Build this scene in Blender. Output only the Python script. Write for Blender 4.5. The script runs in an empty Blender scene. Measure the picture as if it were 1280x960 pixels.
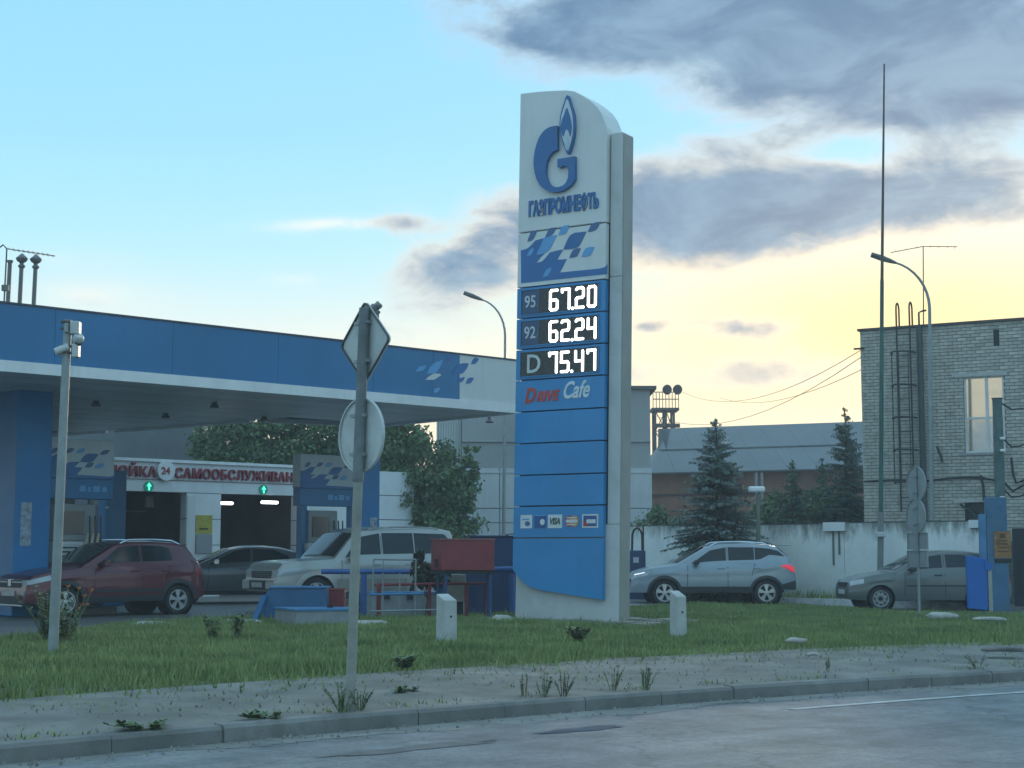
import bpy, bmesh, math, random
import numpy as np
from mathutils import Vector, Matrix
R = math.radians
random.seed(7)
S = bpy.context.scene
COL = S.collection

# ------------------------------------------------------------------ camera
FPX, PITCH, CAMZ = 1950.0, R(6.15), 1.32
cam_d = bpy.data.cameras.new('camera')
cam = bpy.data.objects.new('camera', cam_d); COL.objects.link(cam)
cam.location = (0, 0, CAMZ); cam.rotation_euler = (R(90) + PITCH, 0, 0)
cam_d.sensor_fit = 'HORIZONTAL'; cam_d.sensor_width = 36.0
cam_d.lens = 36.0 * FPX / 1280.0
cam_d.clip_start = 0.1; cam_d.clip_end = 5000
S.camera = cam
S.render.resolution_x, S.render.resolution_y = 1024, 768

# ------------------------------------------------------------------ world
SUN_AZ, SUN_EL = 17.0, 8.0
W = bpy.data.worlds.new('World'); S.world = W; W.use_nodes = True
nt = W.node_tree; nt.nodes.clear()
def nd(t, **k):
    n = nt.nodes.new(t)
    for a, b in k.items(): setattr(n, a, b)
    return n
def lk(a, b): nt.links.new(a, b)
def setin(sock, v):
    if hasattr(v, 'is_output'): lk(v, sock)
    else: sock.default_value = v
def mth(op, *a, clamp=False):
    n = nd('ShaderNodeMath', operation=op); n.use_clamp = clamp
    for i, v in enumerate(a): setin(n.inputs[i], v)
    return n.outputs[0]
def mixc(f, a, b, mode='MIX'):
    n = nd('ShaderNodeMix', data_type='RGBA', blend_type=mode)
    setin(n.inputs[0], f)
    for s, v in ((n.inputs[6], a), (n.inputs[7], b)):
        if hasattr(v, 'is_output'): lk(v, s)
        else: s.default_value = (*v, 1)
    return n.outputs[2]
def sstep(x, lo, hi):
    n = nd('ShaderNodeMapRange', interpolation_type='SMOOTHSTEP')
    setin(n.inputs[0], x); n.inputs[1].default_value = lo; n.inputs[2].default_value = hi
    return n.outputs[0]
tc = nd('ShaderNodeTexCoord')
sep = nd('ShaderNodeSeparateXYZ'); lk(tc.outputs['Generated'], sep.inputs[0])
EL = mth('MULTIPLY', mth('ARCSINE', sep.outputs[2]), 57.29578)
AZ = mth('MULTIPLY', mth('ARCTAN2', sep.outputs[0], sep.outputs[1]), 57.29578)
def gauss(az, el, sa, se, amp, tilt=0.0):
    da = mth('SUBTRACT', AZ, az); de = mth('SUBTRACT', EL, el)
    if tilt: de = mth('SUBTRACT', de, mth('MULTIPLY', da, tilt))
    a = mth('DIVIDE', da, sa); e = mth('DIVIDE', de, se)
    q = mth('ADD', mth('MULTIPLY', a, a), mth('MULTIPLY', e, e))
    return mth('MULTIPLY', mth('EXPONENT', mth('MULTIPLY', q, -1.0)), amp)
def addall(xs):
    s = xs[0]
    for x in xs[1:]: s = mth('ADD', s, x)
    return s
# clear-sky gradient with elevation
elr = mth('DIVIDE', EL, 90.0)
ramp = nd('ShaderNodeValToRGB'); lk(elr, ramp.inputs[0])
cr = ramp.color_ramp
stops = [(0.0, (.62, .72, .74)), (5.5/90, (.66, .80, .82)), (8.2/90, (.52, .74, .80)), (11/90, (.39, .70, .83)),
         (15/90, (.29, .62, .87)), (21/90, (.25, .575, .87)), (45/90, (.40, .67, .87)), (1.0, (.47, .70, .86))]
while len(cr.elements) < len(stops): cr.elements.new(0.5)
for e, (p, c) in zip(cr.elements, stops): e.position = p; e.color = (*c, 1)
sky = ramp.outputs[0]
sky = mixc(mth('MINIMUM', addall([gauss(-4, 5.0, 20, 3.3, .95), gauss(-15, 9, 3, 1.2, .12)]), 1.0), sky, (.90, .81, .66))
# warm afterglow round the sun's azimuth
glow = addall([gauss(15, 8.0, 11.5, 3.4, 1.0), gauss(0, 4.6, 14, 1.8, .22)])
sky = mixc(mth('MINIMUM', glow, 1.0), sky, (.98, .745, .345))
# cloud noise in direction space
cmb = nd('ShaderNodeCombineXYZ')
setin(cmb.inputs[0], mth('MULTIPLY', AZ, .13)); setin(cmb.inputs[1], mth('MULTIPLY', EL, .27)); setin(cmb.inputs[2], 3.7)
def noise(scale, detail, rough, dist=0.0, vec=cmb.outputs[0]):
    n = nd('ShaderNodeTexNoise'); lk(vec, n.inputs['Vector'])
    n.inputs['Scale'].default_value = scale; n.inputs['Detail'].default_value = detail
    n.inputs['Roughness'].default_value = rough; n.inputs['Distortion'].default_value = dist
    return n.outputs['Fac']
n1 = noise(.9, 10, .60, .45)
n2 = noise(2.2, 9, .64, .4)
bias = addall([gauss(11, 20.8, 11, 2.9, .66), gauss(15.0, 17.0, 8.0, 3.3, .74), gauss(6.4, 12.3, 5.4, 2.3, .62, -.04),
               gauss(14.0, 12.5, 7, 1.4, .48, .04), gauss(-1.7, 10.4, 3.6, 1.9, .68, .36), gauss(8.4, 8.2, 2.0, .5, .46, -.05),
               gauss(5.0, 8.2, .7, .3, .40), gauss(8, 6.5, 8, .9, .42), gauss(3.0, 18.6, 4.6, 1.1, .48),
               gauss(4.8, 15.5, 2.4, 1.1, -.20), gauss(14.0, 9.5, 6, 1.4, -.30), gauss(-13, 16, 9, 6, -.30),
               gauss(12.0, 14.3, 3.0, .5, -.26, .10), gauss(-4.4, 12.0, 1.6, .35, .34), gauss(-15.2, 8.8, 2, .5, .25)])
dens = mth('ADD', mth('ADD', n1, mth('MULTIPLY', mth('SUBTRACT', n2, .5), .75)), bias)
cl = sstep(dens, .58, .90)
core = sstep(dens, .70, 1.12)
# cloud colours: cream edges near the glow, slate cores
lit = mth('MINIMUM', addall([glow, gauss(6, 11, 14, 4.0, .75)]), 1.0)
edge = mixc(lit, (.38, .55, .68), (.92, .78, .58))
n3 = noise(1.5, 8, .62, .6)
ccol = mixc(core, edge, mixc(sstep(n3, .34, .66), (.075, .175, .315), (.170, .305, .450)))
ccol = mixc(mth('MULTIPLY', sstep(EL, 8.0, 5.0), .6), ccol, (.80, .72, .58))
sky = mixc(cl, sky, ccol)
# thin cream streaks on the left
cirr = addall([gauss(-6.8, 11.9, 2.0, .22, 1.0, .06), gauss(-15.2, 9.1, 1.6, .4, .45), gauss(-16.3, 10.4, 1.6, .25, .3), gauss(-8, 9.9, .9, .2, .3)])
sky = mixc(mth('MULTIPLY', cirr, mth('MULTIPLY', sstep(n2, .3, .62), .75)), sky, (.95, .84, .70))
nish = nd('ShaderNodeTexSky', sky_type='NISHITA'); nish.sun_disc = False
nish.sun_elevation = R(SUN_EL); nish.sun_rotation = R(SUN_AZ)
bg1 = nd('ShaderNodeBackground'); lk(sky, bg1.inputs[0]); bg1.inputs[1].default_value = 0.80
bg2 = nd('ShaderNodeBackground'); lk(nish.outputs[0], bg2.inputs[0]); bg2.inputs[1].default_value = 0.05
mx = nd('ShaderNodeMixShader'); mx.inputs[0].default_value = 0.1
lk(bg1.outputs[0], mx.inputs[1]); lk(bg2.outputs[0], mx.inputs[2])
wo = nd('ShaderNodeOutputWorld'); lk(mx.outputs[0], wo.inputs[0])

# ------------------------------------------------------------------ sun (veiled by cloud, low behind the pylon)
sun_d = bpy.data.lights.new('sun', 'SUN'); sun_d.energy = 1.3; sun_d.angle = R(14); sun_d.color = (1, .80, .56)
sun = bpy.data.objects.new('sun', sun_d); COL.objects.link(sun)
sdir = Vector((math.sin(R(SUN_AZ)) * math.cos(R(SUN_EL)), math.cos(R(SUN_AZ)) * math.cos(R(SUN_EL)), math.sin(R(SUN_EL))))
sun.rotation_euler = sdir.to_track_quat('Z', 'Y').to_euler()
S.view_settings.view_transform = 'Standard'; S.view_settings.look = 'None'
S.view_settings.exposure = 0.82; S.view_settings.gamma = 1.0
S.view_settings.use_curve_mapping = False
S.render.engine = 'CYCLES'

# ------------------------------------------------------------------ measuring helpers
FW = Vector((0, math.cos(PITCH), math.sin(PITCH))); UP = Vector((0, -math.sin(PITCH), math.cos(PITCH)))
CAMP = Vector((0, 0, CAMZ))
def ray(px, py):
    return (FW + Vector((1, 0, 0)) * ((px - 640) / FPX) + UP * ((480 - py) / FPX))
def at(px, py, Y):
    d = ray(px, py); return CAMP + d * (Y / d.y)
def gp(px, py, z=0.0):
    d = ray(px, py); return CAMP + d * ((z - CAMZ) / d.z)
def onplane(px, py, p0, n):
    d = ray(px, py); return CAMP + d * ((p0 - CAMP).dot(n) / d.dot(n))
def zat(py, Y): return at(640, py, Y).z
def xat(px, Y, z=1.3):
    # world x at pixel column px for depth Y and height z
    dep = Y * math.cos(PITCH) + (z - CAMZ) * math.sin(PITCH)
    return (px - 640) / FPX * dep
UDIR = Vector((.752, .659, 0)); VDIR = Vector((-.659, .752, 0))   # along the road / away from the road
def lerp(a, b, t): return a + (b - a) * t
def interp(pts, x):
    if x <= pts[0][0]: return pts[0][1]
    for (a, b), (c, d) in zip(pts, pts[1:]):
        if x <= c: return b + (d - b) * (x - a) / max(1e-9, c - a)
    return pts[-1][1]
def smooth01(t):
    t = max(0.0, min(1.0, t)); return t * t * (3 - 2 * t)
def zg(x, y):
    # the forecourt falls a little towards the right
    return -0.14 * smooth01((x - 1.5) / 6.5)

# ------------------------------------------------------------------ materials
MATS = {}
def pm(name, col, rough=.5, metal=0.0, var=.12, scale=2.0, bump=0.0, bscale=40.0, emit=0.0, coat=0.0, spec=.5,
       col2=None, streak=0.0, dirt=None, dscale=1.5, damt=.5, hue=0.0):
    """procedural principled material: two-octave colour variation, optional dirt, streaks and fine relief"""
    if name in MATS: return MATS[name]
    m = bpy.data.materials.new(name); m.use_nodes = True; t = m.node_tree; ns = t.nodes
    b = ns['Principled BSDF']
    co = ns.new('ShaderNodeTexCoord'); src = co.outputs['Object']
    def nz(sc, det=6, ro=.6, vec=None, stretch=None):
        n = ns.new('ShaderNodeTexNoise'); n.inputs['Scale'].default_value = sc; n.inputs['Detail'].default_value = det
        n.inputs['Roughness'].default_value = ro
        v = vec or src
        if stretch:
            mp = ns.new('ShaderNodeMapping'); mp.inputs['Scale'].default_value = stretch; t.links.new(v, mp.inputs[0]); v = mp.outputs[0]
        t.links.new(v, n.inputs['Vector']); return n.outputs['Fac']
    def mr(f, a, b_):
        n = ns.new('ShaderNodeMapRange'); t.links.new(f, n.inputs[0]); n.inputs[1].default_value = a; n.inputs[2].default_value = b_
        return n.outputs[0]
    def mx_(f, a, b_):
        n = ns.new('ShaderNodeMix'); n.data_type = 'RGBA'
        if hasattr(f, 'is_output'): t.links.new(f, n.inputs[0])
        else: n.inputs[0].default_value = f
        for s_, v in ((n.inputs[6], a), (n.inputs[7], b_)):
            if hasattr(v, 'is_output'): t.links.new(v, s_)
            else: s_.default_value = (*v, 1)
        return n.outputs[2]
    c2 = col2 or tuple(max(0, c * (1 - var * 1.6)) for c in col)
    c1 = tuple(min(1, c * (1 + var * .6)) for c in col) if not col2 else col
    f = mr(nz(scale), .3, .7)
    out = mx_(f, c1, c2)
    if hue:
        oi = ns.new('ShaderNodeObjectInfo')
        k = ns.new('ShaderNodeHueSaturation'); t.links.new(out, k.inputs['Color'])
        v = ns.new('ShaderNodeMapRange'); t.links.new(oi.outputs['Random'], v.inputs[0]); v.inputs[3].default_value = 1 - hue; v.inputs[4].default_value = 1 + hue
        t.links.new(v.outputs[0], k.inputs['Value']); out = k.outputs[0]
    if dirt:
        out = mx_(mr(nz(dscale, 8, .68), .5, .5 + .35), out, dirt) if damt >= 1 else mx_(_mul(t, mr(nz(dscale, 8, .68), .48, .75), damt), out, dirt)
    if streak:
        sf = mr(nz(1.0, 5, .6, stretch=(6, 6, .35)), .5, .75)
        out = mx_(_mul(t, sf, streak), out, tuple(c * .35 for c in col))
    t.links.new(out, b.inputs['Base Color'])
    b.inputs['Metallic'].default_value = metal
    rr = ns.new('ShaderNodeMapRange'); t.links.new(nz(scale * 3.1), rr.inputs[0])
    rr.inputs[3].default_value = max(0.02, rough - .08); rr.inputs[4].default_value = min(1, rough + .1)
    t.links.new(rr.outputs[0], b.inputs['Roughness'])
    b.inputs['Specular IOR Level'].default_value = spec
    b.inputs['Coat Weight'].default_value = coat; b.inputs['Coat Roughness'].default_value = .06
    if emit:
        b.inputs['Emission Color'].default_value = (*col, 1); b.inputs['Emission Strength'].default_value = emit
    if bump:
        bn = ns.new('ShaderNodeBump'); bn.inputs['Strength'].default_value = bump; bn.inputs['Distance'].default_value = .02
        t.links.new(nz(bscale, 4, .6), bn.inputs['Height']); t.links.new(bn.outputs[0], b.inputs['Normal'])
    MATS[name] = m
    return m
def _mul(t, f, k):
    n = t.nodes.new('ShaderNodeMath'); n.operation = 'MULTIPLY'; n.use_clamp = True
    t.links.new(f, n.inputs[0]); n.inputs[1].default_value = k; return n.outputs[0]

# ------------------------------------------------------------------ objects
def wm(o):
    m = o.matrix_basis.copy()
    while o.parent: o = o.parent; m = o.matrix_basis @ m
    return m
def tag(o, label=None, cat=None, group=None, kind=None):
    if label: o['label'] = label
    if cat: o['category'] = cat
    if group: o['group'] = group
    if kind: o['kind'] = kind
    return o
def thing(name, label, cat, loc=(0, 0, 0), rz=0.0, group=None):
    o = bpy.data.objects.new(name, None); COL.objects.link(o); o.empty_display_size = .2
    o.location = loc; o.rotation_euler = (0, 0, rz)
    bpy.context.view_layer.update() if False else None
    o.matrix_basis = Matrix.Translation(Vector(loc)) @ Matrix.Rotation(rz, 4, 'Z')
    return tag(o, label, cat, group)
def copy_tree(o, parent=None):
    c = o.copy(); COL.objects.link(c); c.parent = parent
    for ch in list(o.children): copy_tree(ch, c)
    return c
class MB:
    def __init__(s): s.v = []; s.f = []
    def add(s, vs, fs):
        k = len(s.v); s.v += [tuple(p) for p in vs]; s.f += [tuple(i + k for i in f) for f in fs]; return s
    def box(s, c, size, rz=0.0, M=None):
        cx, cy, cz = c; sx, sy, sz = [q / 2 for q in size]; vs = []
        for x in (-sx, sx):
            for y in (-sy, sy):
                for z in (-sz, sz):
                    if M is not None: p = M @ Vector((x, y, z)); vs.append((cx + p.x, cy + p.y, cz + p.z))
                    else:
                        ca, sa = math.cos(rz), math.sin(rz)
                        vs.append((cx + x * ca - y * sa, cy + x * sa + y * ca, cz + z))
        return s.add(vs, [(0, 1, 3, 2), (4, 6, 7, 5), (0, 4, 5, 1), (2, 3, 7, 6), (0, 2, 6, 4), (1, 5, 7, 3)])
    def bb(s, x0, x1, y0, y1, z0, z1): return s.box(((x0 + x1) / 2, (y0 + y1) / 2, (z0 + z1) / 2), (x1 - x0, y1 - y0, z1 - z0))
    def bar(s, p0, p1, w, h=None):
        p0, p1 = Vector(p0), Vector(p1); d = p1 - p0
        q = d.to_track_quat('X', 'Z').to_matrix()
        return s.box((p0 + p1) / 2, (d.length, w, h or w), M=q)
    def cyl(s, p0, p1, r0, r1=None, n=12, caps=True):
        r1 = r0 if r1 is None else r1
        p0, p1 = Vector(p0), Vector(p1); d = (p1 - p0).normalized()
        a = d.orthogonal().normalized(); b = d.cross(a); vs = []
        for i in range(n):
            t = 2 * math.pi * i / n; o = a * math.cos(t) + b * math.sin(t)
            vs += [p0 + o * r0, p1 + o * r1]
        fs = [(2 * i, 2 * ((i + 1) % n), 2 * ((i + 1) % n) + 1, 2 * i + 1) for i in range(n)]
        if caps: fs += [tuple(2 * i for i in reversed(range(n))), tuple(2 * i + 1 for i in range(n))]
        return s.add(vs, fs)
    def tube(s, pts, r, n=8):
        pts = [Vector(p) for p in pts]; rs = r if isinstance(r, (list, tuple)) else [r] * len(pts)
        vs = []; prev = None
        for i, p in enumerate(pts):
            d = (pts[min(i + 1, len(pts) - 1)] - pts[max(i - 1, 0)]).normalized()
            a = d.orthogonal().normalized() if prev is None else (prev - d * prev.dot(d)).normalized()
            prev = a; b = d.cross(a)
            for k in range(n):
                t = 2 * math.pi * k / n; vs.append(p + (a * math.cos(t) + b * math.sin(t)) * rs[i])
        fs = []
        for i in range(len(pts) - 1):
            for k in range(n):
                k2 = (k + 1) % n; fs.append((i * n + k, i * n + k2, (i + 1) * n + k2, (i + 1) * n + k))
        fs += [tuple(reversed(range(n))), tuple((len(pts) - 1) * n + k for k in range(n))]
        return s.add(vs, fs)
    def lathe(s, prof, axis_p, axis_d, n=24):
        axis_p, d = Vector(axis_p), Vector(axis_d).normalized(); a = d.orthogonal().normalized(); b = d.cross(a); m = len(prof); vs = []
        for k in range(n):
            t = 2 * math.pi * k / n; o = a * math.cos(t) + b * math.sin(t)
            for (r, h) in prof: vs.append(axis_p + d * h + o * r)
        fs = [(k * m + i, ((k + 1) % n) * m + i, ((k + 1) % n) * m + i + 1, k * m + i + 1) for k in range(n) for i in range(m - 1)]
        return s.add(vs, fs)
    def prism(s, poly, fn, d0, d1):
        """poly: 2-D outline; fn(u, v, d) -> point; extruded from d0 to d1, both ends capped"""
        n = len(poly); tri = tess(poly)
        vs = [fn(u, v, d0) for u, v in poly] + [fn(u, v, d1) for u, v in poly]
        fs = [(i, (i + 1) % n, n + (i + 1) % n, n + i) for i in range(n)]
        fs += [tuple(t) for t in tri] + [tuple(n + i for i in reversed(t)) for t in tri]
        return s.add(vs, fs)
    def grid(s, rows, closed=False):
        m = len(rows[0]); vs = [p for r in rows for p in r]; fs = []
        for i in range(len(rows) - 1):
            for j in range(m - 1): fs.append((i * m + j, i * m + j + 1, (i + 1) * m + j + 1, (i + 1) * m + j))
        return s.add(vs, fs)
    def mesh(s, name, inv=None, recalc=True, smooth=False, ang=35):
        me = bpy.data.meshes.new(name)
        vs = s.v if inv is None else [tuple(inv @ Vector(p)) for p in s.v]
        me.from_pydata(vs, [], s.f)
        if recalc:
            bm = bmesh.new(); bm.from_mesh(me); bmesh.ops.recalc_face_normals(bm, faces=bm.faces); bm.to_mesh(me); bm.free()
        if smooth:
            me.polygons.foreach_set('use_smooth', [True] * len(me.polygons))
            try: me.set_sharp_from_angle(angle=R(ang))
            except Exception: pass
        me.update(); return me
    def build(s, name, mat, parent=None, local=False, recalc=True, smooth=False, bevel=0.0, ang=35):
        inv = None if (parent is None or local) else wm(parent).inverted()
        me = s.mesh(name, inv, recalc, smooth, ang)
        o = bpy.data.objects.new(name, me); COL.objects.link(o); o.parent = parent
        if mat: me.materials.append(mat)
        if bevel:
            b = o.modifiers.new('bevel', 'BEVEL'); b.width = bevel; b.segments = 2; b.limit_method = 'ANGLE'; b.angle_limit = R(40)
        return o
def tess(poly):
    from mathutils.geometry import tessellate_polygon
    return tessellate_polygon([[Vector((p[0], p[1], 0)) for p in poly]])
def place_empty_at_base(o, p): o.location = p
_txt = {}
def text_mb(sx, fn, s, size, d0, d1, shear=0.0, bold=0.0, space=1.0, align='LEFT'):
    """lettering as solid geometry: fn(u, v, d) -> point; sx squeezes the width"""
    c = bpy.data.curves.new('t', 'FONT'); c.body = s; c.size = size; c.shear = shear; c.offset = bold; c.space_character = space
    c.resolution_u = 3; c.align_x = align; c.fill_mode = 'BOTH'; c.extrude = .5
    o = bpy.data.objects.new('t', c); COL.objects.link(o)
    dg = bpy.context.evaluated_depsgraph_get(); me = bpy.data.meshes.new_from_object(o.evaluated_get(dg))
    mb = MB(); mb.add([fn(v.co.x * sx, v.co.y, d0 if v.co.z < 0 else d1) for v in me.vertices], [tuple(p.vertices) for p in me.polygons])
    wid = max([v.co.x for v in me.vertices] or [0]) * sx
    bpy.data.objects.remove(o); bpy.data.curves.remove(c); bpy.data.meshes.remove(me)
    return mb, wid
# ================================================================== GROUND
def quad_curve(pts3):
    """smooth curve through three measured points (param t 0..1, extends by tangents)"""
    a, b, c = pts3
    def f(t):
        if t < 0: return f0(0) + (f0(.02) - f0(0)) / .02 * t
        if t > 1: return f0(1) + (f0(1) - f0(.98)) / .02 * (t - 1)
        return f0(t)
    tb = (b - a).length / ((b - a).length + (c - b).length)
    def f0(t):
        l0 = (t - tb) * (t - 1) / (tb); l1 = t * (t - 1) / (tb * (tb - 1)); l2 = t * (t - tb) / (1 - tb)
        return a * l0 + b * l1 + c * l2
    return f
KERB_TOP, ROAD_Z = -.10, -.24
kf = quad_curve([gp(0, 932, KERB_TOP), gp(640, 878, KERB_TOP), gp(1280, 837, KERB_TOP)])
gf = quad_curve([gp(0, 884, -.05), gp(640, 838, -.05), gp(1280, 807, -.06)])
TS = [-6, -4, -3, -2, -1.5, -1.2] + [i / 40 - 1 for i in range(0, 121)] + [2.4, 3, 4, 5, 6.5, 8]

m_asph = pm('asphalt_road', (.175, .19, .20), rough=.66, var=.30, scale=1.6, bump=.5, bscale=130, dirt=(.27, .27, .255), dscale=.45, damt=.8, spec=.6)
def road_mat():
    t = m_asph.node_tree; ns = t.nodes; b = ns['Principled BSDF']; co = ns.new('ShaderNodeTexCoord')
    mp = ns.new('ShaderNodeMapping'); mp.inputs['Rotation'].default_value = (0, 0, -math.atan2(UDIR.y, UDIR.x)); t.links.new(co.outputs['Object'], mp.inputs[0])
    def nz(sc, st=(1, 1, 1), det=6):
        m2 = ns.new('ShaderNodeMapping'); m2.inputs['Scale'].default_value = st; t.links.new(mp.outputs[0], m2.inputs[0])
        n = ns.new('ShaderNodeTexNoise'); n.inputs['Scale'].default_value = sc; n.inputs['Detail'].default_value = det; n.inputs['Roughness'].default_value = .7; t.links.new(m2.outputs[0], n.inputs['Vector']); return n.outputs['Fac'], m2.outputs[0]
    def mr(f, a, b_, c, d):
        n = ns.new('ShaderNodeMapRange'); t.links.new(f, n.inputs[0])
        for i, v in enumerate((a, b_, c, d)): n.inputs[i + 1].default_value = v
        return n.outputs[0]
    def scale(col, f):
        n = ns.new('ShaderNodeVectorMath'); n.operation = 'SCALE'; t.links.new(col, n.inputs[0]); t.links.new(f, n.inputs[3]); return n.outputs[0]
    o = b.inputs['Base Color'].links[0].from_socket
    o = scale(o, mr(nz(1.0, (.06, 1.6, 1))[0], .3, .7, .72, 1.22))       # wheel tracks along the lane
    o = scale(o, mr(nz(14)[0], .3, .7, .70, 1.25))                       # mottled aggregate
    o = scale(o, mr(nz(70, det=2)[0], .3, .7, .72, 1.25))
    w = ns.new('ShaderNodeTexNoise'); w.inputs['Scale'].default_value = 1.3; w.inputs['Detail'].default_value = 5; t.links.new(mp.outputs[0], w.inputs['Vector'])
    mxv = ns.new('ShaderNodeVectorMath'); mxv.operation = 'ADD'; t.links.new(mp.outputs[0], mxv.inputs[0]); t.links.new(w.outputs['Color'], mxv.inputs[1])
    v = ns.new('ShaderNodeTexVoronoi'); v.feature = 'DISTANCE_TO_EDGE'; v.inputs['Scale'].default_value = .38; t.links.new(mxv.outputs[0], v.inputs['Vector'])
    o = scale(o, mr(v.outputs['Distance'], .003, .012, .70, 1.0))        # cracks
    t.links.new(o, b.inputs['Base Color'])
road_mat()
m_apron = pm('asphalt_forecourt', (.15, .155, .155), rough=.5, var=.2, scale=.6, bump=.25, bscale=120, dirt=(.16, .155, .14), dscale=.7, damt=.7)
m_kerb = pm('kerb_concrete', (.21, .21, .195), rough=.85, var=.22, scale=1.4, bump=.5, bscale=70, dirt=(.10, .10, .09), dscale=3.0, damt=.8, hue=.06)
m_verge = pm('verge_soil', (.225, .22, .195), rough=.95, var=.28, scale=1.3, bump=.9, bscale=45, dirt=(.12, .125, .09), dscale=.8, damt=1.0)
m_soil = pm('lawn_soil', (.115, .130, .060), rough=.95, var=.3, scale=1.2, bump=.8, bscale=30, dirt=(.10, .09, .06), dscale=1.2)
m_ground = pm('far_ground', (.10, .10, .08), rough=.95, scale=.05)
g = MB(); g.add([(-420, -420, -.42), (420, -420, -.42), (420, 420, -.42), (-420, 420, -.42)], [(0, 1, 2, 3)])
tag(g.build('ground', m_ground), kind='structure')
# road: a cambered sheet from the kerb past the camera
rows = []
for t in TS:
    p = kf(t); row = []
    for k, (o, dz) in enumerate(((-.05, 0), (.35, .004), (.8, .02), (2, .03), (4, .05), (7, .06), (11, .03), (14.5, 0))):
        q = p - VDIR * o; row.append((q.x, q.y, ROAD_Z + dz * .6 + .001 * math.sin(q.x * 1.7 + k)))
    rows.append(row)
tag(MB().grid(rows).build('road', m_asph, smooth=True), kind='structure')
# worn white edge line on the road, broken up where it has rubbed off
m_line = pm('worn_road_paint', (.50, .51, .50), rough=.7, var=.3, scale=6, dirt=(.17, .18, .18), dscale=5.0, damt=1.0)
rows = []
for i in range(30):
    t = .60 + .42 * i / 29
    p = kf(t); a = p - VDIR * 1.12; b = p - VDIR * 1.24
    rows.append([(a.x, a.y, ROAD_Z + .0185), (b.x, b.y, ROAD_Z + .0192)])
tag(MB().grid(rows).build('road_marking', m_line), 'worn white edge line painted on the road near the kerb', 'road marking')
# dark bitumen patches in the gutter
m_patch = pm('bitumen_patch', (.045, .055, .07), rough=.3, var=.3, scale=3)
def blotch(px, py, rx, ry, z, n=22, seed=0, ang=.72):
    rnd = random.Random(seed); c = gp(px, py, z); vs = [(c.x, c.y, z)]
    for i in range(n):
        a = 2 * math.pi * i / n; k = rnd.uniform(.6, 1.15)
        x, y = math.cos(a) * rx * k, math.sin(a) * ry * k
        vs.append((c.x + x * math.cos(ang) - y * math.sin(ang), c.y + x * math.sin(ang) + y * math.cos(ang), z))
    return MB().add(vs, [(0, i + 1, (i + 1) % n + 1) for i in range(n)])
tag(blotch(728, 911, .55, .14, ROAD_Z + .020, seed=3).build('asphalt_patch', m_patch), 'dark bitumen patch in the road gutter below the pylon', 'road patch')
tag(blotch(520, 935, .9, .16, ROAD_Z + .02, seed=5).build('asphalt_patch', pm('bitumen_patch_old', (.10, .105, .10), rough=.6, var=.35, scale=4)), 'long rough asphalt patch beside the kerb near the sign pole', 'road patch')
# sandy dust gathered in the gutter
rows = []; rg = random.Random(8)
for i in range(260):
    t = -.9 + 2.6 * i / 259; p = kf(t); wd_ = .42 + .16 * math.sin(i * .11) + .10 * math.sin(i * .37) + rg.uniform(-.05, .05)
    rows.append([(lambda q: (q.x, q.y, ROAD_Z + .0045 + .012 * max(0, wd_ * f - .33) * 1.8))(p - VDIR * (.02 + wd_ * f)) for f in (0, .35, .7, 1)])
tag(MB().grid(rows).build('gutter', pm('gutter_dust', (.24, .235, .215), rough=.95, var=.25, scale=2.0, bump=.6, bscale=60, dirt=(.17, .175, .17), dscale=1.6, damt=.9), smooth=True), kind='structure')
# kerb: one stone per metre
kerb = tag(bpy.data.objects.new('kerb', None), kind='structure'); COL.objects.link(kerb)
arc = [kf(-1.6)]; t = -1.6
while t < 3.2:
    t2 = t + .0005
    while (kf(t2) - arc[-1]).length < 1.0: t2 += .0008
    t = t2; arc.append(kf(t))
rnd = random.Random(2)
for a, b in zip(arc, arc[1:]):
    d = (b - a).normalized(); nrm = Vector((-d.y, d.x, 0)); a2 = a + d * .004; b2 = b - d * .004
    dz = rnd.uniform(-.010, .006); off = rnd.uniform(-.010, .010)
    sec = [(0 + off, ROAD_Z - .1), (0.005 + off, KERB_TOP - .03 + dz), (.03 + off, KERB_TOP + dz), (.17 + off, KERB_TOP + .004 + dz), (.18 + off, ROAD_Z - .1)]
    r1 = [tuple(a2 + nrm * o + Vector((0, 0, z - a2.z))) for o, z in sec]; r2 = [tuple(b2 + nrm * o + Vector((0, 0, z - b2.z))) for o, z in sec]
    mb = MB(); n = len(sec); mb.add(r1 + r2, [(i, (i + 1) % n, n + (i + 1) % n, n + i) for i in range(n)] + [tuple(range(n)), tuple(reversed(range(n, 2 * n)))])
    mb.build('kerb_stone', m_kerb, kerb)
# dirt verge between kerb and grass
rows = []
for t in TS:
    a = kf(t); b = gf(t); d = (b - a)
    row = []
    for k in range(9):
        u = .04 + 1.25 * k / 8; q = a + d * u
        row.append((q.x, q.y, KERB_TOP - .012 + .070 * u + .016 * math.sin(q.x * 2.3 + k * 1.3) * math.sin(k * .8) - (0.03 if u > 1.1 else 0)))
    rows.append(row)
tag(MB().grid(rows).build('verge', m_verge, smooth=True), kind='structure')
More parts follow.
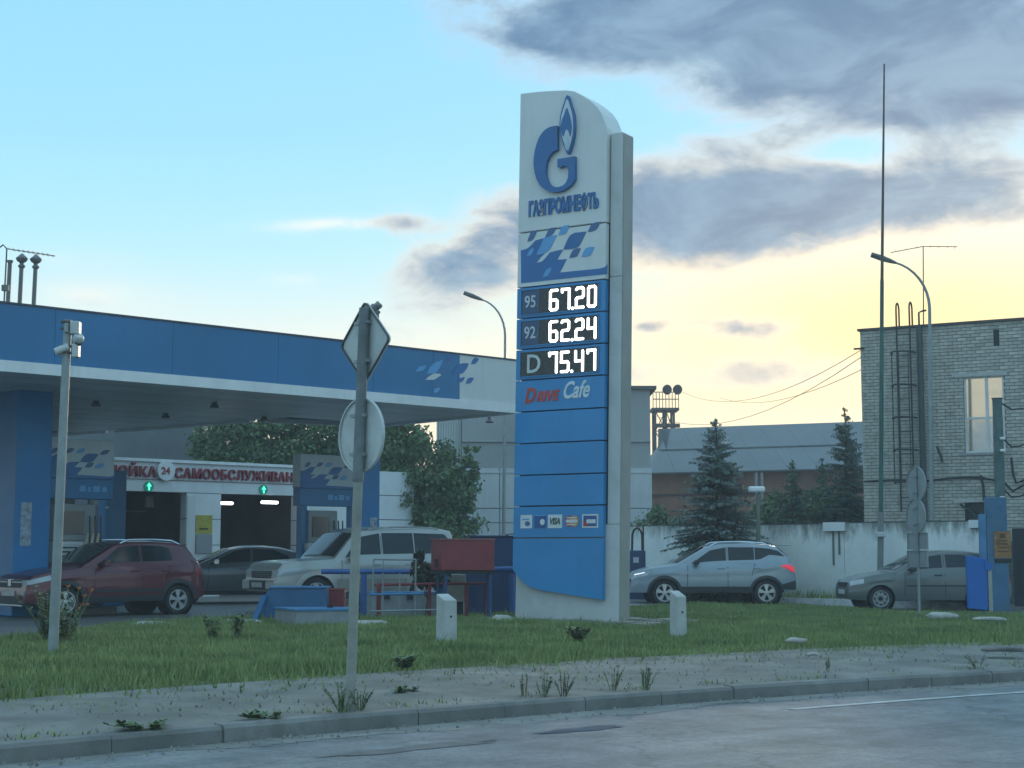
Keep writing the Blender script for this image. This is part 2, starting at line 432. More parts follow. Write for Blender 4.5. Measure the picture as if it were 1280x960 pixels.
# grass island
YF = [(-700, 835), (-300, 815), (0, 799), (90, 790), (160, 780), (330, 771), (560, 772), (780, 760), (880, 756), (1000, 757), (1100, 764), (1280, 769), (1500, 778), (1900, 790)]
def yn(px): return 884 - .0835 * px + .0000183 * px * px if px < 1400 else 804 - .004 * (px - 1400)
def lawn_pt(px, t):
    n = gp(px, yn(px), -.05); zf = -.005
    f = gp(px, interp(YF, px), zf); zf = zg(f.x, f.y) + .015
    f = gp(px, interp(YF, px), zf)
    p = n.lerp(f, t); p.z = lerp(-.075, zf, smooth01(t) ** .8) + .02 * math.sin(math.pi * min(1, max(0, t))) + .018 * math.sin(p.x * 1.9) * math.sin(p.y * 1.4) * math.sin(math.pi * t)
    return p
PXS = list(range(-700, 1901, 20)); NT = 18
LG = [[lawn_pt(px, k / NT) for k in range(NT + 1)] for px in PXS]
tag(MB().grid([[tuple(p) for p in r] for r in LG]).build('lawn', m_soil, smooth=True), kind='structure')
def lawn_z(x, y):
    best = 0; bd = 1e9
    for r in LG:
        for p in r:
            d = (p.x - x) ** 2 + (p.y - y) ** 2
            if d < bd: bd = d; best = p.z
    return best
# forecourt asphalt behind the grass
rows = []
for px in range(-900, 2101, 50):
    f = gp(px, interp(YF, px) + 3.0, -.01); row = []
    e = Vector((f.x / f.y * 110, 110, 0))
    for k in range(15):
        u = (k / 14) ** 1.5; q = f.lerp(e, u); row.append((q.x, q.y, zg(q.x, q.y) + (-.03 if k == 0 else 0)))
    rows.append(row)
tag(MB().grid(rows).build('forecourt', m_apron, smooth=True), kind='structure')
# grass: one blade mesh, denser in tufts
def grass_mat():
    m = bpy.data.materials.new('grass_blades'); m.use_nodes = True; t = m.node_tree; b = t.nodes['Principled BSDF']
    co = t.nodes.new('ShaderNodeTexCoord')
    def nz(s, d):
        n = t.nodes.new('ShaderNodeTexNoise'); n.inputs['Scale'].default_value = s; n.inputs['Detail'].default_value = d; t.links.new(co.outputs['Object'], n.inputs['Vector']); return n.outputs['Fac']
    r = t.nodes.new('ShaderNodeValToRGB'); e = r.color_ramp.elements
    e[0].position = .32; e[0].color = (.120, .170, .055, 1); e[1].position = .7; e[1].color = (.265, .320, .110, 1)
    t.links.new(nz(.9, 6), r.inputs[0])
    r2 = t.nodes.new('ShaderNodeValToRGB'); e = r2.color_ramp.elements
    e[0].position = .56; e[0].color = (0, 0, 0, 1); e[1].position = .8; e[1].color = (.75, .75, .75, 1)
    t.links.new(nz(9, 3), r2.inputs[0])
    mx_ = t.nodes.new('ShaderNodeMix'); mx_.data_type = 'RGBA'; t.links.new(r2.outputs[0], mx_.inputs[0]); t.links.new(r.outputs[0], mx_.inputs[6]); mx_.inputs[7].default_value = (.30, .28, .13, 1)
    t.links.new(mx_.outputs[2], b.inputs['Base Color']); b.inputs['Roughness'].default_value = .6
    b.inputs['Transmission Weight'].default_value = 0; b.inputs['Specular IOR Level'].default_value = .3
    return m
def blades(name, tris_pts, mat, kind='stuff'):
    me = bpy.data.meshes.new(name); n = len(tris_pts) // 3
    me.vertices.add(n * 3); me.vertices.foreach_set('co', np.asarray(tris_pts, dtype=np.float32).ravel())
    me.loops.add(n * 3); me.loops.foreach_set('vertex_index', np.arange(n * 3, dtype=np.int32))
    me.polygons.add(n); me.polygons.foreach_set('loop_start', np.arange(0, n * 3, 3, dtype=np.int32))
    try: me.polygons.foreach_set('loop_total', np.full(n, 3, dtype=np.int32))
    except Exception: pass
    me.materials.append(mat); me.update(); me.validate()
    o = bpy.data.objects.new(name, me); COL.objects.link(o)
    return o
rng = np.random.default_rng(4)
PMI0 = (Matrix.Translation(gp(773, 778, 0.0)) @ Matrix.Rotation(R(-32), 4, 'Z')).inverted()
def grass_points(n, tmin=0.0, tmax=1.0):
    A = np.array([[tuple(p) for p in r] for r in LG])                 # (P, NT+1, 3)
    i0 = PXS.index(-100); i1 = PXS.index(1380)
    c = A[i0:i1]; d = A[i0 + 1:i1 + 1]
    area = np.linalg.norm(c[:, 1:] - c[:, :-1], axis=2) * np.linalg.norm(d[:, :-1] - c[:, :-1], axis=2)
    pr = (area / area.sum()).ravel(); idx = rng.choice(len(pr), n, p=pr)
    I, J = np.divmod(idx, NT); u = rng.random(n)[:, None]; v = rng.random(n)[:, None]
    P = (c[I, J] * (1 - u) + d[I, J] * u) * (1 - v) + (c[I, J + 1] * (1 - u) + d[I, J + 1] * u) * v
    return P, (J + v[:, 0]) / NT
NB = 230000
P, tt = grass_points(NB)
clump = (np.sin(P[:, 0] * 2.1 + np.sin(P[:, 1] * 1.3) * 2) * np.sin(P[:, 1] * 1.7 + np.sin(P[:, 0] * .9) * 1.5) + 1) / 2
fine = rng.random(NB)
H = .030 + .055 * fine ** 2 + .05 * clump * fine
pq = np.array([tuple(PMI0 @ Vector(p)) for p in P])
onslab = (pq[:, 0] > -3.0) & (pq[:, 0] < 1.0) & (pq[:, 1] > -1.02) & (pq[:, 1] < 1.4)
bare = (np.sin(P[:, 0] * .83 + 1.7 * np.sin(P[:, 1] * .61)) * np.sin(P[:, 1] * .97 + 1.1 * np.sin(P[:, 0] * .53)) > .62)
jag = .035 * (1 + np.sin(P[:, 0] * 3.1) * np.sin(P[:, 0] * 7.7 + 1))
edge = np.clip((tt - jag * .5) / .10, 0, 1); keep = (rng.random(NB) < (.02 + .98 * edge)) & ~(onslab & (rng.random(NB) < .93)) & ~(bare & (rng.random(NB) < .55))
H *= .55 + .45 * edge
H *= 1 + .9 * np.exp(-((tt - .10) / .07) ** 2) * (.5 + .5 * np.sin(P[:, 0] * 1.3 + 2 * np.sin(P[:, 0] * .7)))
H[rng.random(NB) < .012] *= 2.2
wd = .009 + .010 * rng.random(NB); an = rng.random(NB) * 2 * np.pi; la = rng.random(NB) * 2 * np.pi; ln = H * (.15 + .5 * rng.random(NB))
ax = np.stack([np.cos(an), np.sin(an), 0 * an], 1) * wd[:, None]
tip = P + np.stack([np.cos(la) * ln, np.sin(la) * ln, H], 1)
T = np.stack([P - ax - [0, 0, .01], P + ax - [0, 0, .01], tip], 1)[keep]
tag(blades('grass', T.reshape(-1, 3), grass_mat()), 'short green grass of the traffic island', 'grass', kind='stuff')

# ================================================================== PRICE PYLON
m_pylgrey = pm('pylon_grey', (.52, .53, .52), rough=.6, var=.08, scale=.8, dirt=(.28, .28, .26), dscale=1.3, damt=.5)
m_pylwhite = pm('pylon_white', (.66, .67, .65), rough=.38, var=.05, scale=.8, streak=.08, dirt=(.52, .53, .50), dscale=1.1, damt=.35)
m_blue = pm('sign_blue', (.005, .225, .500), rough=.32, var=.10, scale=.7, coat=.15, streak=.10, dirt=(.02, .19, .42), dscale=1.2, damt=.4)
m_logoblue = pm('logo_blue', (.018, .125, .33), rough=.4, var=.05)
m_slate = pm('pattern_slate', (.05, .12, .27), rough=.4, var=.05)
m_lightblue = pm('pattern_light_blue', (.10, .33, .62), rough=.4, var=.05)
m_dark = pm('dark_gap', (.012, .014, .018), rough=.7)
m_screen = pm('display_black', (.016, .018, .019), rough=.25, var=.2, scale=30)
m_screen2 = pm('display_blue', (.015, .06, .15), rough=.3)
m_led = pm('led_white', (1.0, .99, .94), emit=1.5, rough=.5, var=0)
m_palegrey = pm('pale_print', (.55, .60, .62), rough=.5)
PC = gp(773, 778, 0.0)
PROT = R(-32); PM = Matrix.Translation(PC) @ Matrix.Rotation(PROT, 4, 'Z'); PMI = PM.inverted()
LEAN = .0165
def pf(x, y, z):
    p = PM @ Vector((x, y, z)); p.x += LEAN * z; return p
PYN = (PM.to_3x3() @ Vector((0, 1, 0)))
PY0 = -.12
def pyl(px, py, yoff=PY0):
    """photo pixel on the sign face -> (x, z) on the face"""
    z = 5.0
    for _ in range(4):
        p = onplane(px, py, PM @ Vector((0, yoff, 0)) + Vector((LEAN * z, 0, 0)), PYN); z = p.z
    p.x -= LEAN * z; q = PMI @ p; return (q.x, q.z)
pyl_t = thing('price_pylon', 'tall blue and white fuel price pylon on a grey base in the grass', 'price sign', PC, PROT)
def pbuild(mb, name, mat, parent=None, **k):
    return mb.build(name, mat, parent or pyl_t, **k)
PXL, PXR = -2.30, -.29
PZ = [zat(y, 29.75) for y in (277, 348, 388, 428, 468, 509, 550, 591, 631, 672)]
PTOP = pyl(656, 116)[1]; CTOP = zat(166, 29.3) + .15
fnx = lambda u, v, d: pf(u, d, v)
# grey core: full-width foot, then slim column at the right, spine behind the panels
b = MB(); b.prism([(PXL, -.05), (0, -.05), (0, PZ[9] + .25), (PXL, PZ[9] + .25)], fnx, 0, .45)
pbuild(b, 'base', m_pylgrey, bevel=.012)
b = MB(); b.prism([(PXR + .03, PZ[9] + .255), (0, PZ[9] + .255), (0, PZ[1] + .05), (PXR + .03, PZ[1] + .05)], fnx, 0, .45)
col_o = pbuild(b, 'column', m_pylgrey, bevel=.012)
b = MB(); b.prism([(PXR + .03, PZ[1] + .056), (0, PZ[1] + .056), (0, CTOP), (PXR + .03, CTOP)], fnx, 0, .45)
pbuild(b, 'column', m_pylgrey, bevel=.012)
b = MB(); b.prism([(PXL + .05, PZ[9] + .26), (PXR - .04, PZ[9] + .26), (PXR - .04, CTOP - .3), (PXL + .05, CTOP - .3)], fnx, .02, .43)
pbuild(b, 'spine', m_dark)
b = MB(); b.prism([(.004, .03), (.004, CTOP - .03), (.012, CTOP - .03), (.012, .03)], lambda u, v, d: pf(u, d, v), .03, .42); pbuild(b, 'side_shade', pm('pylon_side_shade', (.30, .29, .265), rough=.55, var=.12, scale=.8))  # darker sheet added to give the column's flank its shade
# white head, wrapping over the top with a rounded shoulder
top = [(PXL, PZ[0] + .012)] + [(PXR, PZ[0] + .012)]
rx, rz0 = .62, PTOP - .62
top += [(PXR, pyl(757, 160)[1])]
for px, py in ((756, 152), (752, 142), (746, 133), (737, 125), (727, 118.5), (718, 114.0), (708, 112.6), (690, 113.2), (672, 114.4)): top.append(pyl(px, py))
top += [(PXL, PTOP)]
b = MB(); b.prism(top, fnx, PY0, .57); pbuild(b, 'logo_head', m_pylwhite, bevel=.014)
# panels front and back
rows_p = [('pattern_panel', m_pylwhite)] + [('price_panel', m_blue)] * 3 + [('cafe_panel', m_blue)] + [('blank_panel', m_blue)] * 3 + [('card_panel', m_blue)]
panels = []
for i, (nm, mt) in enumerate(rows_p):
    for (y0, y1, back) in ((PY0, .02, False), (.43, .57, True)):
        b = MB(); b.prism([(PXL, PZ[i + 1] + .012), (PXR, PZ[i + 1] + .012), (PXR, PZ[i] - .012), (PXL, PZ[i] - .012)], fnx, y0, y1)
        o = pbuild(b, nm if not back else 'rear_panel', mt if not back or i else m_pylwhite, bevel=.008)
        if not back: panels.append(o)
low = [(PXR, PZ[9] - .012), (PXL, PZ[9] - .012), (PXL, pyl(645, 712)[1])]
for px, py in ((649, 722), (656, 730), (665, 735), (680, 738.5), (700, 741.5), (725, 745.5), (745, 748.5)): low.append(pyl(px, py))
low.append((PXR, pyl(755, 750)[1]))
for (y0, y1, nm) in ((PY0, -.004, 'foot_panel'), (.454, .57, 'rear_panel')):
    b = MB(); b.prism(low, fnx, y0, y1); pbuild(b, nm, m_blue, bevel=.008)
def zoomed(pts, ox, oy, sc): return [(ox + x / sc, oy + y / sc) for x, y in pts]
def spline(pts, n=4):
    """closed Catmull-Rom through pts"""
    out = []; m = len(pts)
    for i in range(m):
        p0, p1, p2, p3 = (pts[(i + k - 1) % m] for k in range(4))
        for j in range(n):
            t = j / n
            out.append(tuple(.5 * (2 * p1[k] + (p2[k] - p0[k]) * t + (2 * p0[k] - 5 * p1[k] + 4 * p2[k] - p3[k]) * t * t + (3 * p1[k] - p0[k] - 3 * p2[k] + p3[k]) * t ** 3) for k in (0, 1)))
    return out
def ppiece(zpts, name, mat, d, parent, sc=6, ox=640, oy=110, deep=0.0):
    pts = [pyl(*p, PY0) for p in zoomed(zpts, ox, oy, sc)]
    b = MB(); b.prism(pts, fnx, PY0 - d, PY0 - deep + .002); return pbuild(b, name, mat, parent)
head = [o for o in pyl_t.children if o.name.startswith('logo_head')][0]
G = [(356, 290), (330, 292), (300, 300), (270, 316), (245, 340), (222, 374), (203, 420), (189, 470), (180, 520), (178, 570), (181, 610), (188, 650), (203, 697), (222, 730), (250, 760), (285, 779), (320, 787), (350, 787),
     (390, 779), (430, 757), (462, 730), (487, 690), (487, 518), (357, 540), (357, 600), (376, 607), (395, 590), (418, 590), (434, 600), (440, 630), (436, 680), (421, 715), (395, 740), (362, 750), (330, 749), (300, 731), (280, 700), (268, 655), (268, 605), (276, 560), (293, 520), (318, 489), (345, 474), (356, 470)]
ppiece(G, 'emblem', m_logoblue, .09, head)
F1 = spline([(430, 60), (402, 130), (380, 210), (373, 290), (383, 370), (407, 446), (435, 502), (462, 440), (479, 365), (485, 285), (477, 200), (455, 125)], 4)
F2 = spline([(430, 92), (408, 150), (388, 220), (382, 290), (391, 362), (412, 430), (434, 478), (455, 425), (470, 360), (475, 285), (468, 205), (450, 140)], 4)
F3 = spline([(430, 158), (410, 205), (392, 255), (384, 305), (392, 350), (405, 372), (416, 335), (428, 318), (444, 340), (452, 375), (464, 340), (467, 300), (460, 245), (446, 195)], 4)
F4 = spline([(427, 345), (414, 385), (412, 420), (422, 465), (434, 470), (440, 420), (438, 385)], 3)
em = ppiece(F1, 'flame', m_logoblue, .09, head)
ppiece(F2, 'flame_field', pm('flame_field', (.58, .62, .62), rough=.4), .096, head)
ppiece(F3, 'flame_core', m_logoblue, .102, head)
ppiece(F4, 'flame_drop', pm('flame_drop', (.45, .60, .68), rough=.4), .108, head)
# word under the emblem
xa, za = pyl(661, 271.5); xb, zb_ = pyl(748.5, 262.5)
def wfn(x0, z0, tilt=0.0): return lambda u, v, d: pf(x0 + u, d, z0 + v + tilt * u)
_, wid = text_mb(1, wfn(0, 0), 'ГАЗПРОМНЕФТЬ', .40, 0, 1, bold=.012)
sxx = (xb - xa) / wid
tb, _ = text_mb(sxx, wfn(xa, za + .015), 'ГАЗПРОМНЕФТЬ', .40, PY0 - .03, PY0 + .002, bold=.018)
pbuild(tb, 'lettering', m_logoblue, head)
# wave pattern
PATM = [(90, 425), (155, 405), (195, 370), (235, 325), (325, 300), (285, 390), (245, 470), (330, 455), (290, 490), (245, 550), (300, 535), (335, 500), (380, 445), (440, 428), (515, 415), (480, 470), (455, 518), (550, 510), (520, 570), (480, 645),
        (880, 605), (930, 590), (955, 560), (955, 660), (120, 750), (92, 752)]
PAT = [('slate', [(155, 335), (165, 305), (190, 240), (215, 228), (250, 225), (240, 260), (215, 310), (190, 328)]), ('slate', [(330, 300), (345, 265), (370, 210), (395, 198), (440, 195), (430, 230), (410, 262), (380, 285)]),
       ('light', [(465, 272), (480, 225), (505, 185), (540, 173), (575, 170), (562, 215), (540, 252), (505, 268)]), ('blue', [(515, 415), (535, 365), (560, 310), (585, 272), (630, 248), (745, 235), (725, 280), (700, 330), (675, 378), (640, 402), (580, 412)]),
       ('slate', [(760, 240), (780, 195), (800, 160), (840, 142), (885, 138), (868, 180), (845, 217), (805, 235)]), ('slate', [(575, 500), (592, 455), (615, 417), (650, 404), (690, 402), (672, 445), (650, 485), (615, 497)]),
       ('light', [(695, 490), (715, 440), (740, 402), (780, 390), (825, 390), (808, 435), (785, 472), (740, 488)]), ('light', [(150, 480), (168, 440), (190, 412), (225, 395), (215, 430), (200, 462), (175, 477)]),
       ('light', [(310, 690), (328, 645), (350, 612), (400, 595), (385, 640), (365, 675), (340, 687)]), ('light', [(320, 300), (345, 285), (450, 270), (430, 312), (405, 365), (385, 402), (350, 440), (300, 462), (245, 470), (262, 430), (285, 385)])]
PCOL = {'slate': m_slate, 'light': m_lightblue, 'blue': m_logoblue}
m_wave = pm('wave_blue', (.016, .13, .35), rough=.4, var=.05)
ppiece(PATM, 'wave', m_wave, .006, panels[0], 8, 640, 260)
for c, z in PAT: ppiece(z, 'wave_piece', PCOL[c], .010, panels[0], 8, 640, 260)
# price rows: recessed display, grade mark, seven-segment figures
def stroke(mb, fn, pts, w, d0, d1):
    for (a, b_) in zip(pts, pts[1:]):
        a, b_ = Vector(a), Vector(b_); t = (b_ - a).normalized(); n = Vector((-t.y, t.x)); poly = []
        a0 = math.atan2(n.y, n.x)
        for k in range(7): q = a0 + math.pi * k / 6; poly.append((a.x + math.cos(q) * w, a.y + math.sin(q) * w))
        for k in range(7): q = a0 + math.pi + math.pi * k / 6; poly.append((b_.x + math.cos(q) * w, b_.y + math.sin(q) * w))
        mb.prism(poly, fn, d0, d1)
def digit(ch, w, h):
    c = .18 * w; m = h / 2
    sg = {'0': [[(c, 0), (w - c, 0), (w, c), (w, h - c), (w - c, h), (c, h), (0, h - c), (0, c), (c, 0)]],
          '2': [[(0, h - c), (c, h), (w - c, h), (w, h - c), (w, m + c), (w - c, m), (c, m), (0, m - c), (0, 0), (w, 0)]],
          '4': [[(0, h), (0, m), (w, m)], [(w, h), (w, 0)]], '5': [[(w, h), (0, h), (0, m), (w - c, m), (w, m - c), (w, c), (w - c, 0), (0, 0)]],
          '6': [[(w, h), (c, h), (0, h - c), (0, c), (c, 0), (w - c, 0), (w, c), (w, m - c), (w - c, m), (0, m)]], '7': [[(0, h - .05), (0, h), (w, h), (w, 0)]]}
    return sg[ch]
for i, (grade, price) in enumerate((('95', '67.20'), ('92', '62.24'), ('D', '75.47'))):
    pan = panels[1 + i]; z0, z1 = PZ[i + 2] + .012, PZ[i + 1] - .012; hz = z1 - z0
    b = MB(); b.prism([(PXL + .11, z0 + .06), (PXR - .13, z0 + .06), (PXR - .13, z1 - .05), (PXL + .11, z1 - .05)], fnx, PY0 - .006, PY0 + .004); pbuild(b, 'display', m_screen, pan)
    b = MB()
    for (xx0, xx1, zz0, zz1) in ((PXL + .10, PXR - .12, z1 - .052, z1 - .034), (PXL + .10, PXR - .12, z0 + .044, z0 + .062), (PXL + .09, PXL + .115, z0 + .044, z1 - .034), (PXR - .135, PXR - .115, z0 + .044, z1 - .034)):
        b.prism([(xx0, zz0), (xx1, zz0), (xx1, zz1), (xx0, zz1)], fnx, PY0 - .022, PY0 + .004)
    pbuild(b, 'display_frame', m_blue, pan)
    if i < 2:
        b = MB(); b.prism([(PXL + .13, z0 + .075), (PXL + .53, z0 + .075), (PXL + .53, z1 - .065), (PXL + .13, z1 - .065)], fnx, PY0 - .010, PY0); pbuild(b, 'grade_plate', m_screen2, pan)
        b = MB(); b.prism([(PXL + .47, z0 + .20), (PXL + .50, z0 + .30), (PXL + .52, z0 + .40), (PXL + .51, z0 + .28), (PXL + .485, z0 + .19)], fnx, PY0 - .014, PY0 - .008); pbuild(b, 'grade_mark', pm('mark_%d' % i, ((.16, .13, .14), (.22, .20, .06))[i], rough=.5), pan)
    tbm, _ = text_mb(.80 if i < 2 else .9, wfn(PXL + (.185 if i < 2 else .24), z0 + (.20 if i < 2 else .13)), grade, .34 if i < 2 else .52, PY0 - .016, PY0 - .008, bold=.004 if i < 2 else .006)
    pbuild(tbm, 'grade_lettering', m_palegrey if i < 2 else pm('grade_white', (.62, .66, .64), rough=.5), pan)
    b = MB(); x = PXL + .785
    for ch in price:
        if ch == '.':
            stroke(b, wfn(x - .034, z0 + .10), [(0, 0), (.001, 0)], .031, PY0 - .018, PY0 - .008); x += .05; continue
        for st in digit(ch, .158, hz - .215): stroke(b, wfn(x, z0 + .105), st, .0265, PY0 - .018, PY0 - .008)
        x += .270
    pbuild(b, 'price_figures', m_led, pan)
# cafe row
m_red = pm('cafe_red', (.52, .06, .045), rough=.5); pan = panels[4]
z0 = PZ[5] + .012
t1, w1 = text_mb(.82, wfn(PXL + .215, z0 + .17, .02), 'D', .40, PY0 - .012, PY0 + .002, shear=.25, bold=.016); pbuild(t1, 'cafe_lettering', m_red, pan)
t1, _ = text_mb(.90, wfn(PXL + .215 + w1 + .01, z0 + .185, .02), 'RIVE', .27, PY0 - .012, PY0 + .002, shear=.25, bold=.014); pbuild(t1, 'cafe_lettering', m_red, pan)
t1, _ = text_mb(.70, wfn(PXL + 1.07, z0 + .21, .02), 'Cafe', .46, PY0 - .012, PY0 + .002, shear=.38, bold=.010); pbuild(t1, 'cafe_lettering', pm('cafe_white', (.66, .70, .72), rough=.5), pan)
# payment cards
pan = panels[8]
def card(zx0, zx1, mat, name='card_mark'):
    a = pyl(640 + zx0 / 5.33, 630 + 160 / 5.33); c = pyl(640 + zx1 / 5.33, 630 + 78 / 5.33)
    z0_, z1_ = PZ[9] + .19, PZ[9] + .45
    b = MB(); b.prism([(a[0], z0_), (c[0], z0_), (c[0], z1_), (a[0], z1_)], fnx, PY0 - .008, PY0 + .002); o = pbuild(b, name, mat, pan)
    return a[0], c[0], z0_, z1_
m_cw = pm('card_white', (.66, .68, .68), rough=.4); m_cb = pm('card_blue', (.02, .08, .26), rough=.4); m_co = pm('card_orange', (.62, .26, .06), rough=.4); m_cr = pm('card_red', (.42, .05, .05), rough=.4)
def blob(cx, cz, rx_, rz_, mat, d, sq=1.0):
    b = MB(); b.prism([(cx + rx_ * math.cos(2 * math.pi * k / 16), cz + rz_ * math.sin(2 * math.pi * k / 16)) for k in range(16)], fnx, PY0 - d, PY0 - .006); pbuild(b, 'card_device', mat, pan)
def rect(x0_, x1_, zz0, zz1, mat, d):
    b = MB(); b.prism([(x0_, zz0), (x1_, zz0), (x1_, zz1), (x0_, zz1)], fnx, PY0 - d, PY0 - .006); pbuild(b, 'card_device', mat, pan)
a, c, e, f = card(57, 135, m_cw); rect(a + .04, c - .06, f - .10, f - .07, m_lightblue, .012); blob((a + c) / 2 + .03, e + .09, .06, .05, m_slate, .012)
a, c, e, f = card(150, 228, m_cb); rect(a, c, f - .02, f, m_lightblue, .012); blob(c - .08, (e + f) / 2 - .01, .055, .06, m_cw, .012)
a, c, e, f = card(240, 335, m_cw)
t1, w1 = text_mb(1, wfn(0, 0), 'VISA', .17, 0, 1, shear=.25, bold=.008); t1, _ = text_mb((c - a - .07) / w1, wfn(a + .03, e + .075), 'VISA', .17, PY0 - .014, PY0 - .006, shear=.25, bold=.008); pbuild(t1, 'card_lettering', pm('visa_ink', (.06, .10, .09), rough=.5), pan)
a, c, e, f = card(352, 447, m_blue); mz = (e + f) / 2
blob(a + .10, mz, .10, .11, m_cr, .012); blob(c - .10, mz, .10, .11, m_co, .014); rect(a + .03, c - .03, mz - .03, mz + .03, m_cw, .018)
for s_ in (-1, 1): rect(a + .05, c - .05, mz + s_ * .065 - .012, mz + s_ * .065 + .012, m_cw, .018)
a, c, e, f = card(468, 575, m_cw); mz = (e + f) / 2; rect(a + .03, c - .03, e + .03, f - .03, m_cb, .012)
rect(a + .03, a + .13, e + .03, mz, m_cr, .016); rect(a + .10, c - .05, mz - .045, mz + .03, m_cw, .018)
# paving round the foot: loose concrete slabs
m_slab = pm('paving_slab', (.25, .25, .235), rough=.9, var=.25, scale=3, bump=.4, hue=.15)
pav = tag(bpy.data.objects.new('paving', None), kind='structure'); COL.objects.link(pav)
rnd = random.Random(5)
pzb = lawn_z(PC.x, PC.y)
for i in range(-7, 3):
    for j in (-2, -1, 1, 2):
        cx, cy = i * .40 + .1, (j * .40 + .05 if j < 0 else .45 + j * .4 - .2)
        if rnd.random() < .06: continue
        c = PM @ Vector((cx, cy, 0))
        MB().box((c.x, c.y, .005 + rnd.uniform(-.014, .014)), (.385, .385, .07), PROT + rnd.uniform(-.03, .03)).build('paving_slab', m_slab, pav)
# ================================================================== CANOPY
m_fblue = pm('fascia_blue', (.008, .155, .345), rough=.38, var=.10, scale=.35, dirt=(.025, .12, .26), dscale=.5, damt=.5, streak=.12)
m_fwhite = pm('fascia_white', (.62, .63, .62), rough=.45, var=.06, scale=.6, streak=.12)
m_trim = pm('trim_white', (.74, .75, .74), rough=.45, var=.06, streak=.15)
m_soffit = pm('soffit_metal', (.60, .63, .64), rough=.4, metal=.1, var=.12, scale=1.5, hue=.10)
m_colblue = pm('column_blue', (.006, .18, .44), rough=.42, var=.10, scale=.8)
CZ0, CZS, CZ1 = 4.62, 4.83, 5.88
c0 = gp(0, 464, CZ0); c1 = gp(645, 516.6, CZ0); CU = (c1 - c0).normalized(); CV = Vector((-CU.y, CU.x, 0))
nearR = gp(650, 517, CZ0); nearL = c0 - CU * 9
farR = gp(477, 534, CZ0); cB = gp(322, 528, CZ0); cD = gp(140, 541, CZ0); farL = cD + (cD - cB).normalized() * 6
canopy = thing('station_canopy', 'long blue canopy with white trim over the fuel pumps', 'canopy', (c1.x - 6, c1.y - 2, 0))
foot = [nearL, nearR, farR, cB, cD, farL, nearL + CV * 16]
def wall(mb, a, b, z0, z1, th, out=0.0):
    d = (b - a).normalized(); n = Vector((d.y, -d.x, 0)); o = n * out
    A, B = a + o, b + o; A2, B2 = A - n * th, B - n * th
    vs = [(p.x, p.y, z) for z in (z0, z1) for p in (A, B, B2, A2)]
    mb.add(vs, [(0, 1, 5, 4), (1, 2, 6, 5), (2, 3, 7, 6), (3, 0, 4, 7), (4, 5, 6, 7), (3, 2, 1, 0)])
    return mb
WX = c0 + CU * ((c1 - c0).length * .862)       # where the blue fascia turns white
fl_ = (WX - nearL).length; nfp = 8
for k in range(nfp):
    wall(MB(), nearL + CU * (fl_ * k / nfp + .004), nearL + CU * (fl_ * (k + 1) / nfp - .004), CZS + .004, CZ1, .10, .0).build('fascia_panel', m_fblue, canopy)
wall(MB(), nearL, nearR, CZS + .01, CZ1 - .01, .05, -.101).build('fascia_backing', m_dark, canopy)
wall(MB(), WX + CU * .003, nearR, CZS + .004, CZ1, .10, .0).build('fascia_panel', m_fwhite, canopy)
for a, b in zip(foot[1:], foot[2:]):
    d = (b - a).normalized()
    wall(MB(), a + d * .004, b - d * .004, CZS + .004, CZ1 - .004, .10, -.004).build('fascia', m_fblue, canopy)
wall(MB(), nearL, nearR + CU * .03, CZ0, CZS, .16, .035).build('trim', m_trim, canopy)
for a, b in zip(foot[1:], foot[2:]):
    d = (b - a).normalized()
    wall(MB(), a + d * .2, b - d * .2, CZ0, CZS, .12, .02).build('trim', m_trim, canopy)
wall(MB(), nearL, nearR, CZ1 + .003, CZ1 + .04, .14, .02).build('coping', pm('coping_dark', (.05, .06, .08), rough=.5), canopy)
fc_ = sum(foot, Vector()) / len(foot); inn = [p + (fc_ - p) * .05 for p in foot]
MB().prism([(p.x, p.y) for p in inn], lambda u, v, d: (u, v, d), CZ1 - .12, CZ1 - .02).build('roof', pm('roof_felt', (.12, .12, .12), rough=.9), canopy)
# soffit planks along the canopy
nE = (farR - nearR).normalized(); nF = (farL - cB).normalized()
def sofend(w):
    P0 = nearL + CV * w
    def hit(q, e):   # along CU from P0 to line q + e*s
        den = CU.x * e.y - CU.y * e.x; r = q - P0
        return (r.x * e.y - r.y * e.x) / den
    return hit(nearR, nE) if w < (farR - nearL).dot(CV) - .1 else hit(cB, nF)
w = .06
while w < 13.5:
    L_ = sofend(w + .17)
    if L_ < 2: break
    p = nearL + CV * (w + .17); e = p + CU * (L_ - .03)
    MB().bar((p.x, p.y, 4.70), (e.x, e.y, 4.70), .335, .03).build('soffit_plank', m_soffit, canopy)
    w += .345
MB().prism([(p.x, p.y) for p in [q + (fc_ - q) * .02 for q in foot]], lambda u, v, d: (u, v, d), 4.735, 4.76).build('soffit_backing', m_dark, canopy)
m_lampd = pm('lamp_dark', (.10, .11, .12), rough=.4)
for px, py in ((207, 520), (268, 507), (330, 524), (645 - 33, 526), (120, 505)):
    q = gp(px, py, 4.62)
    MB().lathe([(0.0, .10), (.05, .10), (.07, .02), (.11, -.02), (.10, -.05), (0, -.06)], (q.x, q.y, 4.62), (0, 0, 1), 14).build('soffit_lamp', m_lampd, canopy, smooth=True)
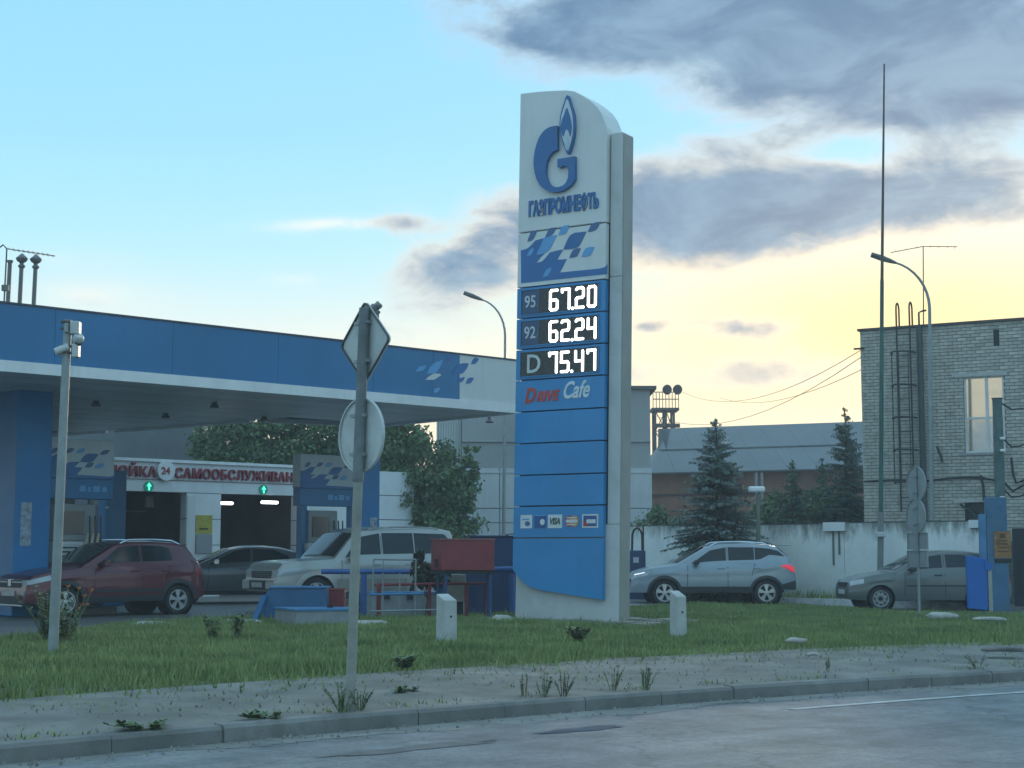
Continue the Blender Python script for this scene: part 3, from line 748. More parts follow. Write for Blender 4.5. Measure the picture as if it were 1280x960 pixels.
# printed wave on the white end
CN = Vector((CU.y, -CU.x, 0))
def fas(px, py):
    p = onplane(px, py, nearR, CN); return ((p - nearL).dot(CU), p.z)
def ffn(u, v, d): q = nearL + CU * u + CN * d; return (q.x, q.y, v)
def fpiece(z, name, mat, d):
    pts = [fas(*p) for p in zoomed(z, 380, 340, 3.69)]
    pts = [(min(u, (nearR - nearL).length), max(CZS + .012, min(CZ1 - .006, v))) for u, v in pts]
    MB().prism(pts, ffn, -.002, d).build(name, mat, canopy)
bl = [(560, 340), (640, 372), (632, 400), (600, 440), (566, 470), (600, 470), (560, 498), (600, 498), (632, 476), (682, 472), (655, 508), (702, 512), (680, 545), (655, 580), (560, 580)]
bl = [(640, 340)] + bl[1:-1] + [(640, 600), (560, 600), (560, 340)]
white_ext = [(625, 340), (640, 372), (690, 382), (680, 412), (636, 412), (600, 466), (562, 497), (600, 497), (632, 476), (682, 472), (655, 508), (702, 512), (680, 545), (652, 590), (600, 590), (600, 340)]
fpiece([(560, 498), (575, 482), (600, 467), (628, 470), (632, 476), (600, 497)], 'wave_piece', m_fwhite, .008)
fpiece([(628, 420), (645, 390), (660, 375), (650, 365), (600, 350), (590, 600), (655, 578), (690, 525), (702, 512), (655, 508), (682, 472), (632, 476), (600, 467), (615, 440)], 'wave_piece', m_fblue, .006)
for z in ([(680, 475), (690, 447), (708, 428), (735, 420), (760, 422), (750, 445), (735, 465), (710, 473)], [(770, 424), (778, 405), (788, 393), (806, 400), (798, 415), (788, 424)],
          [(705, 508), (715, 490), (742, 483), (735, 500), (725, 509)], [(745, 515), (754, 492), (765, 487), (783, 488), (775, 505), (765, 514)], [(650, 412), (660, 388), (672, 380), (692, 384), (684, 402), (676, 412)]):
    fpiece(z, 'wave_piece', m_wave, .010)
for z in ([(513, 460), (528, 437), (565, 430), (552, 450), (540, 457)], [(595, 556), (604, 537), (628, 532), (620, 550), (612, 556)], [(565, 470), (580, 438), (603, 418), (640, 405), (628, 435), (612, 462), (595, 468)]):
    fpiece(z, 'wave_piece', m_lightblue, .012)
# columns
def frame_box(o, du, dv, z0, z1):
    vs = [tuple(o + CU * a + CV * b + Vector((0, 0, z))) for z in (z0, z1) for a, b in ((0, 0), (du, 0), (du, dv), (0, dv))]
    return MB().add(vs, [(0, 1, 5, 4), (1, 2, 6, 5), (2, 3, 7, 6), (3, 0, 4, 7), (4, 5, 6, 7), (3, 2, 1, 0)])
def colbase(px, Y): return Vector((xat(px, Y), Y, 0))
k1 = colbase(17, 32.3); frame_box(k1, .78, 1.3, 0, 4.69).build('column', m_colblue, canopy, bevel=.03)
k2 = colbase(450, 39.6); frame_box(k2, .62, .62, 0, 4.69).build('column', m_colblue, canopy, bevel=.03)
m_poster = pm('pale_notice', (.35, .42, .50), rough=.5, var=.4, scale=9)
for kk, u0, u1, z0, z1 in ((k1, .12, .36, 1.45, 2.35), (k2, .30, .52, 1.75, 2.2)):
    vs = kk - CV * .012
    o = frame_box(vs + CU * u0, u1 - u0, .010, z0, z1).build('notice', m_poster, canopy)

# ================================================================== PUMP ISLAND SIGNS AND PUMPS
m_dpwhite = pm('pump_white', (.6, .61, .59), rough=.5, var=.12, scale=3)
m_dpgrey = pm('pump_grey', (.26, .28, .28), rough=.5, var=.1)
m_glass = pm('dark_glass', (.018, .022, .026), rough=.08, var=.2, spec=.8)
m_hose = pm('hose_black', (.02, .02, .022), rough=.5)
m_hdr = pm('header_white', (.46, .55, .58), rough=.45, var=.07)
def patpoly(z):
    return [((x - 95) / 855, 1 - (y - (190 - 115 * (x - 95) / 855)) / 565) for x, y in z]
def island_sign(o, ln, label, post_u):
    t = thing('pump_island_sign', label, 'sign', o, 0, 'signs over the pump islands')
    frame_box(o + Vector((0, 0, 0)), ln, .34, 2.90, 3.74).build('header', m_hdr, t, bevel=.02)
    frame_box(o + CU * .01 + CV * .02, ln - .02, .30, 2.46, 2.897).build('header_foot', m_fblue, t, bevel=.015)
    frame_box(o + CU * post_u + CV * .06, .16, .22, 0, 2.45).build('post', m_fblue, t)
    fn = lambda u, v, d: tuple(o + CU * (u * ln) - CV * d + Vector((0, 0, 2.905 + v * .70)))
    cl_ = lambda ps: [(max(.0, min(1, u)), max(0, min(1.15, v))) for u, v in ps]
    MB().prism(cl_(patpoly(PATM)), fn, -.002, .008).build('wave', m_wave, t)
    for c, z in PAT[:7]: MB().prism(cl_(patpoly(z)), fn, -.002, .012).build('wave_piece', PCOL[c], t)
    for u_, w_, h_ in ((.50, .09, .13), (.62, .05, .10), (.70, .10, .13), (.83, .07, .11)):
        frame_box(o + CU * (ln * u_) + CV * .010, ln * w_, .008, 2.62, 2.62 + h_).build('grade_mark', m_lightblue, t)
    return t
def fuel_pump(o, label, rz=0):
    t = thing('fuel_pump', label, 'fuel pump', o, 0, 'fuel pumps under the canopy')
    frame_box(o, 1.0, .55, .15, 1.55).build('cabinet', m_dpwhite, t, bevel=.04)
    frame_box(o + CU * .06 + CV * .08, .88, .39, 1.553, 2.35).build('head', m_dpgrey, t, bevel=.03)
    frame_box(o + CU * .16 + CV * .055, .5, .03, 1.70, 2.2).build('screen', m_glass, t)
    frame_box(o + CU * .08 - CV * .012, .46, .02, 1.15, 1.5).build('vent_panel', pm('pump_pale', (.52, .54, .53), rough=.5), t)
    for k in range(3): frame_box(o + CU * .14 - CV * .020, .34, .010, 1.22 + k * .09, 1.25 + k * .09).build('vent_slot', m_dark, t)
    frame_box(o - CU * .3 - CV * .3, 1.6, 1.15, -.02, .148).build('plinth', pm('plinth', (.30, .30, .28), rough=.8), t)
    for k in range(3):
        p = o + CU * (.66 + .13 * k) - CV * .04
        MB().tube([p + Vector((0, 0, 1.25)), p + Vector((0, 0, 1.55)) - CV * .03, p + Vector((0, 0, 1.72)) - CV * .10], [.03, .035, .02], 8).build('nozzle', (pm('nozzle_pale', (.55, .50, .40), rough=.5)), t, smooth=True)
        q = [p + Vector((0, 0, 1.2)) - CV * .02, p + Vector((0, 0, .6)) - CV * .14, p + Vector((0, 0, .35)) - CV * .16 + CU * .05, p + Vector((0, 0, .9)) + CU * .10 - CV * .04, p + Vector((0, 0, 2.1)) + CU * .08]
        MB().tube(q, .018, 7).build('hose', m_hose, t, smooth=True)
    return t
o1 = k1 + CU * .80 + CV * .35
island_sign(o1, 1.62, 'sign header with blue waves right of the broad left column', 1.30)
fuel_pump(k1 + CU * 1.05 + CV * .25, 'white fuel pump behind the red hatchback, right of the broad blue column')
o2 = k2 - CU * 1.75 + CV * .15
island_sign(o2, 1.70, 'sign header with blue waves above the silver off-roader', .10)
fuel_pump(k2 - CU * 1.55 + CV * .05, 'white fuel pump behind the windscreen of the silver off-roader')
# blue cabinet standing behind the first island
bc = Vector((xat(108, 38.5), 38.5, 0))
t = thing('equipment_cabinet', 'dark blue cabinet beside the left car wash bay', 'cabinet', bc)
frame_box(bc, 1.05, .7, 0, 3.35).build('body', m_fblue, t, bevel=.02)
frame_box(bc + CU * .06 - CV * .015, .42, .02, 2.45, 2.85).build('window', m_dpgrey, t)
frame_box(bc - CU * .04 - CV * .03, .60, .05, 2.86, 2.90).build('rail', m_trim, t)
frame_box(bc - CU * .04 - CV * .03, .60, .05, 2.40, 2.44).build('rail', m_trim, t)

# ================================================================== CAR WASH
m_cww = pm('carwash_white', (.70, .72, .71), rough=.5, var=.08, scale=1.2, streak=.15)
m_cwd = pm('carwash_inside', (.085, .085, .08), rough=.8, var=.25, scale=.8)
m_cwred = pm('letter_red', (.30, .030, .045), rough=.45)
cw0 = Vector((xat(150, 45), 45, 0))
def cwu(px):
    """distance along the car wash front at pixel column px"""
    k = (px - 640) / FPX * math.cos(PITCH); return (k * cw0.y - cw0.x) / (CU.x - k * CU.y)
def cwz(px, py): return onplane(px, py, cw0, CN).z
carwash = thing('car_wash', 'white self-service car wash with two dark bays and red lettering', 'car wash', cw0)
UA, UB = cwu(95), cwu(398); ZT = cwz(250, 580); ZF = cwz(250, 616)
UX0, UX1, UP0, UP1, UX2 = cwu(150), cwu(232), cwu(232), cwu(275), cwu(371)
def cbox(u0, u1, v0, v1, z0, z1): return frame_box(cw0 + CU * u0 + CV * v0, u1 - u0, v1 - v0, z0, z1)
cbox(UA, UB, 0, .25, ZF, ZT).build('fascia', m_cww, carwash)
cbox(UA - .05, UB + .05, -.08, .30, ZT + .003, ZT + .09).build('coping', m_trim, carwash)
# pillars clad in panels
for u0, u1 in ((cwu(120), UX0), (UP0, UP1), (UX2, cwu(383))):
    n = 4
    for k in range(n):
        z0, z1 = ZF * k / n, ZF * (k + 1) / n - .02
        cbox(u0, u1, 0, .35, z0, z1).build('cladding_panel', m_cww, carwash)
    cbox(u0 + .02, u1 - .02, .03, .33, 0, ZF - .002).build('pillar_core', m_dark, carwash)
cbox(cwu(233), cwu(243), -.02, -.004, 0, ZF - .1).build('corner_strip', m_fwhite, carwash)
# inside
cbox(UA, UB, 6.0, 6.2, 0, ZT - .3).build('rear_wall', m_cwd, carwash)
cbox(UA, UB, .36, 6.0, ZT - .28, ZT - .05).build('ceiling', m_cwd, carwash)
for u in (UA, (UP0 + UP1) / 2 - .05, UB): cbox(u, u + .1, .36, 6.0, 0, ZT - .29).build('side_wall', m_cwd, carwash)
m_tube = pm('tube_light', (1, .98, .95), emit=4.0, var=0)
for px, py, w_ in ((282, 629, .52), (337, 628, .62)):
    q = onplane(px, py, cw0 + CV * 1.2, CN); u = (q - cw0).dot(CU)
    cbox(u - w_ / 2, u + w_ / 2, 1.15, 1.25, q.z - .045, q.z + .045).build('tube_lamp', m_tube, carwash, bevel=.03)
m_steel = pm('bay_steel', (.30, .31, .31), rough=.5, metal=.3)
for px in (195, 340):
    q = onplane(px, 660, cw0 + CV * 3, CN); u = (q - cw0).dot(CU)
    cbox(u - .06, u + .06, 3.0, 3.1, 0, ZF).build('bay_post', m_steel, carwash)
cbox(UX0, UX1, 2.4, 2.46, cwz(190, 637), cwz(190, 635)).build('bay_rail', m_steel, carwash)
q = onplane(188, 624, cw0 + CV * 2.2, CN); u = (q - cw0).dot(CU)
cbox(u - .13, u + .13, 2.2, 2.3, q.z - .25, q.z + .12).build('bay_box', m_cww, carwash)
# red lettering
def cfn(u0, z0, d0=0.0): return lambda u, v, d: tuple(cw0 + CU * (u0 + u) - CV * (d + d0) + Vector((0, 0, z0 + v)))
def cw_text(s, pxa, pxb, pya, pyb, mat, d=.10):
    ua, ub = cwu(pxa), cwu(pxb); za = cwz(pxa, pya); zb = cwz(pxa, pyb)
    size = (zb - za) / .73
    _, w_ = text_mb(1, cfn(ua, za), s, size, 0, 1, bold=.02)
    tb_, _ = text_mb((ub - ua) / w_, cfn(ua, za), s, size, .004, d, bold=.02)
    # tilt is carried by the wall itself
    return tb_.build('lettering', mat, carwash)
ZL0 = cwz(290, 600); 
def cw_text2(s, pxa, pxb, mat, d=.10):
    ua, ub = cwu(pxa), cwu(pxb); size = (cwz(290, 587.5) - ZL0) / .73
    _, w_ = text_mb(1, cfn(ua, ZL0), s, size, 0, 1, bold=.006, space=1.08)
    tb_, _ = text_mb((ub - ua) / w_, cfn(ua, ZL0), s, size, .004, d, bold=.006, space=1.08); return tb_.build('lettering', mat, carwash)
cw_text2('МОЙКА', 128, 192, m_cwred); cw_text2('САМООБСЛУЖИВАНИЯ', 215, 382, m_cwred)
cbox(cwu(152), UB, -.012, -.002, ZL0 - .09, ZL0 - .06).build('letter_rail', pm('letter_rail', (.30, .17, .18), rough=.6), carwash)
u24 = cwu(203); z24 = (ZL0 + cwz(290, 584)) / 2
MB().prism([(.29 * math.cos(2 * math.pi * k / 24), .29 * math.sin(2 * math.pi * k / 24)) for k in range(24)], cfn(u24, z24), .02, .13).build('roundel', m_trim, carwash)
tb_, w_ = text_mb(1, cfn(u24 - .175, z24 - .10), '24', .29, .125, .145, bold=.008); tb_.build('lettering', m_cwred, carwash)
# green arrows
m_green = pm('signal_green', (.05, .75, .42), emit=1.6, var=0); m_green2 = pm('signal_disc', (.01, .16, .10), emit=.25, var=0)
for px, py in ((183, 608), (327, 612)):
    u = cwu(px); z = cwz(px, py)
    MB().prism([(.15 * math.cos(2 * math.pi * k / 20), .15 * math.sin(2 * math.pi * k / 20)) for k in range(20)], cfn(u, z), .002, .06).build('signal_lamp', m_green2, carwash)
    MB().prism([(-.025, -.11), (.025, -.11), (.025, .01), (.08, .0), (0, .11), (-.08, 0), (-.025, .01)], cfn(u, z), .062, .072).build('signal_arrow', m_green, carwash)
# yellow notice with coin box
u0, u1 = cwu(243.5), cwu(264)
cbox(u0, u1, -.03, -.004, cwz(250, 667), cwz(250, 644)).build('notice', pm('notice_yellow', (.42, .36, .04), rough=.5, var=.15, scale=5), carwash)
cbox(u0 + .12, u0 + .42, -.036, -.031, cwz(250, 662), cwz(250, 660)).build('notice_print', m_dark, carwash)
cbox(u0, u1, -.06, -.004, cwz(250, 692), cwz(250, 668)).build('coin_box', m_dpgrey, carwash, bevel=.02)
# low white wall continuing right, then the last pillar
lw0, lw1 = cwu(384), cwu(440); zl = cwz(400, 620)
for k in range(3): cbox(lw0, lw1, .05, .3, zl * k / 3, zl * (k + 1) / 3 - .02).build('cladding_panel', m_cww, carwash)
cbox(lw0 + .02, lw1 - .02, .08, .27, 0, zl - .03).build('pillar_core', m_dark, carwash)
pil = thing('clad_pillar', 'freestanding white pillar of stacked panels beside the leafy tree', 'pillar', cw0 + CU * cwu(495))
pu0, pu1 = cwu(473), cwu(517); pz = cwz(495, 589)
for k in range(5):
    z0 = pz * k / 5
    frame_box(cw0 + CU * pu0, pu1 - pu0, .7, z0, pz * (k + 1) / 5 - .025).build('cladding_panel', pm('pillar_white', (.70, .73, .73), rough=.45, var=.05), pil)
frame_box(cw0 + CU * (pu0 + .03) + CV * .03, pu1 - pu0 - .06, .64, 0, pz - .03).build('core', m_dark, pil)
MB().tube([tuple(cw0 + CU * (pu1 + .02) - CV * .02 + Vector((0, 0, pz * f))) if True else 0 for f in (.9, .75, .66, .62)], .012, 6).build('cable', m_hose, pil)
# ================================================================== CARS
m_tyre = pm('tyre_rubber', (.022, .022, .024), rough=.8, var=.2, scale=8)
m_rim = pm('rim_alloy', (.52, .54, .55), rough=.3, metal=.7, var=.1)
m_rimsteel = pm('rim_steel', (.36, .37, .36), rough=.5, metal=.3, var=.25, scale=9)
m_clad = pm('cladding_black', (.030, .032, .036), rough=.6, var=.15)
m_under = pm('underbody', (.012, .012, .013), rough=.9)
m_carglass = pm('car_glass', (.014, .019, .022), rough=.05, var=.2, spec=.38)
m_chrome = pm('chrome', (.62, .64, .65), rough=.2, metal=.9, var=.05)
m_lampg = pm('headlamp_glass', (.42, .45, .47), rough=.12, var=.12, scale=5, spec=.9)
m_tail = pm('tail_lamp', (.25, .012, .02), rough=.2, var=.2)
m_tail_on = pm('tail_lamp_lit', (.62, .03, .05), emit=.4, rough=.3, var=.2, scale=14)
m_plate = pm('number_plate', (.55, .56, .55), rough=.5, var=.25, scale=14)
class Car:
    def __init__(s, name, label, loc, heading, L, Wd, sh, rf, wf, wr, wrad, arch, sill, front_z, rear_z, paint, kf=.2, kr=.13, tumble=.30, nose=.5, group=None, cam_dip=None):
        s.t = thing(name, label, 'car', loc, heading, group)
        s.L, s.Wd, s.sh, s.rf = L, Wd / 2, sh, rf
        s.wf, s.wr, s.wrad, s.arch, s.sill, s.fz, s.rz = wf, wr, wrad, arch, sill, front_z, rear_z
        s.kf, s.kr, s.tum, s.nose = kf, kr, tumble, nose
        s.paint = paint; s.side = 1
    def w(s, q):
        f = max(0, (.85 - q) / .85); r = max(0, (q - (s.L - .7)) / .7)
        return s.Wd * (1 - s.kf * f ** 2.2 - s.kr * r ** 2.4)
    def zs(s, q): return interp(s.sh, q)
    def zr(s, q): return max(s.zs(q) + .03, interp(s.rf, q)) if s.rf[0][0] <= q <= s.rf[-1][0] else s.zs(q) + .03
    def zb(s, q):
        z = s.sill
        if q < s.wf: z = max(z, lerp(s.fz, s.sill, min(1, q / max(.01, s.wf - s.arch)))) if q < s.wf - s.arch else z
        if q > s.wr + s.arch: z = lerp(s.sill, s.rz, (q - s.wr - s.arch) / max(.01, s.L - s.wr - s.arch))
        for c in (s.wf, s.wr):
            d = abs(q - c)
            if d < s.arch: z = max(z, s.wrad + math.sqrt(s.arch ** 2 - d * d) * (.98))
        return min(z, s.zs(q) - .08)
    def ysec(s, q, z):
        zs = s.zs(q); w = s.w(q); t = (z - .2) / (zs - .2)
        if z <= zs:
            y = w - (.055 * (1 - t / .4) ** 2 if t < .4 else 0) - (.045 * ((t - .62) / .38) ** 2 if t > .62 else 0)
            # a pressed character line
            y += .010 * math.exp(-((t - .80) / .05) ** 2) - .008 * math.exp(-((t - .70) / .06) ** 2)
            return y
        return w - .045 - .012 - s.tum * (z - zs)
    def nz(s, q, z):
        """curvature of the nose and the tail in side view (shift towards the middle)"""
        d = 0
        if q < .6: d -= (1 - q / .6) ** 2 * (.22 * max(0, z - s.nose) ** 1.5 * 2 + .25 * max(0, s.nose - .12 - z) ** 2 * 4)
        if q > s.L - .4: d += ((q - s.L + .4) / .4) ** 2 * (.25 * max(0, .42 - z) ** 2 * 4)
        return d
    def P(s, q, y, z): return (s.L / 2 - q + s.nz(q, z), y, z)
    def sect(s, q):
        zb, zs, zr = s.zb(q), s.zs(q), s.zr(q); pts = []
        for k in range(9): z = lerp(zb, zs, k / 8); pts.append((s.ysec(q, z), z))
        ze = max(zs + .012, zr - .055)
        for k in range(1, 5): z = lerp(zs, ze, k / 4); pts.append((s.ysec(q, z), z))
        ye = pts[-1][0]
        for f, dz in ((.985, .022), (.95, .038), (.88, .048), (.6, .065), (.3, .075), (0, .078)): pts.append((ye * f, ze + (zr - ze) * dz / .055 if zr - ze < .05 else ze + dz))
        return pts
    def top(s, q, y):
        p = s.sect(q); ye = p[12][0]
        pts = sorted([(a, b) for a, b in p[12:]]); return interp(pts, abs(y))
    def body(s):
        qs = set(round(s.L * i / 90, 4) for i in range(91))
        for c in (s.wf, s.wr):
            for k in range(-14, 15): qs.add(round(c + s.arch * math.sin(k / 14 * math.pi / 2), 4))
        for a, _ in s.rf + s.sh: qs.add(round(a, 4))
        qs = sorted(q for q in qs if 0 <= q <= s.L); rows = []
        for q in qs:
            h = s.sect(q); full = [(y, z) for y, z in h] + [(-y, z) for y, z in reversed(h[:-1])]
            rows.append([s.P(q, y, z) for y, z in full])
        mb = MB(); mb.grid(rows); m = len(rows[0])
        for r0 in (0, (len(rows) - 1) * m):
            fs = []
            for j in range(m // 2): fs.append((r0 + j, r0 + j + 1, r0 + m - 2 - j, r0 + m - 1 - j) if r0 + j + 1 != r0 + m - 2 - j else (r0 + j, r0 + j + 1, r0 + m - 1 - j))
            mb.f += fs
        o = mb.build('body', s.paint, s.t, local=True, smooth=True, ang=32); s.b = o
        u = MB(); u.bb(-s.L / 2 + .35, s.L / 2 - .35, -s.Wd + .27, s.Wd - .27, s.sill - .02, .62)
        u.build('underbody', m_under, s.t, local=True)
        for c in (s.wf, s.wr):
            for sd in (1, -1):
                MB().lathe([(0, sd * (s.Wd - .27)), (s.arch + .012, sd * (s.Wd - .27)), (s.arch + .012, sd * (s.Wd - .07))], (s.L / 2 - c, 0, s.wrad), (0, 1, 0), 24).build('wheel_well', m_under, s.t, local=True)
    def wheels(s, steel=False, spokes=5):
        for c in (s.wf, s.wr):
            for sd in (1, -1):
                e = bpy.data.objects.new('wheel', None); COL.objects.link(e); e.parent = s.t; e.empty_display_size = .1
                y = sd * (s.Wd - .035); r = s.wrad; rr = r * .68
                e.matrix_basis = Matrix.Translation((s.L / 2 - c, y, r)) @ Matrix.Rotation(0 if sd > 0 else math.pi, 4, 'Z')
                MB().lathe([(rr, -.005), (rr + .02, .0), (r - .03, .0), (r - .008, -.02), (r, -.05), (r, -.16), (r - .03, -.20), (rr, -.2)], (0, 0, 0), (0, 1, 0), 36).build('tyre', m_tyre, e, local=True, smooth=True)
                rm = MB(); rm.lathe([(rr + .004, -.004), (rr - .015, -.004), (rr - .035, -.05), (rr - .04, -.16)], (0, 0, 0), (0, 1, 0), 36)
                if steel:
                    rm.lathe([(rr - .03, -.05), (rr - .07, -.025), (.10, -.02), (.075, -.045), (0, -.045)], (0, 0, 0), (0, 1, 0), 24)
                    hb = MB()
                    for k in range(8):
                        a = 2 * math.pi * k / 8; x, z = math.cos(a) * rr * .72, math.sin(a) * rr * .72
                        hb.cyl((x, -.03, z), (x, -.021, z), .024, n=10)
                    hb.lathe([(0, .0), (.05, -.002), (.055, -.03)], (0, 0, 0), (0, 1, 0), 14)
                    hb.build('rim_holes', m_under, e, local=True)
                    rm.build('rim', m_rimsteel, e, local=True, smooth=True)
                else:
                    MB().lathe([(rr - .03, -.07), (0, -.07)], (0, 0, 0), (0, 1, 0), 24).build('brake_disc', m_under, e, local=True)
                    for k in range(spokes):
                        a = 2 * math.pi * k / spokes + .3
                        for da in (-.16, .16):
                            p0 = Vector((math.cos(a) * .05, -.015, math.sin(a) * .05)); p1 = Vector((math.cos(a + da) * (rr - .01), -.02, math.sin(a + da) * (rr - .01)))
                            d = (p1 - p0).normalized(); n = d.cross(Vector((0, 1, 0))); w0, w1 = .020, .030
                            rm.add([p0 + n * w0, p0 - n * w0, p1 - n * w1, p1 + n * w1] + [q - Vector((0, .03, 0)) for q in (p0 + n * w0, p0 - n * w0, p1 - n * w1, p1 + n * w1)],
                                   [(0, 1, 2, 3), (4, 7, 6, 5), (0, 4, 5, 1), (1, 5, 6, 2), (2, 6, 7, 3), (3, 7, 4, 0)])
                    rm.lathe([(0, -.003), (.055, -.006), (.07, -.03)], (0, 0, 0), (0, 1, 0), 16)
                    rm.build('rim', m_rim, e, local=True, smooth=True, ang=30)
    def patch(s, name, mat, lo, hi, parent=None, off=.005, n=24, m=6, sides=(1, -1)):
        """panel lying on the body side between two curves lo(q), hi(q)"""
        q0, q1 = max(lo[0][0], hi[0][0]), min(lo[-1][0], hi[-1][0])
        for sd in sides:
            rows = []
            for i in range(n + 1):
                q = lerp(q0, q1, i / n); a, b = interp(lo, q), interp(hi, q); b = max(b, a + .002)
                rows.append([s.P(q, sd * (s.ysec(q, lerp(a, b, j / m)) + off), lerp(a, b, j / m)) for j in range(m + 1)])
            MB().grid(rows).build(name, mat, parent or s.t, local=True, smooth=True)
    def seam(s, q0, z0, q1, z1, w=.007):
        for sd in (1, -1):
            rows = []
            for i in range(9):
                q, z = lerp(q0, q1, i / 8), lerp(z0, z1, i / 8)
                rows.append([s.P(q - w, sd * (s.ysec(q, z) + .003), z), s.P(q + w, sd * (s.ysec(q, z) + .003), z)])
            MB().grid(rows).build('door_seam', m_under, s.b, local=True)
    def arches(s, mat=None, wd=.06):
        for c in (s.wf, s.wr):
            for sd in (1, -1):
                rows = []
                for k in range(25):
                    a = math.pi * (k / 24); rows.append([])
                    for rr in (s.arch - .012, s.arch + wd * .5, s.arch + wd):
                        q, z = c + math.cos(a) * rr, s.wrad + math.sin(a) * rr * .98
                        z = max(z, s.sill)
                        rows[-1].append(s.P(q, sd * (s.ysec(min(max(q, 0), s.L), z) + (.012 if rr < s.arch + wd else .004)), z))
                MB().grid(rows).build('arch_trim', mat or m_clad, s.t, local=True, smooth=True)
    def strip(s, name, mat, q0, q1, z0, z1, off=.01, **k): s.patch(name, mat, [(q0, z0), (q1, z0)], [(q0, z1), (q1, z1)], off=off, **k)
    def screen(s, name, q0, q1, inset=.07, mat=None, n=10):
        rows = []
        for i in range(n + 1):
            q = lerp(q0, q1, i / n); ye = s.sect(q)[12][0] - inset
            sx = .016 if name == 'windscreen' else -.016
            rows.append([(s.P(q, 0, .6)[0] + sx, lerp(-ye, ye, j / 12), s.top(q, lerp(-ye, ye, j / 12)) + .010) for j in range(13)])
        MB().grid(rows).build(name, mat or m_carglass, s.t, local=True, smooth=True)
    def fbox(s, name, mat, y0, y1, z0, z1, th=.03, proud=.012, parent=None, bevel=.008, rear=False):
        """a piece set on the front (or rear) end"""
        zc = (z0 + z1) / 2
        x = s.P(0, 0, zc)[0] if not rear else s.P(s.L, 0, zc)[0]; sg = -1 if rear else 1
        b = MB(); b.bb(min(x - sg * th, x + sg * proud), max(x - sg * th, x + sg * proud), y0, y1, z0, z1)
        return b.build(name, mat, parent or s.t, local=True, bevel=bevel)
    def mirrors(s, q, z, mat):
        for sd in (1, -1):
            y = s.ysec(q, z); b = MB()
            x = s.L / 2 - q
            sec = [(-.06, -.05), (.05, -.06), (.08, 0), (.05, .07), (-.06, .08)]
            b.prism(sec, lambda u, v, d: (x + u, sd * (y + d), z + .06 + v), .05, .24); b.build('mirror', mat, s.t, local=True, bevel=.015)
            MB().bb(x - .03, x + .03, *sorted((sd * (y - .03), sd * (y + .07))), z - .01, z + .03).build('mirror_arm', m_clad, s.t, local=True)
    def handles(s, qs, z, mat):
        for q in qs:
            for sd in (1, -1):
                y = s.ysec(q, z) * sd; x = s.L / 2 - q
                MB().bb(x - .10, x + .10, *sorted((y - sd * .01, y + sd * .022)), z - .018, z + .018).build('door_handle', mat, s.t, local=True, bevel=.008)
    def rails(s, q0, q1, mat, up=.05):
        for sd in (1, -1):
            pts = []
            for i in range(9):
                q = lerp(q0, q1, i / 8); ye = s.sect(q)[12][0] - .05; pts.append((s.L / 2 - q, sd * ye, s.top(q, ye) + (up if 0 < i < 8 else .0)))
            MB().tube(pts, .02, 6).build('roof_rail', mat, s.t, local=True, smooth=True)
def paint(name, col, rough=.3, metal=.25, **k): return pm(name, col, rough=rough, metal=metal, var=.06, scale=1.2, coat=.5, **k)
def heading(dx, dy): return math.atan2(dy, dx)

# ---- red-maroon hatchback crossover, nose towards the lower left
hd = R(180 + 43)
pr = Vector((xat(127, 33.2), 33.2, 0)); mid = pr
c = Car('parked_car', 'maroon red crossover hatchback with black cladding beside the blue column', (mid.x, mid.y, 0), hd, 4.08, 1.76,
        sh=[(0, .74), (.12, .82), (.6, .93), (1.15, .99), (1.5, 1.02), (3.0, 1.06), (3.7, 1.10), (4.0, 1.0), (4.08, .80)],
        rf=[(1.12, 1.02), (1.98, 1.50), (2.35, 1.545), (2.9, 1.55), (3.4, 1.52), (3.62, 1.48), (3.98, 1.08)], wf=.82, wr=3.41, wrad=.315, arch=.375, sill=.30, front_z=.30, rear_z=.38, paint=paint('paint_maroon', (.120, .022, .034)), kf=.16)
c.body(); c.wheels(); c.arches(wd=.075)
c.strip('sill_trim', m_clad, 1.20, 3.02, .30, .42, off=.012)
c.patch('side_window', m_carglass, [(1.50, 1.04), (2.5, 1.065)], [(1.50, 1.06), (2.05, 1.42), (2.5, 1.465)], off=.004)
c.patch('side_window', m_carglass, [(2.56, 1.065), (3.28, 1.10)], [(2.56, 1.465), (3.0, 1.455), (3.22, 1.40), (3.28, 1.20)], off=.004)
c.screen('windscreen', 1.20, 1.94); c.screen('rear_window', 3.64, 3.93)
for a in ((1.42, .42, 1.46, 1.02), (2.53, .42, 2.53, 1.45), (3.08, .70, 3.20, 1.08)): c.seam(*a)
c.handles((2.36, 3.10), .93, c.paint); c.mirrors(1.62, 1.02, c.paint); c.rails(2.1, 3.5, m_chrome)
c.strip('door_moulding', m_clad, 1.46, 3.0, .50, .56, off=.012)
c.fbox('grille', m_clad, -.52, .52, .58, .76, proud=.015); c.fbox('grille_bar', m_chrome, -.54, -.10, .705, .735, proud=.035); c.fbox('grille_bar', m_chrome, .10, .54, .705, .735, proud=.035)
c.fbox('badge', m_chrome, -.065, .065, .63, .78, proud=.04); c.fbox('number_plate', m_plate, -.26, .26, .44, .55, proud=.03)
c.fbox('lower_grille', m_clad, -.60, .60, .28, .43, proud=.012); c.fbox('skid_plate', m_chrome, -.55, .55, .235, .275, proud=.02)
c.patch('headlamp', m_lampg, [(.0, .66), (.48, .76)], [(.0, .76), (.48, .86)], off=.012)
for sd in (1, -1): c.fbox('headlamp', m_lampg, *sorted((sd * .50, sd * .72)), .65, .76, proud=.012); c.fbox('fog_lamp', m_lampg, *sorted((sd * .58, sd * .70)), .46, .54, proud=.02)
c.patch('tail_lamp', m_tail, [(3.80, .84), (4.06, .80)], [(3.80, 1.08), (4.06, .98)], off=.008)

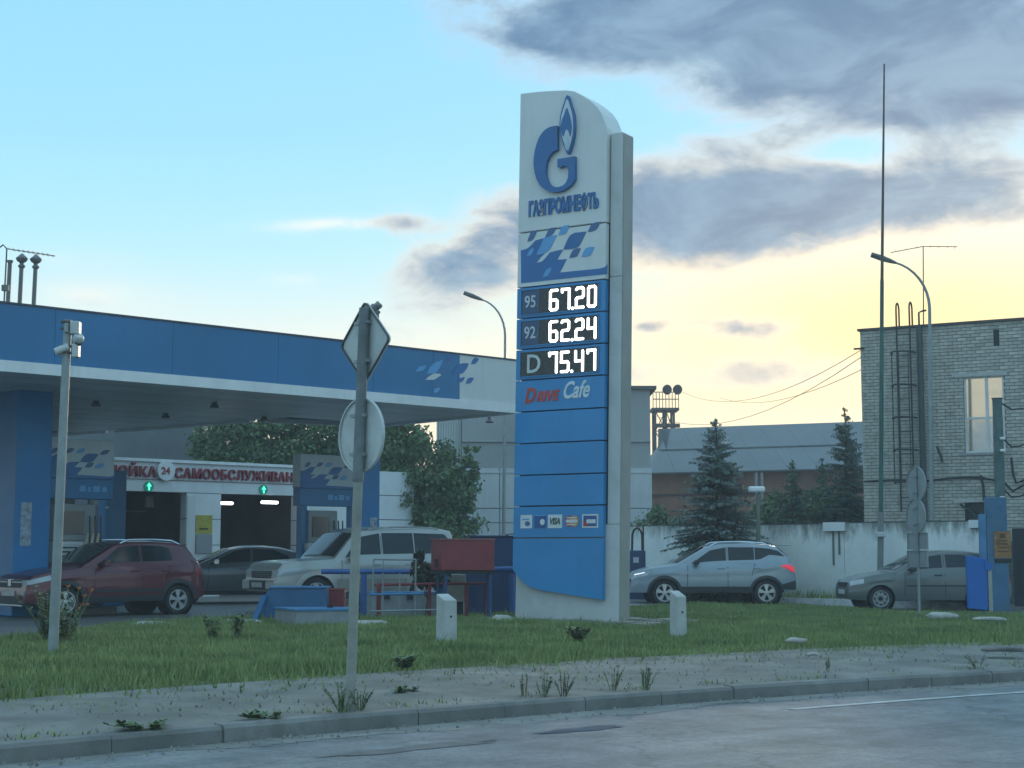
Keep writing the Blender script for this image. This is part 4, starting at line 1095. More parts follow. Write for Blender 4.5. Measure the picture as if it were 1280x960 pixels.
# ---- dark grey hatchback behind it
hd = R(180 + 18); mid = Vector((xat(291, 41.5), 41.5, 0))
c = Car('parked_car', 'dark grey hatchback with a pale curved roof between the maroon car and the silver off-roader', (mid.x, mid.y, 0), hd, 4.3, 1.80,
        sh=[(0, .66), (.2, .76), (.8, .90), (1.25, .97), (3.2, 1.02), (3.9, 1.06), (4.22, .95), (4.3, .75)],
        rf=[(1.05, .98), (1.95, 1.40), (2.35, 1.475), (2.8, 1.48), (3.3, 1.44), (3.7, 1.34), (4.2, 1.02)], wf=.86, wr=3.5, wrad=.31, arch=.36, sill=.24, front_z=.24, rear_z=.32, paint=paint('paint_graphite', (.11, .125, .14)))
c.body(); c.wheels()
c.patch('side_window', m_carglass, [(1.45, 1.0), (2.5, 1.03)], [(1.45, 1.02), (2.1, 1.35), (2.5, 1.405)], off=.004)
c.patch('side_window', m_carglass, [(2.56, 1.03), (3.5, 1.07)], [(2.56, 1.405), (3.1, 1.375), (3.5, 1.22)], off=.004)
c.screen('windscreen', 1.15, 1.95); c.screen('rear_window', 3.62, 4.08)
for a in ((1.40, .36, 1.42, .98), (2.53, .36, 2.53, 1.4), (3.16, .6, 3.30, 1.0)): c.seam(*a)
c.mirrors(1.6, 1.0, m_chrome); c.handles((2.3, 3.15), .88, c.paint)
c.patch('headlamp', m_lampg, [(.05, .60), (.6, .72)], [(.05, .70), (.6, .82)], off=.01); c.fbox('grille', m_clad, -.5, .5, .38, .62); c.patch('tail_lamp', m_tail, [(4.0, .78), (4.28, .74)], [(4.0, .98), (4.28, .90)], off=.008)
c.strip('sill_trim', m_clad, 1.2, 3.1, .24, .33, off=.01); c.fbox('number_plate', m_plate, -.26, .26, .42, .53, proud=.02)

# ---- silver off-roader
hd = R(180 + 34); mid = Vector((xat(444, 36.4), 36.4, 0))
c = Car('parked_car', 'large silver white off-roader behind the blue pipe rail', (mid.x, mid.y, 0), hd, 4.72, 1.88,
        sh=[(0, .93), (.08, 1.05), (.4, 1.10), (1.30, 1.15), (1.6, 1.15), (4.0, 1.19), (4.62, 1.20), (4.72, 1.02)],
        rf=[(1.34, 1.17), (1.92, 1.76), (2.10, 1.83), (3.2, 1.87), (4.3, 1.86), (4.5, 1.82), (4.68, 1.25)], wf=.92, wr=3.70, wrad=.385, arch=.45, sill=.42, front_z=.44, rear_z=.48, paint=paint('paint_silver', (.38, .38, .355), metal=.3), kf=.12, kr=.06, tumble=.22, nose=.75)
c.body(); c.wheels(); c.arches(mat=c.paint, wd=.10)
c.strip('lower_trim', pm('paint_beige', (.25, .24, .21), rough=.45), 1.42, 3.2, .43, .72, off=.014)
c.patch('side_window', m_carglass, [(1.62, 1.17), (2.56, 1.19)], [(1.62, 1.19), (2.04, 1.66), (2.56, 1.75)], off=.004)
c.patch('side_window', m_carglass, [(2.62, 1.19), (3.44, 1.21)], [(2.62, 1.755), (3.44, 1.76)], off=.004)
c.patch('side_window', m_carglass, [(3.47, 1.21), (4.44, 1.24)], [(3.47, 1.76), (4.30, 1.74), (4.42, 1.62), (4.44, 1.34)], off=.0045)
c.screen('windscreen', 1.40, 1.90); c.screen('rear_window', 4.53, 4.64)
for a in ((1.52, .5, 1.54, 1.14), (2.59, .5, 2.59, 1.70), (3.26, .9, 3.45, 1.22)): c.seam(*a)
c.handles((2.42, 3.28), 1.04, c.paint); c.mirrors(1.78, 1.14, m_chrome); c.rails(2.3, 4.2, m_rimsteel, .04)
c.fbox('grille', m_clad, -.50, .50, .74, .90, proud=.02)
for k in range(3): c.fbox('grille_bar', m_chrome, -.50, .50, .77 + k * .045, .785 + k * .045, proud=.032)
c.patch('headlamp', m_lampg, [(.0, .78), (.52, .88)], [(.0, .93), (.52, 1.00)], off=.012)
for sd in (1, -1): c.fbox('headlamp', m_lampg, *sorted((sd * .53, sd * .82)), .76, .92, proud=.015); c.fbox('fog_lamp', m_lampg, *sorted((sd * .62, sd * .74)), .52, .62, proud=.03)
c.fbox('bumper', c.paint, -.84, .84, .48, .70, th=.10, proud=.10, bevel=.04); c.fbox('number_plate', m_plate, -.26, .26, .54, .65, proud=.125)
c.fbox('lower_grille', m_clad, -.42, .42, .50, .69, proud=.108, bevel=.01)
c.fbox('spare_wheel', m_rimsteel, -.34, .34, .75, 1.42, th=.02, proud=.2, rear=True, bevel=.06)
c.patch('tail_lamp', m_tail, [(4.55, .85), (4.70, .85)], [(4.55, 1.15), (4.70, 1.02)], off=.008)

# ---- white car mostly hidden behind the dark blue tank
mid = Vector((xat(628, 46.0), 46.0, 0))
c = Car('parked_car', 'white sport utility car glimpsed behind the dark blue tank', (mid.x, mid.y, 0), R(185), 4.5, 1.82,
        sh=[(0, .8), (.2, .92), (1.3, 1.06), (3.5, 1.12), (4.4, 1.14), (4.5, .9)], rf=[(1.1, 1.08), (1.9, 1.70), (2.3, 1.80), (3.6, 1.80), (4.1, 1.74), (4.44, 1.18)],
        wf=.9, wr=3.6, wrad=.34, arch=.40, sill=.32, front_z=.32, rear_z=.4, paint=paint('paint_white', (.62, .63, .62), metal=0))
c.body(); c.wheels(); c.arches()
c.patch('side_window', m_carglass, [(1.5, 1.1), (2.6, 1.14)], [(1.5, 1.12), (2.1, 1.6), (2.6, 1.70)], off=.004); c.patch('side_window', m_carglass, [(2.66, 1.14), (4.0, 1.17)], [(2.66, 1.70), (3.7, 1.66), (4.0, 1.4)], off=.004)
c.screen('windscreen', 1.2, 1.9); c.screen('rear_window', 4.14, 4.36); c.mirrors(1.65, 1.1, c.paint); c.rails(2.2, 3.9, m_clad)
c.patch('headlamp', m_lampg, [(.02, .72), (.5, .82)], [(.02, .84), (.5, .92)], off=.01); c.patch('tail_lamp', m_tail, [(4.3, .85), (4.48, .85)], [(4.3, 1.1), (4.48, .98)], off=.008); c.fbox('grille', m_clad, -.5, .5, .55, .75)

# ---- blue-grey crossover right of the pylon
mid = Vector((xat(886, 42.6), 42.6, 0)); gz = zg(mid.x, mid.y)
c = Car('parked_car', 'blue grey crossover with a lit red tail lamp in front of the blue spruce', (mid.x, mid.y, gz), R(181), 4.42, 1.84,
        sh=[(0, .72), (.10, .86), (.5, .96), (1.20, 1.05), (1.5, 1.06), (3.3, 1.13), (3.9, 1.24), (4.2, 1.20), (4.36, 1.06), (4.42, .8)],
        rf=[(1.15, 1.07), (2.02, 1.56), (2.4, 1.64), (3.0, 1.65), (3.7, 1.60), (3.92, 1.56), (4.28, 1.22)], wf=.90, wr=3.61, wrad=.335, arch=.40, sill=.34, front_z=.30, rear_z=.42, paint=paint('paint_bluegrey', (.27, .325, .365)), kf=.18)
c.body(); c.wheels(spokes=5); c.arches(wd=.07)
c.strip('sill_trim', m_clad, 1.28, 3.22, .33, .50, off=.012)
c.patch('crease_highlight', pm('bluegrey_highlight', (.42, .47, .50), rough=.25, metal=.2, coat=.5), [(1.6, .70), (3.1, .66)], [(1.6, .725), (3.1, .672)], off=.006)  # painted highlight along the lower door crease
c.patch('window_line', m_chrome, [(1.58, 1.068), (3.3, 1.128)], [(1.58, 1.08), (3.3, 1.142)], off=.008)
c.patch('rear_bumper_trim', m_clad, [(4.0, .42), (4.40, .42)], [(4.0, .55), (4.40, .66)], off=.012)
c.patch('side_window', m_carglass, [(1.62, 1.09), (2.55, 1.125)], [(1.62, 1.11), (2.14, 1.46), (2.55, 1.535)], off=.004)
c.patch('side_window', m_carglass, [(2.61, 1.125), (3.30, 1.15)], [(2.61, 1.54), (3.30, 1.535)], off=.004)
c.patch('side_window', m_carglass, [(3.32, 1.15), (3.70, 1.34), (4.10, 1.30)], [(3.32, 1.535), (3.70, 1.50), (3.95, 1.44), (4.10, 1.31)], off=.0045)
c.screen('windscreen', 1.24, 1.98); c.screen('rear_window', 3.95, 4.2)
for a in ((1.50, .47, 1.52, 1.06), (2.58, .47, 2.58, 1.54), (3.22, .8, 3.32, 1.15)): c.seam(*a)
c.handles((2.40, 3.36), .98, c.paint); c.mirrors(1.74, 1.07, m_clad); c.rails(2.15, 3.75, m_chrome, .055)
c.patch('headlamp', m_lampg, [(.02, .70), (.46, .80)], [(.02, .80), (.46, .86)], off=.012); c.fbox('grille', m_clad, -.58, .58, .48, .70, proud=.02); c.fbox('number_plate', m_plate, -.26, .26, .40, .51, proud=.03)
c.patch('daytime_lamp', pm('daytime_lamp', (.9, .92, .95), emit=.6), [(.04, .80), (.36, .86)], [(.04, .825), (.36, .88)], off=.018)
c.patch('tail_lamp', m_tail_on, [(3.98, 1.02), (4.10, 1.01), (4.20, .94), (4.37, .86)], [(3.98, 1.03), (4.10, 1.08), (4.25, 1.08), (4.37, 1.01)], off=.012)
MB().bb(-2.15, -1.75, -.55, .55, 1.585, 1.61).build('roof_spoiler', c.paint, c.t, local=True, bevel=.01)

# ---- dark grey liftback at the right
mid = Vector((xat(1151, 40.2), 40.2, 0)); gz = zg(mid.x, mid.y)
c = Car('parked_car', 'old dark grey saloon with steel wheels behind the round road signs', (mid.x, mid.y, gz), R(182), 4.12, 1.70,
        sh=[(0, .66), (.12, .76), (.6, .87), (1.12, .95), (1.4, .97), (3.2, 1.02), (3.9, 1.04), (4.06, .96), (4.12, .75)],
        rf=[(1.08, .97), (1.88, 1.40), (2.3, 1.48), (2.8, 1.49), (3.2, 1.46), (3.5, 1.40), (3.98, 1.06)], wf=.78, wr=3.26, wrad=.30, arch=.355, sill=.26, front_z=.28, rear_z=.34, paint=paint('paint_darkgrey', (.12, .135, .13), rough=.38))
c.body(); c.wheels(steel=True)
c.patch('side_window', m_carglass, [(1.45, .995), (2.36, 1.02)], [(1.45, 1.01), (1.98, 1.34), (2.36, 1.395)], off=.004)
c.patch('side_window', m_carglass, [(2.46, 1.02), (3.36, 1.05)], [(2.46, 1.40), (2.9, 1.395), (3.2, 1.33), (3.36, 1.18)], off=.004)
c.screen('windscreen', 1.16, 1.86); c.screen('rear_window', 3.42, 3.86)
for a in ((1.38, .36, 1.40, .96), (2.41, .36, 2.41, 1.40), (3.0, .6, 3.12, 1.0)): c.seam(*a)
c.handles((2.24, 3.05), .88, m_clad); c.mirrors(1.58, .97, m_clad)
c.patch('headlamp', m_lampg, [(.02, .62), (.36, .68)], [(.02, .74), (.36, .80)], off=.01); c.fbox('grille', m_clad, -.42, .42, .56, .70); c.fbox('number_plate', m_plate, -.26, .26, .40, .51, proud=.03)
c.patch('tail_lamp', pm('tail_lamp_bright', (.30, .05, .05), rough=.2), [(3.86, .70), (4.10, .68)], [(3.86, 1.0), (4.10, .90)], off=.008)
c.strip('door_moulding', m_clad, 1.42, 3.0, .60, .64, off=.006)
# ================================================================== WHITE BOUNDARY WALL
m_wallw = pm('wall_whitewash', (.80, .82, .79), rough=.85, var=.05, scale=.6, bump=.2, bscale=25, dirt=(.52, .54, .51), dscale=.9, damt=.6, streak=.10)
m_walltop = pm('wall_capping', (.10, .105, .09), rough=.9, var=.3, scale=4)
def wall_mat():
    m = pm('wall_whitewash', (0, 0, 0)); t = m.node_tree; ns = t.nodes; b = ns['Principled BSDF']
    co = ns.new('ShaderNodeTexCoord'); sp = ns.new('ShaderNodeSeparateXYZ'); t.links.new(co.outputs['Object'], sp.inputs[0])
    def nz(sc, st, det=8):
        mp = ns.new('ShaderNodeMapping'); mp.inputs['Scale'].default_value = st; t.links.new(co.outputs['Object'], mp.inputs[0])
        n = ns.new('ShaderNodeTexNoise'); n.inputs['Scale'].default_value = sc; n.inputs['Detail'].default_value = det; n.inputs['Roughness'].default_value = .72; t.links.new(mp.outputs[0], n.inputs['Vector']); return n.outputs['Fac']
    def mt(op, a, b_):
        n = ns.new('ShaderNodeMath'); n.operation = op
        for i, v in enumerate((a, b_)):
            if hasattr(v, 'is_output'): t.links.new(v, n.inputs[i])
            else: n.inputs[i].default_value = v
        return n.outputs[0]
    def mr(f, a, b_, c=0, d=1):
        n = ns.new('ShaderNodeMapRange'); t.links.new(f, n.inputs[0])
        for i, v in enumerate((a, b_, c, d)): n.inputs[i + 1].default_value = v
        return n.outputs[0]
    # damp growth creeping down from the coping, splash dirt at the foot
    damp = mr(mt('ADD', mt('ADD', nz(1.0, (1.5, 1.5, .5)), mt('MULTIPLY', nz(3.0, (2.2, 2.2, .6)), .5)), mr(sp.outputs[2], 1.25, 2.15, 0, .46)), .97, 1.22)
    foot_ = mr(mt('ADD', nz(1.4, (1, 1, 1)), mr(sp.outputs[2], .6, -.1, 0, .3)), .62, .9)
    old = b.inputs['Base Color'].links[0].from_socket
    def mix(f, a, c, k):
        n = ns.new('ShaderNodeMix'); n.data_type = 'RGBA'; t.links.new(mt('MULTIPLY', f, k), n.inputs[0]); t.links.new(a, n.inputs[6]); n.inputs[7].default_value = (*c, 1); return n.outputs[2]
    o = mix(damp, old, (.12, .125, .095), .85); o = mix(foot_, o, (.30, .31, .27), .6); t.links.new(o, b.inputs['Base Color'])
wall_mat()
wA = Vector((xat(770, 49.8), 49.8, 0)); wB = Vector((xat(1229, 41.0), 41.0, 0)); WU = (wB - wA).normalized(); WN = Vector((WU.y, -WU.x, 0)); WZ0, WZ1 = -.3, 2.12
bw = thing('boundary_wall', 'whitewashed boundary wall with dark stains behind the right-hand cars', 'wall', (wA + wB) / 2)
def wbox(u0, u1, v0, v1, z0, z1):
    vs = [tuple(wA + WU * a - WN * b + Vector((0, 0, z))) for z in (z0, z1) for a, b in ((u0, v0), (u1, v0), (u1, v1), (u0, v1))]
    return MB().add(vs, [(0, 1, 5, 4), (1, 2, 6, 5), (2, 3, 7, 6), (3, 0, 4, 7), (4, 5, 6, 7), (3, 2, 1, 0)])
WL = (wB - wA).length; npan = 3
for k in range(npan):
    wbox(WL * k / npan + .008, WL * (k + 1) / npan - .008, 0, .18, WZ0, WZ1 - .02 * (k % 2)).build('wall_panel', m_wallw, bw)
def wallu(px):
    k = (px - 640) / FPX * math.cos(PITCH); return (k * wA.y - wA.x) / (WU.x - k * WU.y)
def wallz(px, py): return onplane(px, py, wA, WN).z
rnd = random.Random(9)
cap = MB()
x = 0.0
while x < WL:
    l = rnd.uniform(.15, .5); hh = rnd.uniform(.015, .05)
    cap.add(wbox(x, min(WL, x + l), .01, .17, 2.09, WZ1 + hh).v, [(0, 1, 5, 4), (1, 2, 6, 5), (2, 3, 7, 6), (3, 0, 4, 7), (4, 5, 6, 7), (3, 2, 1, 0)]); x += l + .002
cap.build('coping', m_walltop, bw)
# pale box on the wall with rust runs
u0 = wallu(1032); u1 = wallu(1058); t = thing('wall_box', 'small white box on top of the boundary wall with dark runs', 'utility box', wA + WU * u0)
wbox(u0, u1, -.12, -.01, wallz(1045, 664), wallz(1045, 653)).build('box', m_trim, t, bevel=.01)
for px, ln in ((1042.5, .95), (1050, .65)):
    uu = wallu(px); wbox(uu - .025, uu + .02, -.045, -.004, wallz(1045, 664) - ln, wallz(1045, 664) - .002).build('cable_duct', pm('duct_grey', (.16, .165, .15), rough=.8), t)
u0 = wallu(1216)
tw = thing('lamp_box', 'small white box at the end of the boundary wall beside the blue pillar', 'utility box', wA + WU * u0)
wbox(u0 - .05, u0 + .28, -.10, -.01, wallz(1222, 660), wallz(1222, 650)).build('box', m_trim, tw, bevel=.01)
# white painted kerb stones in front of the wall
kb = tag(bpy.data.objects.new('entrance_kerb', None), kind='structure'); COL.objects.link(kb)
m_kwhite = pm('kerb_white', (.76, .78, .77), rough=.8, var=.2, scale=5, dirt=(.25, .25, .24), dscale=4, hue=.06)
u = wallu(800)
while u < wallu(1215):
    wbox(u + .006, u + .994, -1.15, -1.0, -.3, -.14 + .19).build('kerb_stone', m_kwhite, kb); u += 1.0
rows = [[tuple(wA + WU * a - WN * b + Vector((0, 0, -.14 + .155 + .02 * math.sin(a * 2 + b * 3)))) for b in (-1.01, -.6, -.3, .02)] for a in np.linspace(0, WL, 40)]
tag(MB().grid(rows).build('planting_strip', m_soil), kind='structure')

# ================================================================== GATE, BLUE PILLAR AND POLE AT THE RIGHT
m_pilblue = pm('pillar_blue', (.055, .155, .27), rough=.6, var=.2, scale=2.5, dirt=(.10, .16, .20), dscale=3, damt=.7)
gpil = Vector((xat(1246, 39.3), 39.3, -.15))
t = thing('gate_pillar', 'chipped light blue gate pillar with an orange notice', 'pillar', gpil)
MB().box((gpil.x, gpil.y, 1.26), (.50, .45, 2.85), R(-12)).build('pillar', m_pilblue, t, bevel=.015)
MB().box((gpil.x - .34, gpil.y + .02, 1.12), (.16, .35, 2.3), R(-12)).build('side_post', pm('pillar_blue_light', (.08, .22, .40), rough=.6, var=.2, scale=3), t, bevel=.01)
MB().box((gpil.x + .07, gpil.y - .26, 1.50), (.40, .02, .66), R(-12)).build('notice', pm('notice_orange', (.36, .17, .05), rough=.6, var=.35, scale=9), t)
MB().box((gpil.x + .07, gpil.y - .262, 1.10), (.40, .02, .09), R(-12)).build('notice_strip', m_dark, t)
for k in range(4): MB().box((gpil.x + .07, gpil.y - .274, 1.34 + k * .09), (.26 - .03 * (k % 2), .006, .03), R(-12)).build('notice_line', pm('notice_ink', (.10, .06, .03), rough=.7), t)
MB().box((gpil.x + .07, gpil.y - .272, 1.72), (.14, .006, .12), R(-12)).build('notice_emblem', pm('notice_ink', (.10, .06, .03)), t)
gt = Vector((xat(1262, 40.5), 40.5, -.15))
t = thing('steel_gate', 'black steel gate leaf at the right edge', 'gate', gt)
MB().box((gt.x + 1.1, gt.y - .25, .93), (2.1, .05, 2.0), R(-12)).build('leaf', pm('gate_black', (.018, .018, .022), rough=.6, var=.2), t)
for k in range(6): MB().box((gt.x + .22 + k * .36, gt.y - .085 - k * .0765 - .028 + .02, .93), (.03, .03, 1.96), R(-12)).build('rib', pm('gate_black', (.018, .018, .022)), t)
pp = Vector((xat(1252, 41.6), 41.6, -.15)); ptop = at(1246.5, 499, 41.6)
t = thing('service_pole', 'weathered green pole with cables above the blue pillar', 'pole', pp)
MB().cyl(pp, ptop, .15, .13, 14).build('pole', pm('pole_green', (.085, .14, .13), rough=.7, var=.25, scale=4, dirt=(.16, .17, .16), dscale=5), t, smooth=True)
MB().cyl(ptop, ptop + Vector((0, 0, .03)), .15, .15, 14).build('cap', m_clad, t)
for py, dz in ((503, .0), (545, .1), (607, .12)):
    q = at(1250, py, 41.5); e = at(1285, py + 8, 41.9)
    MB().tube([q, q.lerp(e, .4) + Vector((0, 0, -.12 - dz)), q.lerp(e, .7) + Vector((0, 0, -.05 - dz)), e], .022, 6).build('cable', m_hose, t, smooth=True)
for py in (548, 563, 622, 630):
    q = at(1253, py, 41.4); MB().box(q, (.12, .1, .07)).build('insulator', m_trim, t, bevel=.02)
# blue board on a post
bp = Vector((xat(1221, 36.8), 36.8, -.13))
t = thing('blue_bin_board', 'bright blue board on a grey post in the grass before the dark grey saloon', 'board', bp)
zz1 = zat(695, 36.8); zz0 = zat(763, 36.8)
MB().prism([(-.255, zz0 + .05), (.20, zz0), (.22, zz1 - .17), (.22, zz1 - .06), (-.10, zz1 - .0), (-.26, zz1)], lambda u, v, d: (bp.x + u, bp.y + d, v), -.06, .06).build('board', pm('board_blue', (.006, .125, .46), rough=.4, var=.08, scale=2), t, bevel=.01)
MB().box((bp.x + .275, bp.y - .02, (zz1 - .28 + zz0) / 2), (.09, .09, zz1 - .28 - zz0 + .1)).build('post', pm('post_concrete', (.36, .37, .35), rough=.8, var=.15), t)
MB().prism([(.16, zz1 - .32), (.33, zz1 - .32), (.33, zz1 - .2), (.24, zz1 - .1), (.16, zz1 - .1)], lambda u, v, d: (bp.x + u, bp.y + d, v), -.085, .085).build('clamp', pm('board_blue', (0, 0, 0)), t)

# ================================================================== BRICK BUILDING
m_brick = pm('silicate_brick', (.47, .445, .385), rough=.85, var=.12, scale=5, bump=.3, bscale=60, hue=.2)
m_brick2 = pm('silicate_brick_wall', (.46, .435, .375), rough=.85, var=.22, scale=4.5, bump=.3, bscale=60)
m_mortar = pm('mortar', (.115, .115, .108), rough=.95, var=.3, scale=8)
BR = R(-29); BU = Vector((math.cos(BR), math.sin(BR), 0)); BV = Vector((-BU.y, BU.x, 0)); BN = -BV
bY = 46.5; b0 = Vector((xat(1078.5, bY, 4), bY, 0))
def bu(px, z=4.5):
    dz = (z - CAMZ) * math.sin(PITCH); k = (px - 640) / FPX
    return (k * (b0.y * math.cos(PITCH) + dz) - b0.x) / (BU.x - k * BU.y * math.cos(PITCH))
def bz(px, py): return onplane(px, py, b0, BN).z
BZ1 = bz(1078, 414)
brick = thing('brick_building', 'two-storey pale brick building with a white window behind the boundary wall', 'building', b0)
def bbx(u0, u1, v0, v1, z0, z1):
    vs = [tuple(b0 + BU * a + BV * b + Vector((0, 0, z))) for z in (z0, z1) for a, b in ((u0, v0), (u1, v0), (u1, v1), (u0, v1))]
    return MB().add(vs, [(0, 1, 5, 4), (1, 2, 6, 5), (2, 3, 7, 6), (3, 0, 4, 7), (4, 5, 6, 7), (3, 2, 1, 0)])
BLEN = 11.0
wu0, wu1, wz0, wz1 = bu(1205, 5.5), bu(1255.5, 5.5), bz(1230, 566), bz(1230, 470)
lu0, lu1, lz0, lz1 = bu(1206, 2.5), bu(1236, 2.5), bz(1220, 654), bz(1220, 628)
def hole(u0, u1, z0, z1, m=.0):
    return (u1 > wu0 - m and u0 < wu1 + m and z1 > wz0 - m and z0 < wz1 + m) or (u1 > lu0 - m and u0 < lu1 + m and z1 > lz0 - m and z0 < lz1 + m)
# backing masonry with the two openings cut out
us = [0.02, lu0, lu1, wu0, wu1]; us = sorted(us) + [BLEN]
zs_ = sorted([-.2, lz0, lz1, wz0, wz1, BZ1])
for i in range(len(us) - 1):
    mb = MB()
    for j in range(len(zs_) - 1):
        if not hole(us[i] + .01, us[i + 1] - .01, zs_[j] + .01, zs_[j + 1] - .01):
            bbx(us[i], us[i + 1], .028, .40, zs_[j], zs_[j + 1]).build('wall', m_mortar, brick)
    pass
bbx(.02, BLEN, .41, 9, -.2, BZ1 - .02).build('rear_block', m_brick2, brick) if False else None
bbx(.02, .42, .405, 9, -.2, BZ1 - .001).build('side_wall', m_brick2, brick)
bbx(.43, BLEN, 8.7, 9, -.2, BZ1 - .001).build('rear_wall', m_brick2, brick)
bbx(-.06, BLEN + .05, -.07, 9.05, BZ1 + .002, BZ1 + .07).build('roof', pm('roof_edge', (.09, .085, .08), rough=.8), brick)
bbx(.43, BLEN, .405, 8.69, 3.3, 3.5).build('floor_slab', m_mortar, brick)
# bricks: half-bond, nearest 300 single, the rest one part
CH, BLn = .0985, .262
rnd = random.Random(11); allb = []
nrow = int((BZ1 - 1.6) / CH)
umax = bu(1330, 5)
for r in range(nrow):
    z0 = BZ1 - (r + 1) * CH; u = 0.0 if r % 2 == 0 else -BLn / 2
    while u < umax:
        u0, u1 = max(0, u) + .006, min(umax, u + BLn) - .006
        if u1 - u0 > .05:
            segs = [(u0, u1)]
            for (h0, h1, g0, g1) in ((wu0, wu1, wz0, wz1), (lu0, lu1, lz0, lz1)):
                if z0 + CH > g0 + .03 and z0 < g1 - .03:
                    ns = []
                    for a, b in segs:
                        if b <= h0 or a >= h1: ns.append((a, b)); continue
                        if a < h0 - .04: ns.append((a, h0 - .003))
                        if b > h1 + .04: ns.append((h1 + .003, b))
                    segs = ns
            for a, b in segs: allb.append((a, b, z0 + .008, z0 + CH - .008))
        u += BLn
full = [x for x in allb if abs((x[1] - x[0]) - (BLn - .012)) < .001 and x[2] > 2.0 and x[1] < bu(1290, 5)]
full.sort(key=lambda x: -x[0]); singles = set(full[:300])
proto = None; m4 = Matrix.Rotation(BR, 4, 'Z')
rest = MB()
for x in allb:
    a, b, z0, z1 = x; pr_ = rnd.uniform(-.004, .004)
    if x in singles:
        if proto is None:
            proto = MB().bb(0, b - a, 0, .09, 0, z1 - z0).mesh('brick'); proto.materials.append(m_brick)
        o = bpy.data.objects.new('brick', proto); COL.objects.link(o); o.parent = brick
        o.matrix_basis = Matrix.Translation(BU * a + BV * (pr_ - .002) + Vector((0, 0, z0))) @ m4
    else:
        q = bbx(a, b, pr_ - .002, .09, z0, z1); rest.add(q.v, q.f)
o = rest.build('brickwork', m_brick2, brick, recalc=False); o['kind'] = 'stuff'
# window with frame, panes and curtain
win = bbx(wu0, wu1, .145, .16, wz0, wz1).build('window', pm('curtain', (.80, .74, .56), rough=.9, var=.2, scale=2.5), brick)
m_pvc = pm('window_frame_white', (.62, .63, .61), rough=.4)
uc = lerp(wu0, wu1, .56); zc = lerp(wz0, wz1, .455); fw = .055
for (a, b, c_, d) in ((wu0, wu0 + fw, wz0, wz1), (wu1 - fw, wu1, wz0, wz1), (wu0 + fw, wu1 - fw, wz0, wz0 + fw), (wu0 + fw, wu1 - fw, wz1 - fw, wz1), (uc - .04, uc + .04, wz0 + fw, wz1 - fw), (wu0 + fw, uc - .04, zc - .03, zc + .03), (uc + .04, wu1 - fw, zc - .03, zc + .03)):
    bbx(a, b, .05, .14, c_, d).build('frame_bar', m_pvc, win)
m_pane = bpy.data.materials.new('window_glass'); m_pane.use_nodes = True
pb = m_pane.node_tree.nodes['Principled BSDF']; pb.inputs['Base Color'].default_value = (.96, .90, .76, 1); pb.inputs['Roughness'].default_value = .06; pb.inputs['Metallic'].default_value = .55; pb.inputs['Transmission Weight'].default_value = .7; pb.inputs['IOR'].default_value = 1.5
for (a, b) in ((wu0 + fw, uc - .04), (uc + .04, wu1 - fw)):
    for (c_, d) in ((wz0 + fw, zc - .03), (zc + .03, wz1 - fw)):
        bbx(a + .002, b - .002, .085, .092, c_ + .002, d - .002).build('pane', m_pane, win)
bbx(wu0 - .18, wu1 + .12, -.05, .1, wz0 - .07, wz0 - .003).build('sill', pm('sill_grey', (.30, .30, .28), rough=.8), brick)
bbx(wu0 - .32, wu1 + .1, -.016, .1, wz1 + .004, wz1 + .10).build('lintel', pm('lintel_concrete', (.46, .46, .43), rough=.85), brick)
bbx(wu0 + .06, uc - .05, .115, .14, wz0 + .06, wz0 + .32).build('sill_item', m_dark, win); bbx(uc + .05, wu1 - .06, .115, .14, wz0 + .06, wz0 + .27).build('sill_item', m_dark, win)
bbx(lu0, lu1, .22, .25, lz0, lz1).build('window', pm('dark_opening', (.03, .034, .036), rough=.3), brick)
bbx(lu0 - .3, lu1 + .1, -.016, .1, lz1 + .004, lz1 + .09).build('lintel', pm('lintel_concrete', (.46, .46, .43)), brick)
bbx(bu(1243, 6.8), bu(1250, 6.8), -.02, .05, bz(1246, 432), bz(1246, 412)).build('vent', m_dark, brick)
# cable swagged along the facade and stub brackets
m_cable = pm('facade_cable', (.03, .032, .034), rough=.7)
pts = []
for px, py in ((1080, 602), (1110, 600), (1135, 600), (1160, 601), (1185, 598), (1205, 597), (1225, 597), (1242, 600), (1250, 606)):
    q = onplane(px, py, b0 + BN * .06, BN); pts.append(q)
MB().tube(pts, .028, 6).build('facade_cable', m_cable, brick, smooth=True)
for pl in ([(1171, 558), (1176, 570), (1178, 578)], [(1200, 630), (1214, 640), (1222, 646)], [(1226, 594), (1229, 608), (1230, 626)], [(1264, 572), (1266, 590), (1270, 604), (1280, 600)], [(1256, 604), (1266, 614), (1280, 606)]):
    MB().tube([onplane(x, y, b0 + BN * .10, BN) for x, y in pl], .035, 6).build('bracket', m_cable, brick, smooth=True)
q = onplane(1076, 436, b0, BN); MB().cyl(q + BN * .05 - BU * .2, q + BN * .05 + BU * .1, .03, n=8).build('roof_bracket', m_cable, brick)
# downpipe
dp = bu(1153.5, 5); t0 = b0 + BU * dp + BN * .10
MB().cyl(t0 + Vector((0, 0, 1.2)), t0 + Vector((0, 0, BZ1 + .03)), .085, n=12).build('downpipe', pm('downpipe_dark', (.055, .07, .075), rough=.6, var=.2), brick, smooth=True)
MB().tube([t0 + Vector((0, 0, BZ1 + .03)), t0 + Vector((0, 0, BZ1 + .42)), t0 + Vector((.04, 0, BZ1 + .47)) + BU * .08, t0 + BU * .22 + Vector((0, 0, BZ1 + .47))], .03, 8).build('vent_pipe', m_cable, brick, smooth=True)
